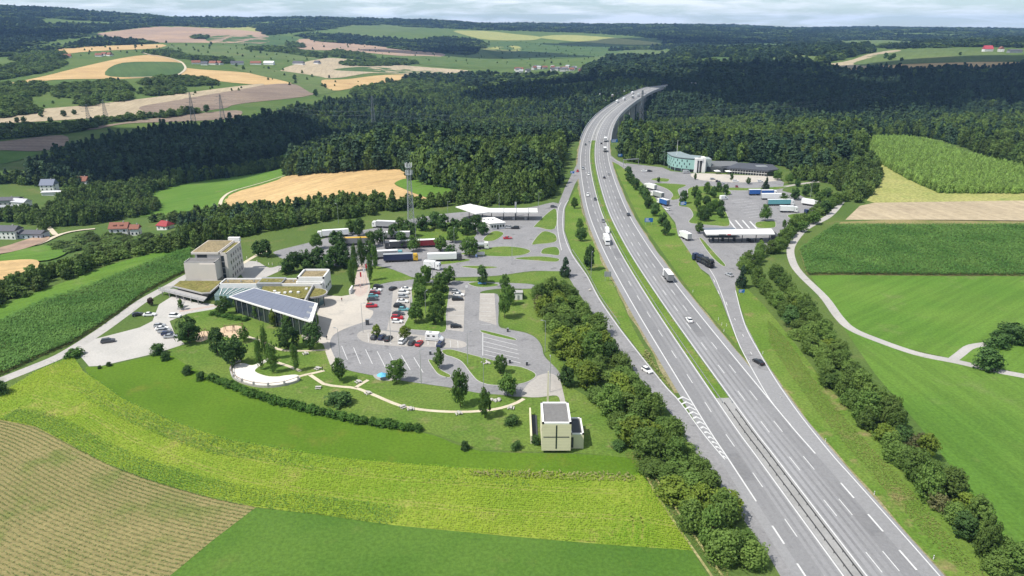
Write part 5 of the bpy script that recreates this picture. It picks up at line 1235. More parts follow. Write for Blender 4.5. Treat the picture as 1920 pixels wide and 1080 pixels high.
# balcony block under the tower
TR = [(-140.5, 283.5), (-123.2, 285.5), (-121.8, 271.5)]
TRq = [(-140.5, 286.6), (-121.6, 286.6), (-121.4, 272.0), (-124.5, 271.4), (-140.5, 280.2)]
MB().prism(TRq, 3.2, 3.75).build('roof_slab', B_CONC, serv)
cq = np.mean(TRq, 0)
MB().prism([tuple(cq + (np.array(q) - cq) * 0.93) for q in TRq], 3.76, 3.82).build('roof_planting', B_SEDUM, serv)
MB().prism([tuple(cq + (np.array(q) - cq) * 0.8) for q in TRq], 0, 3.2).build('glazed_front', B_GLASS, serv)
MB().prism([(-146.0, 279.5), (-140.3, 281.0), (-122.5, 270.9), (-122.3, 266.6)], 1.9, 2.2).build('balcony', B_CONC, serv)
rl = MB()
for a, b in (((-146, 279.5), (-122.3, 266.6)), ((-146, 279.5), (-140.3, 281.0))):
    for z in (2.7, 3.2): rl.bar((*a, z), (*b, z), 0.08)
    for k in range(9):
        t = k / 8; x, y = a[0] + (b[0] - a[0]) * t, a[1] + (b[1] - a[1]) * t
        rl.bar((x, y, 2.2), (x, y, 3.2), 0.07)
rl.build('railing', B_GREY, serv)
for k in range(6):
    t = (k + 0.3) / 6; x, y = -145.5 + 23 * t, 279.4 - 12.6 * t
    MB().tube((x, y, 0), (x, y, 1.9), 0.16).build('column', B_CONC, serv)
st = MB()
for k in range(11): st.box(-131.5 + k * 0.0, 266.2 - k * 0.34, 0.05 + (10 - k) * 0.18, -129.6, 266.6 - k * 0.34, 0.2 + (10 - k) * 0.18)
st.build('staircase', B_CONC, serv)
# long wing
WG = [(-119.3, 276.2), (-88.2, 276.2), (-88.2, 283.2), (-119.3, 283.2)]
WG2 = [(-119.3, 276.2), (-77.6, 276.2), (-77.6, 278.4), (-88.2, 278.4), (-88.2, 283.2), (-119.3, 283.2)]
MB().prism(WG2, 0, 5.4).build('wing_wall', B_WHITE, serv)
rim(MB(), WG2, 5.4, 6.0, 0.4).build('wing_parapet', B_WHITE, serv)
MB().prism([(-118.8, 276.7), (-88.7, 276.7), (-88.7, 282.7), (-118.8, 282.7)], 5.41, 5.5).build('wing_planting', B_SEDUMB, serv)
MB().prism([(-88.0, 276.7), (-78.1, 276.7), (-78.1, 278.2), (-88.0, 278.2)], 5.41, 5.5).build('wing_planting', B_SEDUM, serv)
MB().box(-104.0, 275.9, 5.0, -94.0, 284.0, 6.15).build('skylight', B_GREY, serv)
MB().box(-103.6, 277.6, 6.16, -94.4, 282.2, 6.2).build('skylight_glass', B_SEDUM, serv)
for k in range(6): MB().tube((-117 + k * 5.4, 279.8, 5.5), (-117 + k * 5.4, 279.8, 6.3), 0.3, 0.22).build('roof_vent', B_STEEL, serv)
# raised end box
EB = [(-88.1, 278.6), (-77.0, 278.6), (-77.0, 289.4), (-88.1, 289.4)]
MB().prism(EB, 0, 7.2).build('end_box', B_WHITE, serv)
rim(MB(), EB, 7.2, 8.0, 0.6).build('end_parapet', B_WHITE, serv)
MB().prism([(-87.4, 279.3), (-77.7, 279.3), (-77.7, 288.7), (-87.4, 288.7)], 7.21, 7.3).build('end_planting', B_SEDUMB, serv)
for k in range(3): MB().box(-76.98, 280.4 + k * 3, 2.4, -76.92, 282.2 + k * 3, 3.4).build('window', B_GLASS, serv)
# solar hall
S0, S1, S2, S3 = (-109.4, 260.6, 6.4), (-70.2, 233.6, 6.9), (-72.5, 250.8, 7.3), (-102.6, 269.7, 6.6)
q = [S0, S1, S2, S3]
MB().prism([p[:2] for p in q], [p[2] - 0.55 for p in q], [p[2] for p in q]).build('hall_roof', B_WHITE, serv)
c4 = np.mean([p[:2] for p in q], 0)
gl = [tuple(c4 + (np.array(p[:2]) - c4) * 0.9) for p in q]
MB().prism(gl, 0, [p[2] - 0.56 for p in q]).build('hall_glazing', B_GLASS, serv)
for i in range(13):
    t = (i + 0.5) / 13; a = np.array(gl[0]) + (np.array(gl[1]) - np.array(gl[0])) * t
    MB().bar((a[0] - 0.15, a[1] - 0.2, 0), (a[0] - 0.15, a[1] - 0.2, 5.9), 0.16).build('mullion', B_GREY, serv)
def bil(u, v):
    a = np.array(S0) * (1 - u) + np.array(S1) * u; b = np.array(S3) * (1 - u) + np.array(S2) * u
    return a * (1 - v) + b * v
NU, NV = 17, 9
for i in range(NU):
    for j in range(NV):
        u0, u1 = 0.015 + 0.945 * i / NU, 0.015 + 0.945 * (i + 0.975) / NU; v0, v1 = 0.04 + 0.92 * j / NV, 0.04 + 0.92 * (j + 0.96) / NV
        if i == NU - 1 and (j * 7) % 3 == 0: continue
        cs = [bil(u0, v0), bil(u1, v0), bil(u1, v1), bil(u0, v1)]; up = np.array([0, 0, 0.10]); lo = np.array([0, 0, 0.03])
        MB().add([c + lo for c in cs] + [c + up for c in cs], [(4, 5, 6, 7), (0, 1, 5, 4), (1, 2, 6, 5), (2, 3, 7, 6), (3, 0, 4, 7)]).build('solar_panel', B_SOLAR, serv)
MB().add([tuple(bil(u, v) + np.array([0, 0, 0.02])) for u, v in ((0.01, 0.03), (0.955, 0.03), (0.955, 0.97), (0.01, 0.97))], [(0, 1, 2, 3)]).build('panel_bed', B_GREY, serv)
for x, y in ((-71.2, 235.6), (-73.2, 248.8), (-80, 241.5), (-90, 248.2)): MB().tube((x, y, 0), (x, y, 6.2), 0.2).build('hall_column', B_GREY, serv)
# green roof between wing and hall, blade wall, round canopy
MG = [(-101.5, 275.9), (-80.2, 275.9), (-78.6, 262.5), (-90.0, 262.2), (-100.0, 269.0)]
MB().prism(MG, 0, 4.7).build('link_wall', B_GLASS, serv)
MB().prism(MG, 4.71, 5.0).build('link_roof', B_SEDUM, serv)
rg = random.Random(4)
for k in range(7):
    x, y = rg.uniform(-96, -82), rg.uniform(266, 273)
    MB().box(x, y, 5.0, x + 1.0, y + 1.0, 5.6).build('dome_light', B_WHITE, serv)
MB().prism([(-81.0, 275.5), (-80.4, 275.5), (-79.0, 257.5), (-79.6, 257.5)], 0, 6.1).build('blade_wall', B_CONC, serv)
ang = [R(a) for a in range(-95, 96, 10)]
DC = (-79.0, 268.2); DR = 5.6
disc = [(DC[0] + math.cos(a) * DR * 1.0, DC[1] + math.sin(a) * DR * 0.95) for a in ang]
MB().prism(disc, 4.5, 5.1).build('round_canopy', B_CONC, serv)
MB().prism([(DC[0] + math.cos(a) * (DR - 0.5), DC[1] + math.sin(a) * (DR - 0.5) * 0.95) for a in ang], 5.11, 5.18).build('canopy_planting', B_SEDUM, serv)
for x, y in ((-76.0, 264.6), (-74.6, 267.0), (-76.2, 271.5)): MB().tube((x, y, 0), (x, y, 4.5), 0.17).build('canopy_column', B_DARKG, serv)
MB().prism([(DC[0] + math.cos(a) * 3.6, DC[1] + 1.0 + math.sin(a) * 3.8) for a in ang], 0, 4.4).build('entrance_glazing', B_GLASSB, serv)
MB().prism([(-119.0, 275.9), (-101.6, 275.9), (-103.0, 270.2), (-112.5, 264.0), (-118.5, 268.5)], 0, 4.2).build('conservatory', B_GLASSB, serv)
cf = MB()
for k in range(7): cf.bar((-118 + k * 2.6, 275.8, 4.35), (-116 + k * 1.2, 268.5 - abs(3 - k) * 0.2, 4.35), 0.22)
cf.build('conservatory_frame', B_WHITE, serv)
fwx, fwy = G1(656, 552)
fw = MB().box(fwx - 0.3, fwy, 0, fwx + 0.3, fwy + 5.5, 2.0); tag(fw.build('sign_wall', B_WHITE), 'short white wall at the end of the plaza lawn', 'wall')

# ------------------------------------------------------------------ chapel
ch = empty('chapel', (0, 0, 0)); tag(ch, 'cream cube chapel with dark cross slit in its front', 'chapel')
CX0, CX1, CY0, CY1, CZ = 7.7, 15.2, 161.3, 172.3, 9.0
MB().box(CX0, CY0, 0.85, CX1, CY1, CZ - 0.35).build('wall', B_CREAM, ch)
MB().box(CX0 + 0.7, CY0 + 1.4, -0.2, CX1 - 0.7, CY1 - 0.6, 0.84).build('plinth', B_DARKG, ch)
rim(MB(), [(CX0, CY0), (CX1, CY0), (CX1, CY1), (CX0, CY1)], CZ - 0.34, CZ + 0.05, 0.55).build('parapet', B_WHITE, ch)
MB().box(CX0 + 0.56, CY0 + 0.56, CZ - 0.34, CX1 - 0.56, CY1 - 0.56, CZ - 0.25).build('flat_roof', B_ROOFG, ch)
for k in range(1, 9): MB().box(CX0 + 0.02, CY0 - 0.012, 0.85 + k * 0.87, CX1 - 0.02, CY0 + 0.01, 0.875 + k * 0.87).build('wall_joint', mat('joint', (0.42, 0.39, 0.28), 0.9), ch)
cw = MB().box(11.25, CY0 - 0.03, 1.4, 11.62, CY0 + 0.01, 8.3); cw.build('cross_window', B_GLASS, ch)
MB().box(8.1, CY0 - 0.025, 4.72, 11.24, CY0 + 0.01, 5.0).build('cross_window', B_DARKG, ch)
MB().box(11.63, CY0 - 0.025, 4.72, 14.75, CY0 + 0.01, 5.0).build('cross_window', B_DARKG, ch)
MB().box(CX0 - 0.03, CY0 + 0.5, 6.2, CX0 + 0.01, CY0 + 0.9, 7.0).build('window', B_GLASS, ch)
AX = [(15.25, 163.6), (18.75, 163.6), (18.75, 172.0), (15.25, 172.0)]
MB().prism(AX, -0.1, 4.1).build('annex', B_CREAM, ch)
rim(MB(), AX, 4.11, 4.5, 0.4).build('annex_parapet', B_WHITE, ch)
MB().prism([(15.7, 164.1), (18.3, 164.1), (18.3, 171.6), (15.7, 171.6)], 4.12, 4.16).build('annex_roof', B_DARKG, ch)
MB().box(15.5, 163.54, 0.3, 16.1, 163.59, 3.4).build('door', B_DARKG, ch)
MB().box(4.9, 166.0, -0.1, 5.35, 181.0, 2.4).build('side_wall', B_CREAM, ch)
MB().box(5.36, 166.6, 0.0, 7.0, 180.6, 0.25).build('side_step', B_DARKG, ch)
mb = MB(); mb.prism([(9.6, 178.6), (10.4, 178.6), (10.4, 179.1), (9.6, 179.1)], 0, 0.1)
stl = MB(); a0, a1 = 0.36, 0.13
stl.add([(10 - a0, 178.5, 0), (10 + a0, 178.5, 0), (10 + a0, 179.0, 0), (10 - a0, 179.0, 0), (10 - a1, 178.65, 15.0), (10 + a1, 178.65, 15.0), (10 + a1, 178.85, 15.0), (10 - a1, 178.85, 15.0)],
        [(0, 3, 2, 1), (4, 5, 6, 7), (0, 1, 5, 4), (1, 2, 6, 5), (2, 3, 7, 6), (3, 0, 4, 7)])
tag(stl.build('stele', B_CREAM), 'tall tapering cream stele behind the chapel', 'stele')

# ------------------------------------------------------------------ near fuel station
fs = empty('fuel_station_canopy'); tag(fs, 'white fuel station canopy with one wing kicked up', 'canopy')
MB().box(-13.0, 400.2, 4.7, 14.6, 409.6, 5.35).build('roof', B_WHITE, fs)
for k in range(3): MB().box(-4.9 + k * 7.1, 400.0, 5.36, -4.5 + k * 7.1, 409.8, 5.5).build('roof_joint', B_GREY, fs)
MB().prism([(-20.3, 397.5), (-13.05, 400.2), (-13.05, 409.6), (-22.5, 413.5)], [4.5, 4.7, 4.7, 6.0], [5.1, 5.35, 5.35, 6.5]).build('roof_wing', B_WHITE, fs)
MB().prism([(-32.6, 406.5), (-20.4, 397.4), (-22.6, 413.4), (-24.5, 414.5)], [6.6, 4.5, 6.0, 6.4], [6.9, 5.05, 6.45, 6.8]).build('roof_wing', B_WHITE, fs)
for x, y in ((-24.9, 408), (-20.9, 402.5), (-17.0, 403.5), (-11.8, 404.5), (-4.9, 403), (2.1, 403), (9.4, 403)): MB().tube((x, y, 0), (x, y, 5.2), 0.22).build('post', B_DARKG, fs)
for k in range(3): MB().box(-6.5 + k * 6.8, 402.2, 0.05, -5.2 + k * 6.8, 403.0, 1.7).build('fuel_pump', B_GREY, fs)
sh = empty('fuel_shop'); tag(sh, 'low white fuel shop with flat bright roof', 'shop')
SHQ = [(-22.0, 392.0), (-12.2, 381.3), (-3.8, 384.0), (-10.5, 395.0)]
MB().prism(SHQ, 0, 3.3).build('wall', B_WHITE, sh)
MB().prism([(-22.4, 392.1), (-12.2, 380.9), (-3.3, 383.8), (-10.3, 395.5)], 3.31, 3.65).build('roof', mat('bright_roof', (0.78, 0.76, 0.73), 0.8, noise=(0.5, 0.04)), sh)
for k in range(5):
    t = 0.12 + k * 0.18; x, y = -12.2 + 8.4 * t, 381.3 + 2.7 * t
    MB().box(x, y - 0.12, 1.1 if k != 2 else 0.1, x + 0.9, y + 0.3, 2.4).build('window' if k != 2 else 'door', B_GLASS, sh)
for k in range(3): MB().box(-16 + k * 2.4, 388, 3.66, -15 + k * 2.4, 389, 4.3).build('roof_unit', B_STEEL, sh)
tw = MB(); tw.box(1.6, 411.4, 0, 2.6, 412.0, 8.5); tag(tw.build('price_sign', B_GREY), 'grey price pylon behind the white canopy', 'sign')

# ------------------------------------------------------------------ far fuel station
fr = empty('fuel_station_canopy'); tag(fr, 'long white fuel canopy of the far service area', 'canopy')
MB().prism([(98.9, 353.6), (134.0, 354.4), (135.6, 364.4), (99.6, 361.4)], 4.7, 5.3).build('roof', B_WHITE, fr)
MB().box(105.2, 353.62, 4.85, 109.0, 353.68, 5.2).build('fascia_lettering', B_DARKG, fr)
MB().box(109.6, 353.6, 4.8, 111.4, 353.7, 5.25).build('fascia_logo', mat('sign_red', (0.5, 0.03, 0.03), 0.5), fr)
for x in (101.8, 106.4, 111.6, 118.6, 125.7, 132.6): MB().tube((x, 357.6, 0), (x, 357.6, 4.7), 0.22).build('post', B_DARKG, fr)
for x in (104, 109, 115, 122, 129): MB().box(x - 0.6, 358.6, 0.05, x + 0.6, 359.4, 1.7).build('fuel_pump', B_DARKG, fr)
sh = empty('fuel_shop'); tag(sh, 'dark grey flat fuel shop behind the far canopy', 'shop')
MB().box(102.0, 365.2, 0, 118.0, 371.0, 3.6).build('wall', B_DARKG, sh)
MB().box(101.6, 364.8, 3.61, 118.4, 371.4, 3.9).build('roof', mat('blue_grey_roof', (0.14, 0.165, 0.20), 0.7, noise=(0.5, 0.1)), sh)
MB().box(103.0, 365.1, 0.4, 117, 365.18, 2.8).build('window', B_GLASS, sh)
MB().box(136.2, 356.0, 0, 138.0, 366.0, 3.2).build('wash_wall', B_DARKG, sh)

# ------------------------------------------------------------------ motel and restaurant
mo = empty('motel'); tag(mo, 'teal clad motel with curved front and white portal', 'building')
FRT = catmull([(123.6, 575.0), (123.4, 566.0), (124.6, 558.5), (128.0, 553.0), (133.0, 549.2), (138.8, 546.8)], 4)
BCK = [(146.5, 558.0), (138.5, 563.0), (136.0, 571.0), (134.8, 579.0)]
fp = [tuple(p) for p in FRT] + BCK
MB().prism(fp, 2.4, 9.6).build('wall', B_TEAL, mo)
c5 = np.mean(fp, 0); ins = [tuple(c5 + (np.array(p) - c5) * 0.93) for p in fp]
MB().prism(ins, 0, 2.39).build('ground_floor', B_GLASS, mo)
MB().prism(ins, 9.61, 10.3).build('clerestory', B_DARKG, mo)
MB().prism([tuple(c5 + (np.array(p) - c5) * 1.03) for p in fp], 10.31, 10.9).build('roof', mat('teal_grey_roof', (0.22, 0.27, 0.28), 0.7, noise=(0.5, 0.1)), mo)
FR_ = resample(FRT, 2.0)
for k in range(3, len(FR_) - 1):
    for r_ in range(3):
        if (k + r_) % 2 == 0: continue
        p, d = FR_[k], FR_[min(k + 1, len(FR_) - 1)] - FR_[k - 1]; d = d / np.hypot(*d); n_ = np.array([-d[1], d[0]]); n_ = n_ if np.dot(n_, p - c5) > 0 else -n_
        a, b = p - d * 0.35 + n_ * 0.06, p + d * 0.35 + n_ * 0.06
        MB().prism([tuple(a), tuple(b), tuple(b - n_ * 0.12), tuple(a - n_ * 0.12)], 3.2 + r_ * 2.2, 4.8 + r_ * 2.2).build('window', B_GLASS, mo)
for k in range(5):
    p = FR_[4 + k * 3] if 4 + k * 3 < len(FR_) else FR_[-1]
    MB().tube((p[0], p[1], 0), (p[0], p[1], 2.4), 0.25).build('column', B_TEAL, mo)
MB().box(138.7, 545.6, 0, 140.6, 549.0, 11.0).build('portal_pier', B_WHITE, mo)
MB().box(144.6, 546.6, 0, 147.2, 553.0, 11.4).build('portal_pier', B_WHITE, mo)
MB().box(140.6, 546.0, 9.2, 144.6, 549.0, 11.0).build('portal_beam', B_WHITE, mo)
MB().box(140.6, 547.6, 0, 144.6, 548.0, 9.2).build('portal_glazing', B_GLASS, mo)
MB().box(142.0, 546.6, 0, 142.7, 547.55, 9.2).build('portal_fin', B_WHITE, mo)
MB().box(147.3, 552.0, 0, 153.0, 562.0, 9.4).build('core', mat('grey_green_render', (0.30, 0.34, 0.34), 0.8), mo)
tag(MB().tube((128.2, 562.0, 10.9), (128.2, 562.0, 22.5), 0.16, 0.08).build('mast', B_WHITE), 'slim white mast on the motel roof', 'mast')
re = empty('restaurant'); tag(re, 'low dark restaurant with broad flat roofs beside the motel', 'restaurant')
MB().prism([(148, 553), (160.5, 545.5), (178, 553), (176, 566), (150, 566)], 0, 3.6).build('wall', B_DARKG, re)
MB().prism([(147.4, 556), (160.0, 549.0), (178.6, 554), (177, 571), (156, 573), (150, 566)], 3.61, 4.5).build('roof', mat('grey_roof', (0.15, 0.155, 0.16), 0.8, noise=(0.4, 0.12)), re)
GQ = [(162.5, 544.0), (190.0, 531.0), (199.5, 536.0), (201.5, 556.0), (178.0, 565.0)]
cg = np.mean(GQ, 0)
MB().prism([tuple(cg + (np.array(p) - cg) * 0.92) for p in GQ], 0, 3.4).build('glazed_wall', B_GLASS, re)
MB().prism(GQ, 3.41, 4.6).build('roof', mat('slate_roof', (0.075, 0.08, 0.095), 0.6, noise=(0.4, 0.15)), re)
for k in range(14):
    t = (k + 0.5) / 14; x, y = 164.2 + 24.5 * t, 544.2 - 11.6 * t
    MB().bar((x, y + 0.2, 0), (x, y + 0.2, 3.4), 0.3).build('mullion', B_WHITE, re)
MB().bar((163.6, 543.8, 1.9), (189.5, 531.8, 1.9), 0.25).build('transom', B_WHITE, re)
MB().box(186, 545, 4.61, 194, 550, 5.0).build('skylight', B_STEEL, re)
for x, y, k in ((155.0, 541.5, 0), (163.0, 540.5, 1)):
    u = empty('parasol', (x, y, 0)); tag(u, ('left' if k == 0 else 'right') + ' white square parasol in front of the dark restaurant', 'parasol', 'restaurant parasols')
    MB().tube((0, 0, 0), (0, 0, 2.6), 0.06).build('pole', B_STEEL, u)
    MB().add([(-2.2, -2.2, 2.3), (2.2, -2.2, 2.3), (2.2, 2.2, 2.3), (-2.2, 2.2, 2.3), (0, 0, 3.1)], [(0, 1, 4), (1, 2, 4), (2, 3, 4), (3, 0, 4), (3, 2, 1, 0)]).build('canopy', B_WHITE, u)

# ------------------------------------------------------------------ houses
def house(px, py, L, Wd, hw, hr, rz, wall, roof, label, name='house', windows=True, z=None, dorm=False, group=None):
    x, y = G1(px, py); z = float(Zt(x, y)) if z is None else z
    o = empty(name, (x, y, z), R(rz)); tag(o, label, 'house', group)
    MB().prism([(-L / 2, -Wd / 2), (L / 2, -Wd / 2), (L / 2, Wd / 2), (-L / 2, Wd / 2)], -2.5, hw).build('wall', wall, o)
    e = 0.5; a, b = L / 2 + e, Wd / 2 + e; hip = 0.22 * L if dorm == 'hip' else 0
    sl_ = hr / (Wd / 2); d = e * sl_
    rb = MB(); zt_ = hw + hr
    V_ = [(-a, -b, hw - d), (a, -b, hw - d), (a, b, hw - d), (-a, b, hw - d), (-a + hip, 0, zt_), (a - hip, 0, zt_)]
    V2 = [(p[0], p[1], p[2] + 0.3) for p in V_]
    rb.add(V2, [(0, 1, 5, 4), (2, 3, 4, 5), (1, 2, 5), (3, 0, 4)]); rb.add(V_, [(4, 5, 1, 0), (5, 4, 3, 2)])
    r_ = rb.build('roof', roof, o)
    if not hip:
        MB().add([(-L / 2, -Wd / 2, hw), (-L / 2, Wd / 2, hw), (-L / 2, 0, zt_), (L / 2, -Wd / 2, hw), (L / 2, Wd / 2, hw), (L / 2, 0, zt_)], [(0, 2, 1), (3, 4, 5)]).build('gable', wall, o)
    if windows:
        MB().box(L * 0.2, -0.4, zt_ - 0.6, L * 0.2 + 0.8, 0.4, zt_ + 1.0).build('chimney', B_CONC, r_)
        wm_ = MB().box(-0.55, -0.06, 0, 0.55, 0.06, 1.4).mesh('window', B_GLASS)
        n = max(2, int(L / 3.2)); fl = max(1, int(hw / 2.7))
        for f in range(fl):
            for i in range(n):
                for s_ in (-1, 1):
                    w_ = link('window', wm_, o); w_.location = (-L / 2 + (i + 0.5) * L / n, s_ * Wd / 2, 0.9 + f * 2.7)
            for s_ in (-1, 1):
                w_ = link('window', wm_, o); w_.location = (s_ * L / 2, -Wd * 0.22, 0.9 + f * 2.7); w_.rotation_euler = (0, 0, math.pi / 2)
    if dorm is True:
        for i in (-1, 1):
            MB().prism([(i * 2.2 - 1.0, -Wd * 0.36), (i * 2.2 + 1.0, -Wd * 0.36), (i * 2.2 + 1.0, -0.5), (i * 2.2 - 1.0, -0.5)], hw + 0.3, hw + hr * 0.72).build('dormer', roof, r_)
    return o
house(228, 441, 12.0, 8.5, 6.0, 3.2, 6, B_WHITE, B_ROOFR, 'larger white village house with orange red roof and dormers', dorm=True)
house(256, 440, 5.5, 6.0, 5.0, 2.2, 6, B_WHITE, B_ROOFR, 'small red roofed wing beside the larger white village house')
house(311, 429, 9.0, 7.5, 3.2, 2.6, -20, B_WHITE, mat('bright_red_tiles', (0.30, 0.05, 0.055), 0.8, noise=(1.5, 0.2)), 'white cottage with bright red hipped roof', dorm='hip')
house(22, 446, 13, 9, 6.2, 2.6, -4, B_WHITE, B_ROOFD, 'tall white house with grey roof at the brown field')
house(63, 445, 18, 9, 3.6, 1.6, -4, mat('blue_grey_render', (0.42, 0.46, 0.52), 0.8), B_ROOFD, 'long low blue grey house joined to the tall white one')
house(94, 356, 12, 10, 5.5, 4.5, 4, B_WHITE, mat('slate_tiles', (0.16, 0.18, 0.24), 0.7), 'white house with slate blue roof in the valley')
house(102, 366, 18, 7, 3.4, 0.6, 10, B_WHITE, mat('pale_flat_roof', (0.55, 0.55, 0.56), 0.8), 'long flat white building below the slate roofed house', windows=False)
house(157, 345, 11, 9, 4, 3.6, -5, B_WHITE, B_ROOFR, 'orange roofed house among the shaded valley trees')
house(266, 329, 19, 10, 4, 4.0, 8, B_WHITE, mat('dull_red_tiles', (0.26, 0.06, 0.06), 0.85), 'long dull red roofed barn under the dark wood')
house(14, 383, 22, 12, 4.5, 1.6, 5, B_GREY, B_ROOFD, 'large dark roofed shed at the left edge')
house(42, 386, 13, 8, 4, 2.2, -14, B_WHITE, mat('pale_roof', (0.45, 0.45, 0.47), 0.8), 'white shed with pale roof in the valley')
house(10, 395, 14, 9, 3.2, 1.4, 5, B_GREY, B_GREY, 'grey roofed shed nearest the lane trees')
B_FARMR = mat('farm_tiles', (0.24, 0.10, 0.07), 0.85, noise=(1.5, 0.25))
FARM = [(368, 120, 26, B_ROOFR), (384, 122, 20, B_ROOFD), (400, 121, 24, B_ROOFR), (412, 121, 20, B_ROOFR), (186, 106, 22, B_ROOFR), (196, 104, 18, B_ROOFR), (206, 105, 20, B_ROOFR), (127, 108, 22, B_ROOFR), (445, 121, 40, B_ROOFD), (480, 121, 34, B_ROOFD), (560, 121, 40, B_ROOFD), (595, 120, 22, B_ROOFD)]
for i, (x, y, L, rf_) in enumerate(sorted(FARM, key=lambda t: t[0])):
    house(x, y, L * 0.8, 11, 4, 5, 20 - 17 * (i % 4), B_WHITE, rf_ if i % 3 else B_FARMR, f'{ordw(i + 1)} farm building from the left on the far slope', 'farm_building', windows=False, group='farm buildings on the far slope')
house(505, 121, 26, 16, 5, 4, 0, mat('tent_white', (0.8, 0.8, 0.8), 0.7), mat('tent_white', (0.8, 0.8, 0.8), 0.7), 'white tent hall beside the distant farm', 'tent_hall', windows=False)
house(1851, 97, 24, 15, 8, 9, 0, B_WHITE, mat('crimson_tiles', (0.42, 0.07, 0.09), 0.8), 'big house with crimson roof on the green hill')
house(1876, 97, 14, 12, 8, 6, 80, B_WHITE, B_ROOFR, 'white gabled house right of the crimson roof')
house(1902, 99, 34, 14, 6, 3, 0, B_GREY, B_ROOFD, 'long dark roofed barn at the right hill edge')
house(1598, 99, 20, 10, 5, 3, 0, B_WHITE, mat('pale_roof', (0.45, 0.45, 0.47), 0.8), 'pale shed between the trees left of the green hill', windows=False)
house(37, 254, 14, 9, 5, 2, 0, B_WHITE, mat('pale_roof', (0.45, 0.45, 0.47), 0.8), 'white shed on the valley road', windows=False)
rv = random.Random(3)
B_VILL = mat('village_render', (0.5, 0.5, 0.49), 0.9)
FV = sorted([(rv.uniform(968, 1112), 0) for _ in range(30)])
for i, (x, _) in enumerate(FV):
    y = 137 - 9 * rv.random() + (2 if x < 1000 else 0)
    house(x, y, rv.uniform(10, 16), 9, rv.uniform(5, 7), 4, rv.uniform(-40, 40), B_VILL, (B_FARMR, B_ROOFD, B_GREY)[i % 3], f'{ordw(i + 1)} pale house from the left in the far village', windows=False, group='far village houses')
# white hut and little sheds at the near car park
x, y = G1(972, 560)
h_ = empty('white_hut', (x, y, 0)); tag(h_, 'white utility hut on the lawn by the roadside belt', 'hut')
MB().box(-1.6, -1.4, 0, 1.6, 1.4, 3.0).build('wall', B_WHITE, h_); MB().box(-1.8, -1.6, 3.01, 1.8, 1.6, 3.2).build('roof', B_CONC, h_); MB().box(-0.4, -1.45, 0.1, 0.4, -1.41, 2.0).build('door', B_GREY, h_)
# ------------------------------------------------------------------ viaduct
via = empty('viaduct'); tag(via, 'long concrete viaduct carrying the motorway over the gorge', 'bridge')
vb = MC[(MC[:, 1] > YB0) & (MC[:, 1] < YB1)]
for nm, l_, r_, z0, z1, m in (('deck', -13.6, 17.2, -3.2, -0.01, B_CONC), ('parapet', -13.6, -13.2, 0.0, 1.1, B_STEEL), ('parapet', 16.8, 17.2, 0.0, 1.1, B_STEEL)):
    a, b = ribbon_verts(vb, l_, r_); n = len(a)
    vs = [(p[0], p[1], z0) for p in a] + [(p[0], p[1], z0) for p in b] + [(p[0], p[1], z1) for p in b] + [(p[0], p[1], z1) for p in a]
    fs_ = []
    for i in range(n - 1):
        for k in range(4): fs_.append((k * n + i, k * n + i + 1, ((k + 1) % 4) * n + i + 1, ((k + 1) % 4) * n + i))
    fs_ += [(0, n, 2 * n, 3 * n), (n - 1, 4 * n - 1, 3 * n - 1, 2 * n - 1)]
    me = bpy.data.meshes.new(nm); me.from_pydata(vs, [], fs_); me.update(); me.materials.append(m); link(nm, me, via)
for y in range(760, 1400, 62):
    s = s_of_y(y)
    for off in (-6.5, 10.0):
        x, yy_, a = mway(s, off); zt_ = float(Zt(x, yy_))
        if zt_ > -5: continue
        o = MB().prism([(-1.6, -3.2), (1.6, -3.2), (1.6, 3.2), (-1.6, 3.2)], zt_ - 2, -3.21).build('pier', B_CONC, via)
        o.location = (x, yy_, 0); o.rotation_euler = (0, 0, a)

# ------------------------------------------------------------------ barriers
def rail(name, pts, label, post=4.0, zr=0.75, m=B_STEEL, cat='guard rail', pm=None):
    c = resample(np.asarray(pts, float), post)
    o = empty(name); tag(o, label, cat)
    rb = MB()
    for a, b in zip(c[:-1], c[1:]): rb.bar((*a, zr - 0.15), (*b, zr - 0.15), 0.06, 0.32)
    rb.build('rail', m, o)
    pb_ = MB()
    for a in c: pb_.bar((*a, -0.1), (*a, zr - 0.05), 0.12)
    pb_.build('posts', pm or m, o)['kind'] = 'stuff'
    return o
def mline(y0, y1, off): return [mway(s, off)[:2] for s in np.arange(s_of_y(y0), s_of_y(y1), 4.0)]
RUST = mat('weathered_steel', (0.10, 0.10, 0.10), 0.6, 0.3)
rail('guard_rail', mline(60, 190, -0.9), 'dark guard rail on the paved median, side of the oncoming lanes', m=RUST)
rail('guard_rail', mline(60, 190, 1.1), 'dark guard rail on the paved median, side of the departing lanes', m=RUST)
rail('guard_rail', mline(188, YB0, -1.3), 'pale guard rail along the left side of the grassy median')
rail('guard_rail', mline(188, YB0, 1.6), 'pale guard rail along the right side of the grassy median')
rail('guard_rail', mline(YB0, YB1, -0.4), 'guard rail down the middle of the viaduct')
rail('guard_rail', catmull(ground([(1073, 470), (1101, 512), (1126, 558), (1148, 590), (1166, 616)]), 5), 'pale guard rail between slip road bend and long verge')
rail('guard_rail', mline(380, 470, -13.2), 'pale guard rail section beside the far verge trees')
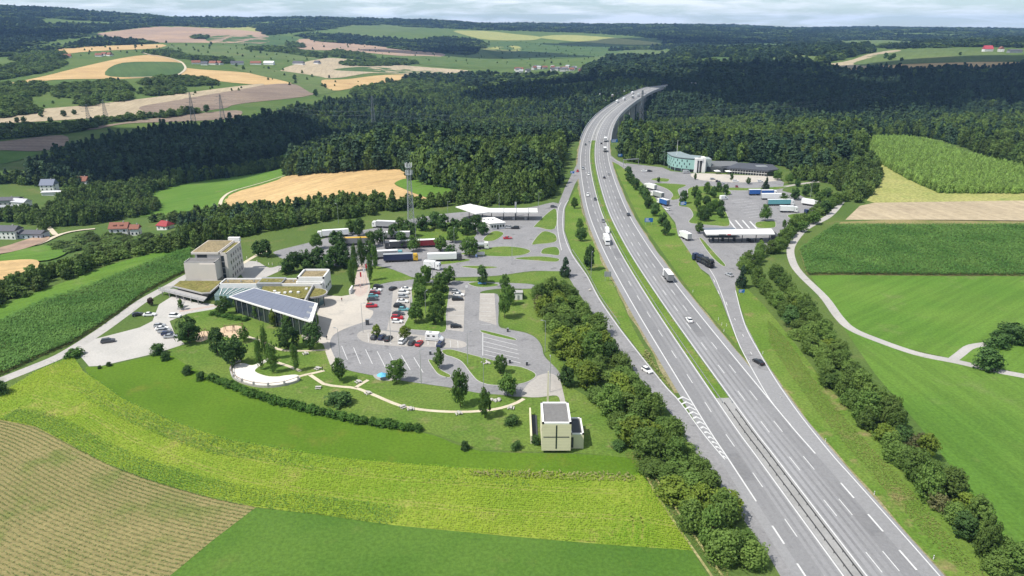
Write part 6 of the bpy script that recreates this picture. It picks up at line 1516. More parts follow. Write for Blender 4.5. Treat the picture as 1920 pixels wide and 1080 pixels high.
# delineator posts
def post(i, x, y, lab, grp):
    o = empty('delineator_post', (x, y, 0)); tag(o, lab % ordw(i + 1), 'post', grp)
    MB().box(-0.07, -0.06, 0, 0.07, 0.06, 1.05).build('body', B_WHITE, o); MB().box(-0.075, -0.065, 0.7, 0.075, 0.065, 0.85).build('band', B_DARKG, o)
for i, y in enumerate([120, 142, 165, 190, 215, 240]):
    x, yy_, _ = mway(s_of_y(y), 18.8 if y < 190 else 17.2); post(i, x, yy_, '%s white post from the front beside the departing lanes', 'posts beside the departing lanes')
for i, y in enumerate([235, 262, 290, 320, 355]):
    x, yy_, _ = mway(s_of_y(y), -13.4); post(i, x, yy_, '%s white post from the front beside the oncoming lanes', 'posts beside the oncoming lanes')
for i, (px, py) in enumerate([(1430, 664), (1353, 610), (1362, 612), (1347, 600), (1299, 548)]):
    x, y = G1(px, py); post(i, x, y, '%s white post from the front on the far slip road verge', 'posts on the far slip road verge')

# ------------------------------------------------------------------ signs
def sign(px, py, w, h, z0, rz, label, m=B_BLUE, marks=True, back=False):
    x, y = G1(px, py)
    o = empty('road_sign', (x, y, 0), R(rz)); tag(o, label, 'sign')
    for s_ in (-1, 1): MB().tube((s_ * w * 0.35, 0.05, 0), (s_ * w * 0.35, 0.05, z0 + h * 0.8), 0.07).build('post', B_STEEL, o)
    MB().box(-w / 2, -0.08, z0, w / 2, -0.02, z0 + h).build('panel', B_GREY if back else m, o)
    if marks and not back:
        mk = MB(); rr = random.Random(px)
        for k in range(3):
            a = -w * 0.4; zz = z0 + h * (0.2 + 0.27 * k); mk.box(a, -0.1, zz, a + w * rr.uniform(0.35, 0.75), -0.085, zz + h * 0.12)
        mk.build('marking', B_WHITE, o)
    return o
sign(1216, 421, 4.6, 2.4, 1.4, 0, 'blue direction sign on the verge beside the departing lanes')
sign(1390, 552, 2.4, 1.4, 0.8, 0, 'small blue sign beside the far slip road')
sign(1281, 387, 3.6, 2.2, 0.8, 0, 'blue board at the edge of the wooded island')
sign(1139, 527, 3.0, 2.4, 2.0, 180, 'grey backed sign on the long verge', back=True)
sign(1163, 296, 3.6, 2.2, 1.2, 0, 'blue sign where the far slip road joins the motorway')
sign(1152, 272, 6.0, 3.0, 2.5, 10, 'large blue sign at the viaduct end')
sign(901, 480, 4.0, 1.6, 0.6, 0, 'white information board on the oval island', m=B_WHITE, marks=False)
sign(893, 486, 0.8, 1.2, 1.2, 0, 'small dark blue board beside the oval island')
sign(875, 545, 1.0, 1.0, 1.4, 0, 'small white board at the bay entrance', m=B_WHITE, marks=False)
sign(1073, 330, 3.0, 1.8, 2.0, 0, 'blue sign at the wood edge beside the oncoming lanes')
# gantry over the far slip road
x, y = G1(1178, 312)
o = empty('sign_gantry', (x, y, 0), R(20)); tag(o, 'grey gantry over the narrow slip road', 'gantry')
for s_ in (-4.5, 9.0): MB().tube((s_, 0, 0), (s_, 0, 5.6), 0.2).build('post', B_GREY, o)
MB().box(-4.7, -0.25, 5.2, 9.2, 0.25, 5.9).build('beam', B_GREY, o)
# ------------------------------------------------------------------ lamps, flags
def lamp(i, px, py, h, lab, grp, arm=1.2):
    x, y = G1(px, py)
    o = empty('street_lamp', (x, y, float(Zt(x, y))), (i * 1.3) % 3.1); tag(o, lab, 'street lamp', grp)
    MB().tube((0, 0, 0), (0, 0, h), 0.11, 0.06).build('pole', B_STEEL, o)
    MB().tube((0, 0, h - 0.05), (arm, 0, h + 0.1), 0.05).build('arm', B_STEEL, o)
    MB().box(arm - 0.35, -0.17, h + 0.02, arm + 0.45, 0.17, h + 0.16).build('lamp_head', B_GREY, o)
LP = [(681, 624, 'lamp at the plaza kerb'), (733, 642, 'lamp behind the row of dark cars'), (638, 676, 'lamp at the left end of the truck bays'), (790, 720, 'lamp at the right end of the truck bays'), (907, 738, 'lamp on the lower edge of the teardrop loop'),
      (877, 683, 'lamp on the narrow end of the teardrop island'), (1031, 735, 'lamp before the chapel forecourt'), (1022, 660, 'lamp on the grass strip by the roadside belt'), (799, 600, 'lamp between the car park island trees'), (812, 545, 'lamp at the back of the car park island'),
      (1010, 392, 'lamp right of the near fuel canopy'), (936, 395, 'lamp behind the near fuel canopy'), (840, 410, 'lamp left of the kicked up canopy wing'), (852, 470, 'lamp beside the white articulated lorry'), (720, 465, 'lamp behind the blue lorry'), (780, 455, 'lamp beside the red trailer'),
      (1245, 312, 'lamp left of the teal motel'), (1519, 372, 'lamp in the motel garden'), (1357, 398, 'lamp on the wooded island'), (960, 490, 'lamp on the truck exit lane'), (1108, 520, 'lamp on the long verge near the tall tree'), (635, 420, 'lamp on the meadow behind the lorries')]
for i, (px, py, lab) in enumerate(LP): lamp(i, px, py, 11.5 if i not in (10, 11, 12) else 10, 'tall thin ' + lab, 'service area lamps')
for i, (px, py, colr, nm) in enumerate([(677, 550, (0.5, 0.03, 0.04), 'red'), (683, 541, (0.7, 0.7, 0.7), 'white'), (687, 533, (0.5, 0.03, 0.04), 'dark red'), (691, 527, (0.06, 0.10, 0.3), 'blue')]):
    x, y = G1(px, py); o = empty('flagpole', (x, y, 0)); tag(o, f'flagpole with {nm} banner, {ordw(i + 1)} from the plaza', 'flagpole', 'flagpoles at the plaza')
    MB().tube((0, 0, 0), (0, 0, 9.5), 0.08, 0.05).build('pole', B_WHITE, o)
    fb = MB(); zz = [(0.08, 0.0), (0.28, 0.10), (0.48, -0.05), (0.68, 0.08)]
    vs = [(a, b, 9.3) for a, b in zz] + [(a, b, 7.2) for a, b in zz] + [(a, b + 0.04, 9.3) for a, b in zz] + [(a, b + 0.04, 7.2) for a, b in zz]
    fb.add(vs, [(i_, i_ + 1, i_ + 5, i_ + 4) for i_ in range(3)] + [(i_ + 8, i_ + 12, i_ + 13, i_ + 9) for i_ in range(3)]).build('flag', mat('flag_' + nm.replace(' ', '_'), colr, 0.8), o)

# ------------------------------------------------------------------ lattice masts
PY_ST = mat('pylon_steel', (0.20, 0.22, 0.23), 0.6, 0.3)
def lattice(mb, h, b0, b1, n, t):
    lv = [i / n for i in range(n + 1)]
    cn = lambda u: [(sx * (b0 + (b1 - b0) * u) / 2, sy * (b0 + (b1 - b0) * u) / 2, h * u) for sx, sy in ((-1, -1), (1, -1), (1, 1), (-1, 1))]
    for i in range(n):
        a, b = cn(lv[i]), cn(lv[i + 1])
        for k in range(4):
            mb.bar(a[k], b[k], t); mb.bar(a[k], b[(k + 1) % 4], t * 0.6); mb.bar(a[(k + 1) % 4], b[k], t * 0.6); mb.bar(b[k], b[(k + 1) % 4], t * 0.6)
def atz_top(x, y, row):
    """height of a mast top seen in this row of the photograph"""
    t = y / (_C - (row - 540) / F_PX * _S)
    return CAM_H + t * (-_S - (row - 540) / F_PX * _C)
def pylon(px, py, h, rz, label, t=0.5, arms=3, xy=None, wd=9):
    x, y = xy or G1(px, py)
    zb_ = float(Zt(x, y)); h = atz_top(x, y, h) - zb_
    o = empty('power_pylon', (x, y, zb_), R(rz)); tag(o, label, 'pylon', 'power pylons')
    mb = MB(); lattice(mb, h, 7.0, 1.4, 9, t); mb.build('lattice_mast', PY_ST, o)
    for k in range(arms):
        z = h * (0.66 + 0.13 * k); w = wd * (0.8, 1.0, 0.7)[k]
        am = MB(); am.bar((-w, 0, z), (w, 0, z), t * 0.7); am.bar((-w, 0, z), (0, 0, z + 2.2), t * 0.5); am.bar((w, 0, z), (0, 0, z + 2.2), t * 0.5); am.build('cross_arm', PY_ST, o)
    return o, arms
PYL = [(702, 256, 180, 20, 'tall pylon rising from the middle wood'), (1200, 256, 169, 20, 'pylon beside the viaduct'), (363, 229, 173, 30, 'left pylon of the pair by the ploughed field'), (418, 225, 177, 30, 'right pylon of the pair by the ploughed field'), (168, 233, 196, 30, 'left pylon of the distant pair above the hedge'), (199, 222, 187, 30, 'right pylon of the distant pair above the hedge')]
for i, (px, py, h, rz, lab) in enumerate(PYL): pylon(px, py, h, rz, lab, t=0.34 if i < 2 else 0.32)
def wire(p, q, n, lab):
    a, b = np.array(p), np.array(q); mb = MB()
    o = empty('power_line', (0, 0, 0)); tag(o, lab, 'power line')
    for k, (dx, dz) in enumerate(n):
        prev = None
        w_ = MB()
        for i in range(17):
            t = i / 16; r = a * (1 - t) + b * t; r = (r[0] + dx, r[1], r[2] + dz - 4 * 9 * t * (1 - t))
            if prev: w_.bar(prev, r, 0.10)
            prev = r
        w_.build('wire', PY_ST, o)
g = lambda px, py: (*G1(px, py), float(Zt(*G1(px, py))))
p0, p1, p2, p3 = g(702, 256), g(1200, 256), g(363, 229), g(418, 225)
arms_ = [(-7, 31), (7, 31), (-9, 37), (9, 37)]
wire(p0, p1, arms_, 'power wires crossing the gorge before the viaduct')
wire(p0, p3, arms_, 'power wires from the middle wood to the ploughed field')
wire(p1, (p1[0] + 420, p1[1] + 120, p1[2] + 20), arms_, 'power wires running on over the dark wood')
# radio mast
x, y = atz(771, 418, 0)
rm = empty('radio_mast', (x, y, float(Zt(x, y))), 0.3); tag(rm, 'steel lattice radio mast with white antennas behind the truck park', 'radio mast')
mb = MB(); lattice(mb, 33.0, 3.4, 1.5, 11, 0.2); mb.build('lattice_mast', B_STEEL, rm)
for z in (27.5, 31.5):
    MB().tube((0, 0, z), (0, 0, z + 0.25), 1.7, 1.7, 10).build('platform', B_GREY, rm)
    for k in range(7):
        a = k * 2 * math.pi / 7 + z; MB().box(-0.18, -0.1, z + 0.2, 0.18, 0.1, z + 2.6).build('antenna', B_WHITE, rm).location = (math.cos(a) * 1.8, math.sin(a) * 1.8, 0)

# ------------------------------------------------------------------ vehicles
PAINT = {}
def paint_mat(nm, col, metal=0.0):
    if nm not in PAINT: PAINT[nm] = mat('paint_' + nm.replace(' ', '_'), col, 0.3, metal, 0.5)
    return PAINT[nm]
CC = {'white': (0.75, 0.75, 0.74), 'silver': (0.42, 0.43, 0.44), 'black': (0.018, 0.018, 0.02), 'dark grey': (0.06, 0.062, 0.07), 'red': (0.42, 0.02, 0.03), 'navy': (0.02, 0.03, 0.08), 'teal': (0.12, 0.33, 0.36), 'blue': (0.03, 0.11, 0.35), 'dark red': (0.2, 0.02, 0.03), 'grey': (0.2, 0.205, 0.21), 'yellow': (0.6, 0.36, 0.02)}
TYRE = mat('tyre', (0.015, 0.015, 0.015), 0.9); HUB = mat('hub', (0.35, 0.35, 0.36), 0.4, 0.6); CHAS = mat('chassis', (0.03, 0.03, 0.035), 0.7); LIGHT_ = mat('headlamp', (0.75, 0.75, 0.72), 0.2); TAIL = mat('tail_lamp', (0.35, 0.01, 0.01), 0.3)
def loft(sections):
    """closed body from cross sections: each (x, half width bottom, half width top, z bottom, z top)"""
    mb = MB(); vs = []
    for x, wb, wt, z0, z1 in sections:
        zm = z0 + (z1 - z0) * 0.55; wm = max(wb, wt) * 1.02
        vs += [(x, -wb, z0), (x, wb, z0), (x, wm, zm), (x, wt, z1), (x, -wt, z1), (x, -wm, zm)]
    n = len(sections); fs_ = []
    for i in range(n - 1):
        for k in range(6): fs_.append((i * 6 + k, (i + 1) * 6 + k, (i + 1) * 6 + (k + 1) % 6, i * 6 + (k + 1) % 6))
    fs_ += [tuple(range(6)), tuple(range(6 * n - 1, 6 * n - 7, -1))]
    return mb.add(vs, fs_)
WHEEL = MB().tube((0, -0.11, 0), (0, 0.11, 0), 0.33, 0.33, 12).mesh('wheel', TYRE); HUBM = MB().tube((0, -0.118, 0), (0, 0.118, 0), 0.19, 0.19, 8).mesh('rim', HUB)
def car_proto(kind):
    if kind == 'saloon': L, b, g, r = 4.7, [(-2.35, .72, .68, .35, .72), (-2.2, .84, .76, .25, .95), (-1.5, .88, .80, .22, 1.0), (0.9, .88, .80, .22, .98), (1.6, .86, .76, .22, .88), (2.2, .8, .68, .25, .74), (2.35, .68, .6, .35, .6)], [(-1.75, .76, .70, .97, 1.0), (-1.05, .74, .60, .97, 1.38), (0.1, .74, .60, .97, 1.42), (0.95, .76, .70, .95, 1.0)], (-1.0, 0.05, 1.44)
    elif kind == 'hatch': L, b, g, r = 4.1, [(-2.05, .74, .7, .35, .8), (-1.95, .84, .76, .25, 1.0), (-1.0, .87, .79, .22, 1.02), (0.8, .87, .79, .22, 1.0), (1.45, .84, .74, .22, .9), (1.95, .78, .66, .25, .76), (2.05, .66, .6, .35, .62)], [(-1.95, .74, .66, 1.0, 1.1), (-1.5, .73, .60, 1.0, 1.42), (0.05, .73, .60, 1.0, 1.48), (0.95, .75, .68, .98, 1.02)], (-1.5, 0.0, 1.50)
    else: L, b, g, r = 4.6, [(-2.3, .78, .74, .4, .9), (-2.2, .88, .82, .3, 1.12), (-1.0, .92, .84, .28, 1.14), (0.9, .92, .84, .28, 1.12), (1.6, .9, .8, .28, 1.04), (2.2, .84, .72, .3, .9), (2.3, .72, .66, .4, .72)], [(-2.15, .8, .70, 1.12, 1.2), (-1.8, .78, .66, 1.12, 1.6), (0.2, .78, .66, 1.12, 1.68), (1.1, .8, .74, 1.1, 1.14)], (-1.8, 0.15, 1.70)
    return dict(L=L, body=loft(b).mesh('body'), glass=loft(g).mesh('windows', B_GLASS), roof=loft([(r[0], .60, .56, r[2] - .05, r[2]), (r[1], .60, .56, r[2] - .03, r[2])]).mesh('roof'), ax=L * 0.30)
CARS = {k: car_proto(k) for k in ('saloon', 'hatch', 'estate')}
LAMPF = MB().box(-0.03, -0.16, 0, 0.03, 0.16, 0.14).mesh('headlight', LIGHT_); LAMPR = MB().box(-0.03, -0.14, 0, 0.03, 0.14, 0.18).mesh('tail_light', TAIL)
def omat(o, m):
    if not o.data.materials: o.data.materials.append(None)
    o.material_slots[0].link = 'OBJECT'; o.material_slots[0].material = m
def car(x, y, rz, kind, colr, label, group=None, z=0.03, name='car'):
    c = CARS[kind]; o = empty(name, (x, y, z), rz); tag(o, label, 'car', group)
    p = paint_mat(colr, CC[colr], 0.3 if colr in ('silver', 'grey') else 0.0)
    omat(link('body', c['body'], o), p); link('windows', c['glass'], o); omat(link('roof', c['roof'], o), p)
    for sx in (-1, 1):
        for sy in (-1, 1):
            w = link('wheel', WHEEL, o); w.location = (sx * c['ax'], sy * 0.78, 0.33); link('rim', HUBM, w)
    for sy in (-1, 1):
        link('headlight', LAMPF, o).location = (c['L'] / 2 - 0.1, sy * 0.55, 0.58); link('tail_light', LAMPR, o).location = (-c['L'] / 2 + 0.06, sy * 0.56, 0.72)
    return o
def carpx(px, py, deg, kind, colr, label, group=None, name='car'):
    x, y = G1(px, py); return car(x, y, R(deg), kind, colr, label, group, name=name)
CAB = {'n': loft([(-1.1, 1.2, 1.2, 0.7, 3.5), (0.75, 1.22, 1.18, 0.5, 3.5), (1.05, 1.18, 1.1, 0.5, 2.9), (1.15, 1.12, 1.05, 0.5, 1.8)]).mesh('cab')}
TRW = MB().tube((0, -0.16, 0), (0, 0.16, 0), 0.5, 0.5, 12).mesh('wheel', TYRE)
SCREEN = loft([(0.9, 1.08, 1.0, 1.9, 2.85), (1.17, 1.04, 1.02, 1.9, 2.5)]).mesh('windscreen', B_GLASS)
SIDEW = MB().box(0.0, -1.24, 1.9, 0.7, 1.24, 2.6).mesh('side_window', B_GLASS)
def truck(x, y, rz, cab, box, label, L=13.6, top=None, kind='box', group=None, z=0.03):
    """origin in the middle of the whole rig, +x forward"""
    o = empty('lorry', (x, y, z), rz); tag(o, label, 'lorry', group)
    tot = L + 2.6 if kind != 'tractor' else 5.5
    xc = tot / 2 - 1.2
    k = link('cab', CAB['n'], o); omat(k, paint_mat(cab, CC[cab])); k.location = (xc, 0, 0)
    link('windscreen', SCREEN, k); link('side_window', SIDEW, k)
    MB().box(-tot / 2 + 0.2, -0.5, 0.65, xc, 0.5, 1.0).build('chassis', CHAS, o)
    bx1 = xc - 1.3; bx0 = -tot / 2
    if kind == 'box':
        b = MB().box(bx0, -1.27, 1.1, bx1, 1.27, 3.85); b.build('trailer', paint_mat(box, CC[box]), o)
        MB().box(bx0 + 0.02, -1.25, 3.86, bx1 - 0.02, 1.25, 3.94).build('trailer_roof', paint_mat(top or 'white', CC[top or 'white']), o)
        MB().box(bx0 + 1, -1.24, 0.5, bx1 - 4, -1.18, 1.08).build('side_guard', CHAS, o); MB().box(bx0 + 1, 1.18, 0.5, bx1 - 4, 1.24, 1.08).build('side_guard', CHAS, o)
        MB().box(bx0 - 0.03, -1.2, 1.15, bx0 - 0.01, 1.2, 3.8).build('rear_door', paint_mat('grey' if box != 'white' else 'silver', CC['grey' if box != 'white' else 'silver']), o)
    elif kind == 'tank':
        MB().tube((bx0, 0, 2.3), (bx1, 0, 2.3), 1.2, 1.2, 14).build('tank', B_STEEL, o)
    wx = [xc + 0.0, xc - 3.4] + ([bx0 + 1.5, bx0 + 2.9, bx0 + 4.2] if L > 9 else [bx0 + 1.6])
    if kind == 'tractor': wx = [xc, -tot / 2 + 0.9]
    for w_ in wx:
        for s_ in (-1, 1): link('wheel', TRW, o).location = (w_, s_ * 1.05, 0.5)
    return o
def truckpx(px, py, deg, cab, box, label, **k):
    x, y = G1(px, py); return truck(x, y, R(deg), cab, box, label, **k)
def van(px, py, deg, colr, label, camper=False, xy=None, L=5.6, H_=2.6):
    x, y = xy or G1(px, py)
    o = empty('van', (x, y, 0.03), R(deg)); tag(o, label, 'van')
    p = paint_mat(colr, CC[colr]); h = L / 2
    loft([(-h, .95, .9, .4, H_ - .1), (-h + .15, 1.0, .94, .3, H_), (h - 2.0, 1.0, .92, .3, H_), (h - 1.2, .98, .84, .3, H_ * .72), (h - .3, .92, .78, .3, 1.15), (h, .8, .7, .4, .9)]).build('body', p, o)
    loft([(h - 1.95, .93, .86, 1.35, H_ - .15), (h - 1.05, .9, .78, 1.3, 1.75)]).build('windscreen', B_GLASS, o)
    MB().box(h - 2.5, -1.03, 1.35, h - 1.7, 1.03, 2.0).build('side_window', B_GLASS, o)
    if camper:
        MB().box(-h + .2, -1.12, 1.0, h - 1.6, 1.12, 2.95).build('living_cabin', p, o)
        for k in range(2): MB().box(-h + .8 + k * 1.9, -1.15, 1.7, -h + 1.7 + k * 1.9, 1.15, 2.3).build('cabin_window', B_GLASS, o)
        MB().box(-h + 1.2, -0.4, 2.96, -h + 2.2, 0.4, 3.15).build('roof_hatch', B_GREY, o)
    for sx in (-1, 1):
        for sy in (-1, 1): link('wheel', WHEEL, o).location = (sx * L * 0.31, sy * 0.88, 0.34)
    return o
K3 = ('hatch', 'saloon', 'estate')
# staff car park
carpx(203, 642, 22, 'estate', 'dark grey', 'dark estate car driving onto the gravel car park')
carpx(259, 592, 30, 'hatch', 'black', 'dark car half on the grass by the farm lane')
carpx(281, 592, 8, 'saloon', 'white', 'white car beside the grass triangle'); carpx(329, 595, -6, 'estate', 'white', 'white estate car near the hall steps')
for i, (px, py, c) in enumerate([(300, 613, 'silver'), (304, 618, 'white'), (309, 623, 'silver'), (314, 628, 'navy'), (320, 633, 'silver')]): carpx(px, py, 12, K3[i % 3], c, f'{c} car, {ordw(i + 1)} from the back in the staff car row', 'staff cars in a row')
# plaza row
for i, (px, py, c) in enumerate([(709, 539, 'black'), (705, 546, 'white'), (703, 552, 'dark red'), (700, 557, 'teal'), (699, 563, 'dark grey'), (697, 576, 'red')]): carpx(px, py, 6, K3[i % 3], c, f'{c} car, {ordw(i + 1)} from the back in the plaza row', 'cars parked at the plaza')
carpx(737, 543, 60, 'hatch', 'black', 'black car driving up the car park lane')
for i, (px, py, c) in enumerate([(762, 544, 'white'), (757, 551, 'white'), (756, 558, 'silver'), (755, 567, 'white'), (749, 576, 'black'), (757, 582, 'teal'), (747, 590, 'dark grey'), (745, 598, 'red'), (745, 605, 'white')]): carpx(px, py, -4, K3[(i + 1) % 3], c, f'{c} car, {ordw(i + 1)} from the back in the middle row', 'cars parked left of the tree island')
for i, (px, py, c) in enumerate([(855, 549, 'silver'), (860, 555, 'white'), (858, 563, 'black'), (855, 614, 'black')]): carpx(px, py, 2, K3[i % 3], c, f'{c} car, {ordw(i + 1)} from the back right of the tree island', 'cars parked right of the tree island')
for i, (px, py, c) in enumerate([(703, 634, 'dark grey'), (716, 635, 'navy'), (728, 637, 'black'), (755, 642, 'white'), (772, 645, 'dark grey'), (786, 646, 'red'), (826, 648, 'navy')]): carpx(px, py, 76, K3[(i + 2) % 3], c, f'{c} car, {ordw(i + 1)} from the left in the front row', 'cars parked in the front row')
van(815, 638, -8, 'white', 'white camper van in the front row', camper=True, L=6.4)
carpx(951, 428, 170, 'estate', 'silver', 'silver car at the white fuel shop'); carpx(966, 429, 175, 'estate', 'black', 'black car beside the silver one at the fuel shop')
carpx(952, 448, 5, 'saloon', 'red', 'red car on the fuel station apron'); carpx(1038, 389, 0, 'hatch', 'dark grey', 'dark car leaving the near fuel station')
carpx(1083, 322, 262, 'hatch', 'red', 'red car leaving the motorway onto the near slip road'); carpx(1213, 697, -60, 'hatch', 'white', 'white car on the near slip road beside the belt')
# lorries, near truck park
for px, py, deg, cab, box, lab, k in [
 (725, 427, 172, 'white', 'silver', 'pale lorry at the back edge of the near truck park', {}), (625, 444, 195, 'white', 'white', 'white lorry behind the clump at the loop end', {}),
 (664, 459, 186, 'dark grey', 'grey', 'grey lorry with yellow roof', dict(top='yellow')), (740, 448, 184, 'white', 'silver', 'white lorry left of the red trailer', {}),
 (752, 465, 190, 'dark grey', 'dark grey', 'dark lorry half hidden by the truck park trees', {}), (799, 463, 190, 'white', 'dark red', 'lorry with red trailer', dict(top='white')),
 (724, 484, 10, 'teal', 'silver', 'pale lorry hidden behind the blue one', {}), (752, 490, 8, 'yellow', 'navy', 'dark blue lorry with yellow cab', dict(top='silver')),
 (834, 489, 7, 'dark grey', 'white', 'white articulated lorry with dark cab', {}), (811, 505, -14, 'white', 'white', 'short white box lorry turning at the island', dict(L=5.2)),
 (899, 467, 4, 'white', 'silver', 'silver tanker beside the oval island', dict(kind='tank', L=7.0))]: truckpx(px, py, deg, cab, box, lab, **k)
# far service area
for px, py, deg, cab, box, lab, k in [
 (1219, 355, 122, 'white', 'white', 'white lorry, rearmost of the queue on the far slip road', dict(L=8)), (1232, 370, 120, 'white', 'silver', 'pale lorry in the middle of the queue', dict(L=8)), (1243, 384, 118, 'white', 'blue', 'blue box lorry at the near end of the queue', dict(L=7)),
 (1284, 448, 108, 'white', 'white', 'white box lorry on the far slip road', dict(L=6.5)), (1418, 366, 2, 'white', 'blue', 'rear half of the blue lorry train', dict(L=8)), (1441, 367, 2, 'white', 'blue', 'front half of the blue lorry train', dict(L=8)),
 (1463, 385, 2, 'white', 'teal', 'lorry with blue and white side panels', dict(L=14)), (1450, 374, 2, 'white', 'white', 'white lorry behind the panelled one', {}), (1478, 398, -4, 'white', 'white', 'white flat nosed lorry next to the panelled one', dict(L=8)),
 (1508, 404, 20, 'navy', 'navy', 'dark blue tractor unit without trailer', dict(kind='tractor')), (1522, 386, -42, 'dark grey', 'white', 'white bus like lorry under the garden tree', dict(L=10))]: truckpx(px, py, deg, cab, box, lab, **k)
van(1357, 374, 20, 'white', 'white van on the empty far bays', H_=2.7)
van(1287, 325, 10, 'silver', 'silver van at the motel portal')
for px, py, deg, kd, c, lab in [(1251, 394, 118, 'hatch', 'white', 'white car behind the queue of lorries'), (1367, 517, 112, 'saloon', 'silver', 'silver car leaving the far fuel forecourt'), (1422, 681, 113, 'saloon', 'black', 'black car on the far slip road'),
                           (1487, 422, 8, 'saloon', 'silver', 'silver car parked right of the far canopy'), (1381, 351, 80, 'hatch', 'dark red', 'dark red car in front of the restaurant lawn'), (1379, 341, 5, 'estate', 'white', 'white car in the middle of the motel forecourt'), (1425, 341, 5, 'hatch', 'white', 'white car at the right end of the motel forecourt'),
                           (1336, 337, 20, 'hatch', 'silver', 'silver car at the left end of the motel forecourt'), (1348, 343, 80, 'estate', 'dark grey', 'dark car behind the island trees'), (1356, 346, 80, 'hatch', 'silver', 'silver car next to the dark one behind the island trees'), (1208, 322, 5, 'estate', 'white', 'white car at the motel drive'), (1218, 322, 5, 'hatch', 'black', 'black car at the motel drive'),
                           (1344, 341, 80, 'hatch', 'black', 'black car left of the dark one behind the island trees'), (1408, 453, 90, 'estate', 'black', 'black car under the far canopy')]: carpx(px, py, deg, kd, c, lab)
# motorway traffic: left lanes come towards the camera, right lanes go away
for px, py, kd, c, lab in [(1123, 223, 'estate', 'white', 'white car on the viaduct, oncoming'), (1103.5, 256, 'hatch', 'dark grey', 'dark car leaving the viaduct, oncoming'), (1105, 268, 'hatch', 'silver', 'silver car just off the viaduct, oncoming'), (1098, 272, 'saloon', 'black', 'black car just off the viaduct in the outer lane'),
                        (1093, 317, 'estate', 'silver', 'silver car beside the near slip road exit'), (1103.5, 328, 'hatch', 'white', 'white car passing the near slip road exit'), (1102, 367, 'estate', 'white', 'white car beside the far verge tree, oncoming'), (1116, 375, 'hatch', 'dark grey', 'dark car overtaking beside the median, oncoming'), (1131, 416, 'hatch', 'grey', 'grey car near the median before the white van')]:
    x, y = G1(px, py); car(x, y, mway(s_of_y(y), 0)[2] + math.pi, kd, c, lab, 'motorway traffic')
x, y = G1(1138.5, 436); van(0, 0, math.degrees(mway(s_of_y(y), 0)[2]) + 180, 'white', 'white van overtaking the white lorry on the motorway', xy=(x, y))
x, y = G1(1137, 456); truck(x, y, mway(s_of_y(y), 0)[2] + math.pi, 'white', 'white', 'white lorry coming towards the camera on the motorway', L=7)
for px, py, kd, c, lab in [(1169, 203, 'estate', 'white', 'white car on the viaduct, departing'), (1150, 214, 'hatch', 'black', 'left car of the three dark ones on the viaduct'), (1155.5, 214, 'hatch', 'dark grey', 'middle car of the three dark ones on the viaduct'), (1161, 214, 'hatch', 'black', 'right car of the three dark ones on the viaduct'),
                        (1133, 250, 'saloon', 'grey', 'grey car entering the viaduct, departing'), (1127.5, 270, 'hatch', 'black', 'black car beside the lorries before the viaduct'), (1133, 334, 'hatch', 'black', 'black car departing past the near slip road'), (1141, 328, 'hatch', 'silver', 'silver car departing past the near slip road'),
                        (1178, 404, 'estate', 'dark grey', 'dark car departing in the outer lane'), (1292, 602, 'saloon', 'white', 'white car departing in the open middle of the motorway')]:
    x, y = G1(px, py); car(x, y, mway(s_of_y(y), 0)[2], kd, c, lab, 'motorway traffic')
for px, py, cab, box, L, lab in [(1146, 233, 'white', 'dark red', 8, 'red and white lorry on the viaduct'), (1135, 266, 'white', 'white', 9, 'first white lorry before the viaduct'), (1134, 284, 'white', 'silver', 8, 'second pale lorry before the viaduct'), (1252, 524, 'white', 'grey', 7.5, 'grey box lorry with white roof departing on the motorway')]:
    x, y = G1(px, py); truck(x, y, mway(s_of_y(y), 0)[2], cab, box, lab, L=L, group='motorway traffic')
rv = random.Random(9)
for i, yv in enumerate([1090, 1130, 1165, 1200, 1240]):
    off = (-8, -4.2, 4.2, 8, -8)[i]; x, y, a = mway(s_of_y(yv), off)
    truck(x, y, a + (math.pi if off < 0 else 0), 'white', ('white', 'silver', 'grey', 'white', 'white')[i], f'{ordw(i + 1)} lorry from the near end on the far half of the viaduct', L=9, group='lorries on the far viaduct')
# car transporter on the far slip road
x, y = G1(1318, 495); a = R(110)
o = truck(x, y, a, 'navy', 'navy', 'dark car transporter on the far slip road', L=13, kind='bare')
dk = MB(); dk.box(-7.6, -1.25, 1.0, 4.2, 1.25, 1.15); dk.box(-7.4, -1.25, 2.6, 4.6, 1.25, 2.75)
for sx in (-7.2, -3.5, 0.2, 4.0):
    for sy in (-1.2, 1.2): dk.bar((sx, sy, 1.0), (sx, sy, 2.8), 0.14)
dk.build('loading_deck', CHAS, o)
for lv, zz in enumerate((1.18, 2.78)):
    for k in range(3):
        px_ = -5.4 + k * 4.0; car(x + math.cos(a) * px_, y + math.sin(a) * px_, a, 'hatch', ('black', 'dark grey', 'navy')[k], f"{('rear', 'middle', 'front')[k]} car on the {('lower', 'upper')[lv]} deck of the transporter", 'cars on the transporter', z=zz)

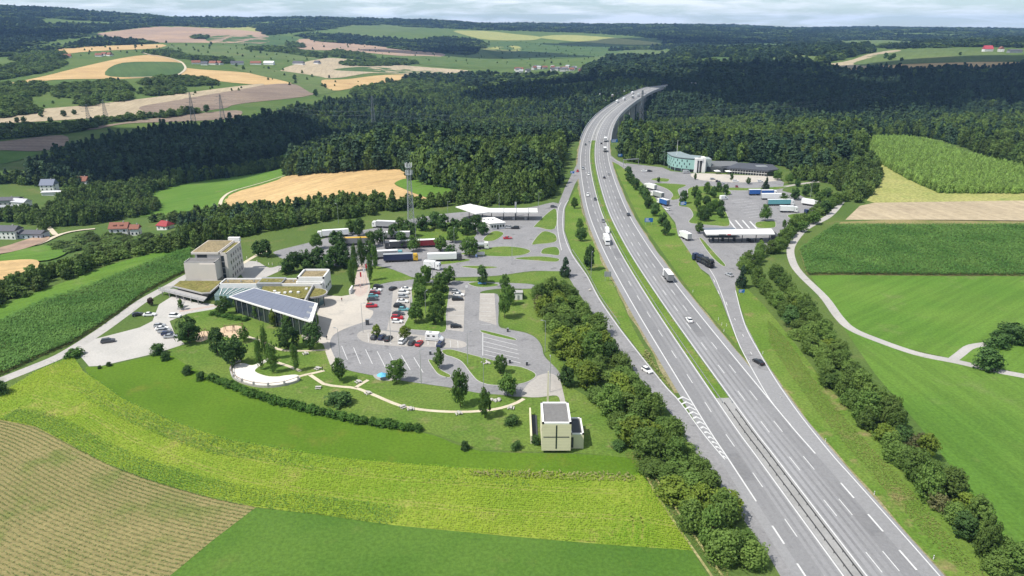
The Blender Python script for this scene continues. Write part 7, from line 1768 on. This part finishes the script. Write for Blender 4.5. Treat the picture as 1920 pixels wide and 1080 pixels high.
# ------------------------------------------------------------------ park furniture
def stone_pile(px, py, n, r, label, flat=False):
    x, y = G1(px, py); o = empty('rock_pile' if not flat else 'stone_table', (x, y, 0), px * 0.7); o.scale = (0.8, 0.8, 0.8); tag(o, label, 'rocks' if not flat else 'picnic table')
    rr = random.Random(int(px))
    if flat:
        MB().box(-1.1, -0.5, 0.68, 1.1, 0.5, 0.8).build('table_top', B_STONE, o)
        for s_ in (-1, 1):
            MB().box(s_ * 0.75 - 0.12, -0.35, 0, s_ * 0.75 + 0.12, 0.35, 0.68).build('leg', B_STONE, o); MB().box(-1.1, s_ * 1.0 - 0.2, 0.38, 1.1, s_ * 1.0 + 0.2, 0.48).build('bench', B_STONE, o)
            for t in (-0.7, 0.7): MB().box(t - 0.1, s_ * 1.0 - 0.16, 0, t + 0.1, s_ * 1.0 + 0.16, 0.38).build('bench_leg', B_STONE, o)
        return
    for k in range(n):
        bm = bmesh.new(); bmesh.ops.create_icosphere(bm, subdivisions=1, radius=rr.uniform(0.35, 0.8))
        for v in bm.verts: v.co *= rr.uniform(0.75, 1.2); v.co.z *= 0.8
        me = bpy.data.meshes.new('rock'); bm.to_mesh(me); bm.free(); me.materials.append(B_STONE)
        q = link('rock', me, o); q.location = (rr.uniform(-r, r), rr.uniform(-r, r), 0.25 + rr.uniform(0, 0.3))
for px, py, lab in [(573, 664, 'stone picnic table on the square lawn'), (596, 692, 'stone picnic table at the path fork'), (597, 728, 'stone picnic table below the long path'), (690, 738, 'picnic table beside the long path under the bays'), (755, 764, 'first of two picnic tables along the lower path'), (770, 768, 'second of two picnic tables along the lower path'), (860, 776, 'picnic table near the tall oval tree'), (958, 766, 'picnic table near the chapel end of the path'), (672, 717, 'stone picnic table under the kerb tree')]: stone_pile(px, py, 0, 0, lab, True)
for px, py, n, r, lab in [(912, 682, 12, 1.6, 'pale rock pile on the teardrop island'), (932, 752, 14, 1.5, 'pale rock pile beside the path tree'), (1105, 545, 5, 0.8, 'few rocks at the verge')]: stone_pile(px, py, n, r, lab)
# terrace wall
tw_ = empty('retaining_wall'); tag(tw_, 'curved pale retaining wall with posts round the white terrace', 'wall')
wp = resample(catmull(ground([(452, 678), (440, 681), (433, 690), (434, 702), (442, 713), (468, 723), (500, 727), (530, 724), (556, 717), (563, 710)]), 6), 1.2)
a_, b_ = ribbon_verts(wp, -0.2, 0.2); n = len(a_); mbw = MB()
vs = [(p[0], p[1], -0.6) for p in a_] + [(p[0], p[1], -0.6) for p in b_] + [(p[0], p[1], 0.75) for p in b_] + [(p[0], p[1], 0.75) for p in a_]
mbw.add(vs, [(k * n + i, k * n + i + 1, ((k + 1) % 4) * n + i + 1, ((k + 1) % 4) * n + i) for i in range(n - 1) for k in range(4)]); mbw.build('coping_wall', B_STONE, tw_)
for i in range(0, n, 4):
    MB().box(-0.25, -0.25, 0.6, 0.25, 0.25, 1.7).build('post', B_CONC, tw_).location = (wp[i][0], wp[i][1], 0)
    if i + 4 < n: MB().bar((*wp[i], 1.45), (*wp[i + 4], 1.45), 0.12).build('rail', B_WOOD, tw_)
# playground
for i, (px, py) in enumerate([(430, 622), (448, 620), (382, 632)]):
    x, y = G1(px, py); o = empty('climbing_frame', (x, y, 0), i * 0.7); tag(o, ('wooden climbing frame at the left of the larger sand patch', 'wooden climbing frame at the right of the larger sand patch', 'wooden swing frame on the small sand patch')[i], 'climbing frame')
    for sx in (-1.5, 1.5):
        for sy in (-0.8, 0.8): MB().tube((sx, sy * 1.3, 0), (sx, sy * 0.3, 2.6), 0.09).build('leg', B_WOOD, o)
    MB().tube((-1.7, 0, 2.6), (1.7, 0, 2.6), 0.09).build('beam', B_WOOD, o)
    for k in (-0.7, 0.7):
        MB().bar((k, 0, 0.5), (k, 0, 2.6), 0.04).build('rope', B_GREY, o); MB().box(k - 0.25, -0.12, 0.42, k + 0.25, 0.12, 0.5).build('swing_seat', B_WOOD, o)
# parasol, bins, benches
x, y = G1(717, 711); o = empty('parasol', (x, y, 0)); tag(o, 'light blue parasol tent beside the truck bays', 'parasol')
MB().tube((0, 0, 0), (0, 0, 2.2), 0.05).build('pole', B_STEEL, o)
MB().add([(math.cos(k * math.pi / 4) * 1.7, math.sin(k * math.pi / 4) * 1.7, 1.5) for k in range(8)] + [(0, 0, 2.4)], [(k, (k + 1) % 8, 8) for k in range(8)]).build('canopy', mat('parasol_blue', (0.12, 0.42, 0.62), 0.7), o)
for i, (px, py, lab) in enumerate([(689, 609, 'dark box shaped kiosk board on the plaza road'), (952, 622, 'dark bin post on the lane by the lawn'), (956, 681, 'dark bin at the coach bays'), (988, 685, 'second dark bin at the coach bays'), (807, 665, 'small dark bin at the crescent island')]):
    x, y = G1(px, py); o = empty('litter_bin', (x, y, 0)); tag(o, lab, 'bin'); s_ = 1.6 if i == 0 else 1.0
    MB().box(-0.35 * s_, -0.3 * s_, 0.1, 0.35 * s_, 0.3 * s_, 1.3 * s_).build('body', B_DARKG, o); MB().box(-0.4 * s_, -0.35 * s_, 1.31 * s_, 0.4 * s_, 0.35 * s_, 1.42 * s_).build('lid', B_GREY, o)
x, y = G1(904, 534); o = empty('bench', (x, y, 0.13)); tag(o, 'blue bench under the round dark tree above the bays', 'bench')
bm_ = mat('bench_blue', (0.10, 0.24, 0.45), 0.6)
MB().box(-1.8, -0.3, 0.42, 1.8, 0.25, 0.5).build('seat', bm_, o); MB().box(-1.8, 0.2, 0.55, 1.8, 0.28, 1.0).build('backrest', bm_, o)
for s_ in (-1.4, 1.4): MB().box(s_ - 0.06, -0.25, 0, s_ + 0.06, 0.25, 0.41).build('leg', B_GREY, o)
for i, (px, py) in enumerate([(463, 485), (482, 492), (504, 497), (511, 497)]):
    x, y = G1(px, py); o = empty('bollard_light', (x, y, 0)); tag(o, f'{ordw(i + 1)} pale bollard light from the left behind the hotel', 'bollard', 'bollard lights behind the hotel')
    MB().tube((0, 0, 0), (0, 0, 0.9), 0.16).build('post', B_WHITE, o); MB().tube((0, 0, 0.91), (0, 0, 1.15), 0.2, 0.12).build('head', mat('pale_yellow', (0.7, 0.65, 0.4), 0.5), o)

# ------------------------------------------------------------------ people
def person(px, py, rz, shirt, trousers, label, h=1.75):
    x, y = G1(px, py); k = h / 1.75
    J = {'pel': (0, 0, .95), 'ch': (0, .02, 1.25), 'nk': (0, .02, 1.48), 'hd': (0, .03, 1.60), 'top': (0, .03, 1.72), 'sl': (-.19, 0, 1.42), 'el': (-.25, .03, 1.14), 'wl': (-.24, .10, .9), 'hl': (-.23, .13, .8), 'sr': (.19, 0, 1.42), 'er': (.25, -.02, 1.14), 'wr': (.25, .02, .9), 'hr': (.24, .05, .8),
         'pl': (-.10, 0, .9), 'kl': (-.11, .10, .5), 'al': (-.11, -.02, .09), 'fl': (-.11, .14, .05), 'pr': (.10, 0, .9), 'kr': (.11, -.02, .5), 'ar': (.11, -.14, .10), 'fr': (.11, .02, .05)}
    rad = {'pel': .15, 'ch': .16, 'nk': .065, 'hd': .10, 'top': .075, 'sl': .07, 'el': .05, 'wl': .035, 'hl': .04, 'sr': .07, 'er': .05, 'wr': .035, 'hr': .04, 'pl': .10, 'kl': .065, 'al': .045, 'fl': .04, 'pr': .10, 'kr': .065, 'ar': .045, 'fr': .04}
    E_ = ['pel ch', 'ch nk', 'nk hd', 'hd top', 'ch sl', 'sl el', 'el wl', 'wl hl', 'ch sr', 'sr er', 'er wr', 'wr hr', 'pel pl', 'pl kl', 'kl al', 'al fl', 'pel pr', 'pr kr', 'kr ar', 'ar fr']
    ks = list(J); me = bpy.data.meshes.new('person')
    me.from_pydata([tuple(c * k for c in J[q]) for q in ks], [tuple(ks.index(w) for w in e.split()) for e in E_], [])
    o = link('person', me); o.location = (x, y, 0.03); o.rotation_euler = (0, 0, R(rz))
    sm = o.modifiers.new('skin', 'SKIN'); sk = me.skin_vertices[0].data
    for i, q in enumerate(ks): sk[i].radius = (rad[q] * k, rad[q] * k); sk[i].use_root = (q == 'pel')
    o.modifiers.new('sub', 'SUBSURF').levels = 1
    m = bpy.data.materials.new('clothing'); m.use_nodes = True; n_, l_ = m.node_tree.nodes, m.node_tree.links
    tcx = n_.new('ShaderNodeTexCoord'); sp = n_.new('ShaderNodeSeparateXYZ'); rp = n_.new('ShaderNodeValToRGB'); rp.color_ramp.interpolation = 'CONSTANT'
    dv = n_.new('ShaderNodeMath'); dv.operation = 'DIVIDE'; dv.inputs[1].default_value = 1.8 * k
    cs = [(0, (0.02, 0.02, 0.02)), (0.06, trousers), (0.53, shirt), (0.83, (0.5, 0.32, 0.24)), (0.93, (0.05, 0.03, 0.02))]
    e = rp.color_ramp.elements
    while len(e) < len(cs): e.new(0.5)
    for i, (p_, c_) in enumerate(cs): e[i].position = p_; e[i].color = (*c_, 1)
    l_.new(tcx.outputs['Object'], sp.inputs[0]); l_.new(sp.outputs['Z'], dv.inputs[0]); l_.new(dv.outputs[0], rp.inputs['Fac']); l_.new(rp.outputs['Color'], n_['Principled BSDF'].inputs['Base Color'])
    me.materials.append(m)
    return tag(o, label, 'person')
person(605, 695, 120, (0.03, 0.03, 0.04), (0.02, 0.02, 0.03), 'person in dark clothes walking on the terrace path')
person(613, 637, 60, (0.05, 0.05, 0.06), (0.03, 0.03, 0.05), 'person in dark clothes at the plaza corner')
person(641, 565, 200, (0.25, 0.06, 0.06), (0.04, 0.04, 0.06), 'person in a reddish top crossing the plaza')
person(676, 540, 20, (0.5, 0.08, 0.08), (0.05, 0.05, 0.07), 'person in a red top beside the flagpoles')

# ------------------------------------------------------------------ fair weather clouds drifting above the picture; they shade the woods
def cloud(i, cx, cy, rx, ry, z, lab):
    rr = np.random.default_rng(50 + i)
    bm = bmesh.new()
    for k in range(16):
        a = rr.uniform(0, 6.28); q = math.sqrt(rr.uniform(0, 1)) * 0.72
        m_ = Matrix.Translation((math.cos(a) * q * rx, math.sin(a) * q * ry, rr.uniform(-10, 40))) @ Matrix.Diagonal((rx * rr.uniform(0.3, 0.5), ry * rr.uniform(0.3, 0.5), rr.uniform(60, 110), 1))
        bmesh.ops.create_icosphere(bm, subdivisions=2, radius=1.0, matrix=m_)
    for v in bm.verts:
        v.co += Vector(rr.normal(0, 6, 3)); v.co.z = max(v.co.z, -25)
    me = bpy.data.meshes.new('cloud'); bm.to_mesh(me); bm.free(); me.materials.append(M_CLOUD)
    me.polygons.foreach_set('use_smooth', [True] * len(me.polygons))
    o = link('cloud', me); o.location = (cx, cy, z); tag(o, lab, 'cloud', kind='stuff')
M_CLOUD = mat('cloud_white', (0.9, 0.9, 0.92), 1.0, spec=0.0)
SH = lambda x, y, z: (x + TO_SUN.x / TO_SUN.z * z, y + TO_SUN.y / TO_SUN.z * z)
CL = [((-445, 900), 235, 210), ((-760, 760), 220, 160), ((620, 1400), 440, 290), ((1150, 1450), 480, 360), ((1000, 1800), 600, 250), ((120, 1560), 260, 170), ((-120, 3000), 500, 260), ((900, 3900), 700, 300), ((-2000, 2900), 450, 320), ((2200, 2400), 500, 400), ((-1500, -900), 600, 500), ((900, -1400), 700, 500)]
for i, ((sx, sy), rx, ry) in enumerate(CL):
    z = 1000.0; cx, cy = SH(sx, sy, z); cloud(i, cx, cy, rx, ry, z, f'{ordw(i + 1)} fair weather cloud high over the valley')

# ------------------------------------------------------------------ haze
hz = MB().box(-13500, -13500, -75, 13500, 13500, 290)
hm = bpy.data.materials.new('haze'); hm.use_nodes = True
hn, hl = hm.node_tree.nodes, hm.node_tree.links
hn.remove(hn['Principled BSDF'])
pv = hn.new('ShaderNodeVolumePrincipled'); pv.inputs['Color'].default_value = (0.34, 0.58, 1.0, 1); pv.inputs['Density'].default_value = 0.000055
hl.new(pv.outputs[0], hn['Material Output'].inputs['Volume'])
tag(hz.build('haze', hm), 'thin blue haze over the far hills', 'haze', kind='stuff')
print('TREES', TREES_TOTAL, NTREE, 'OBJ', len(COL.objects))
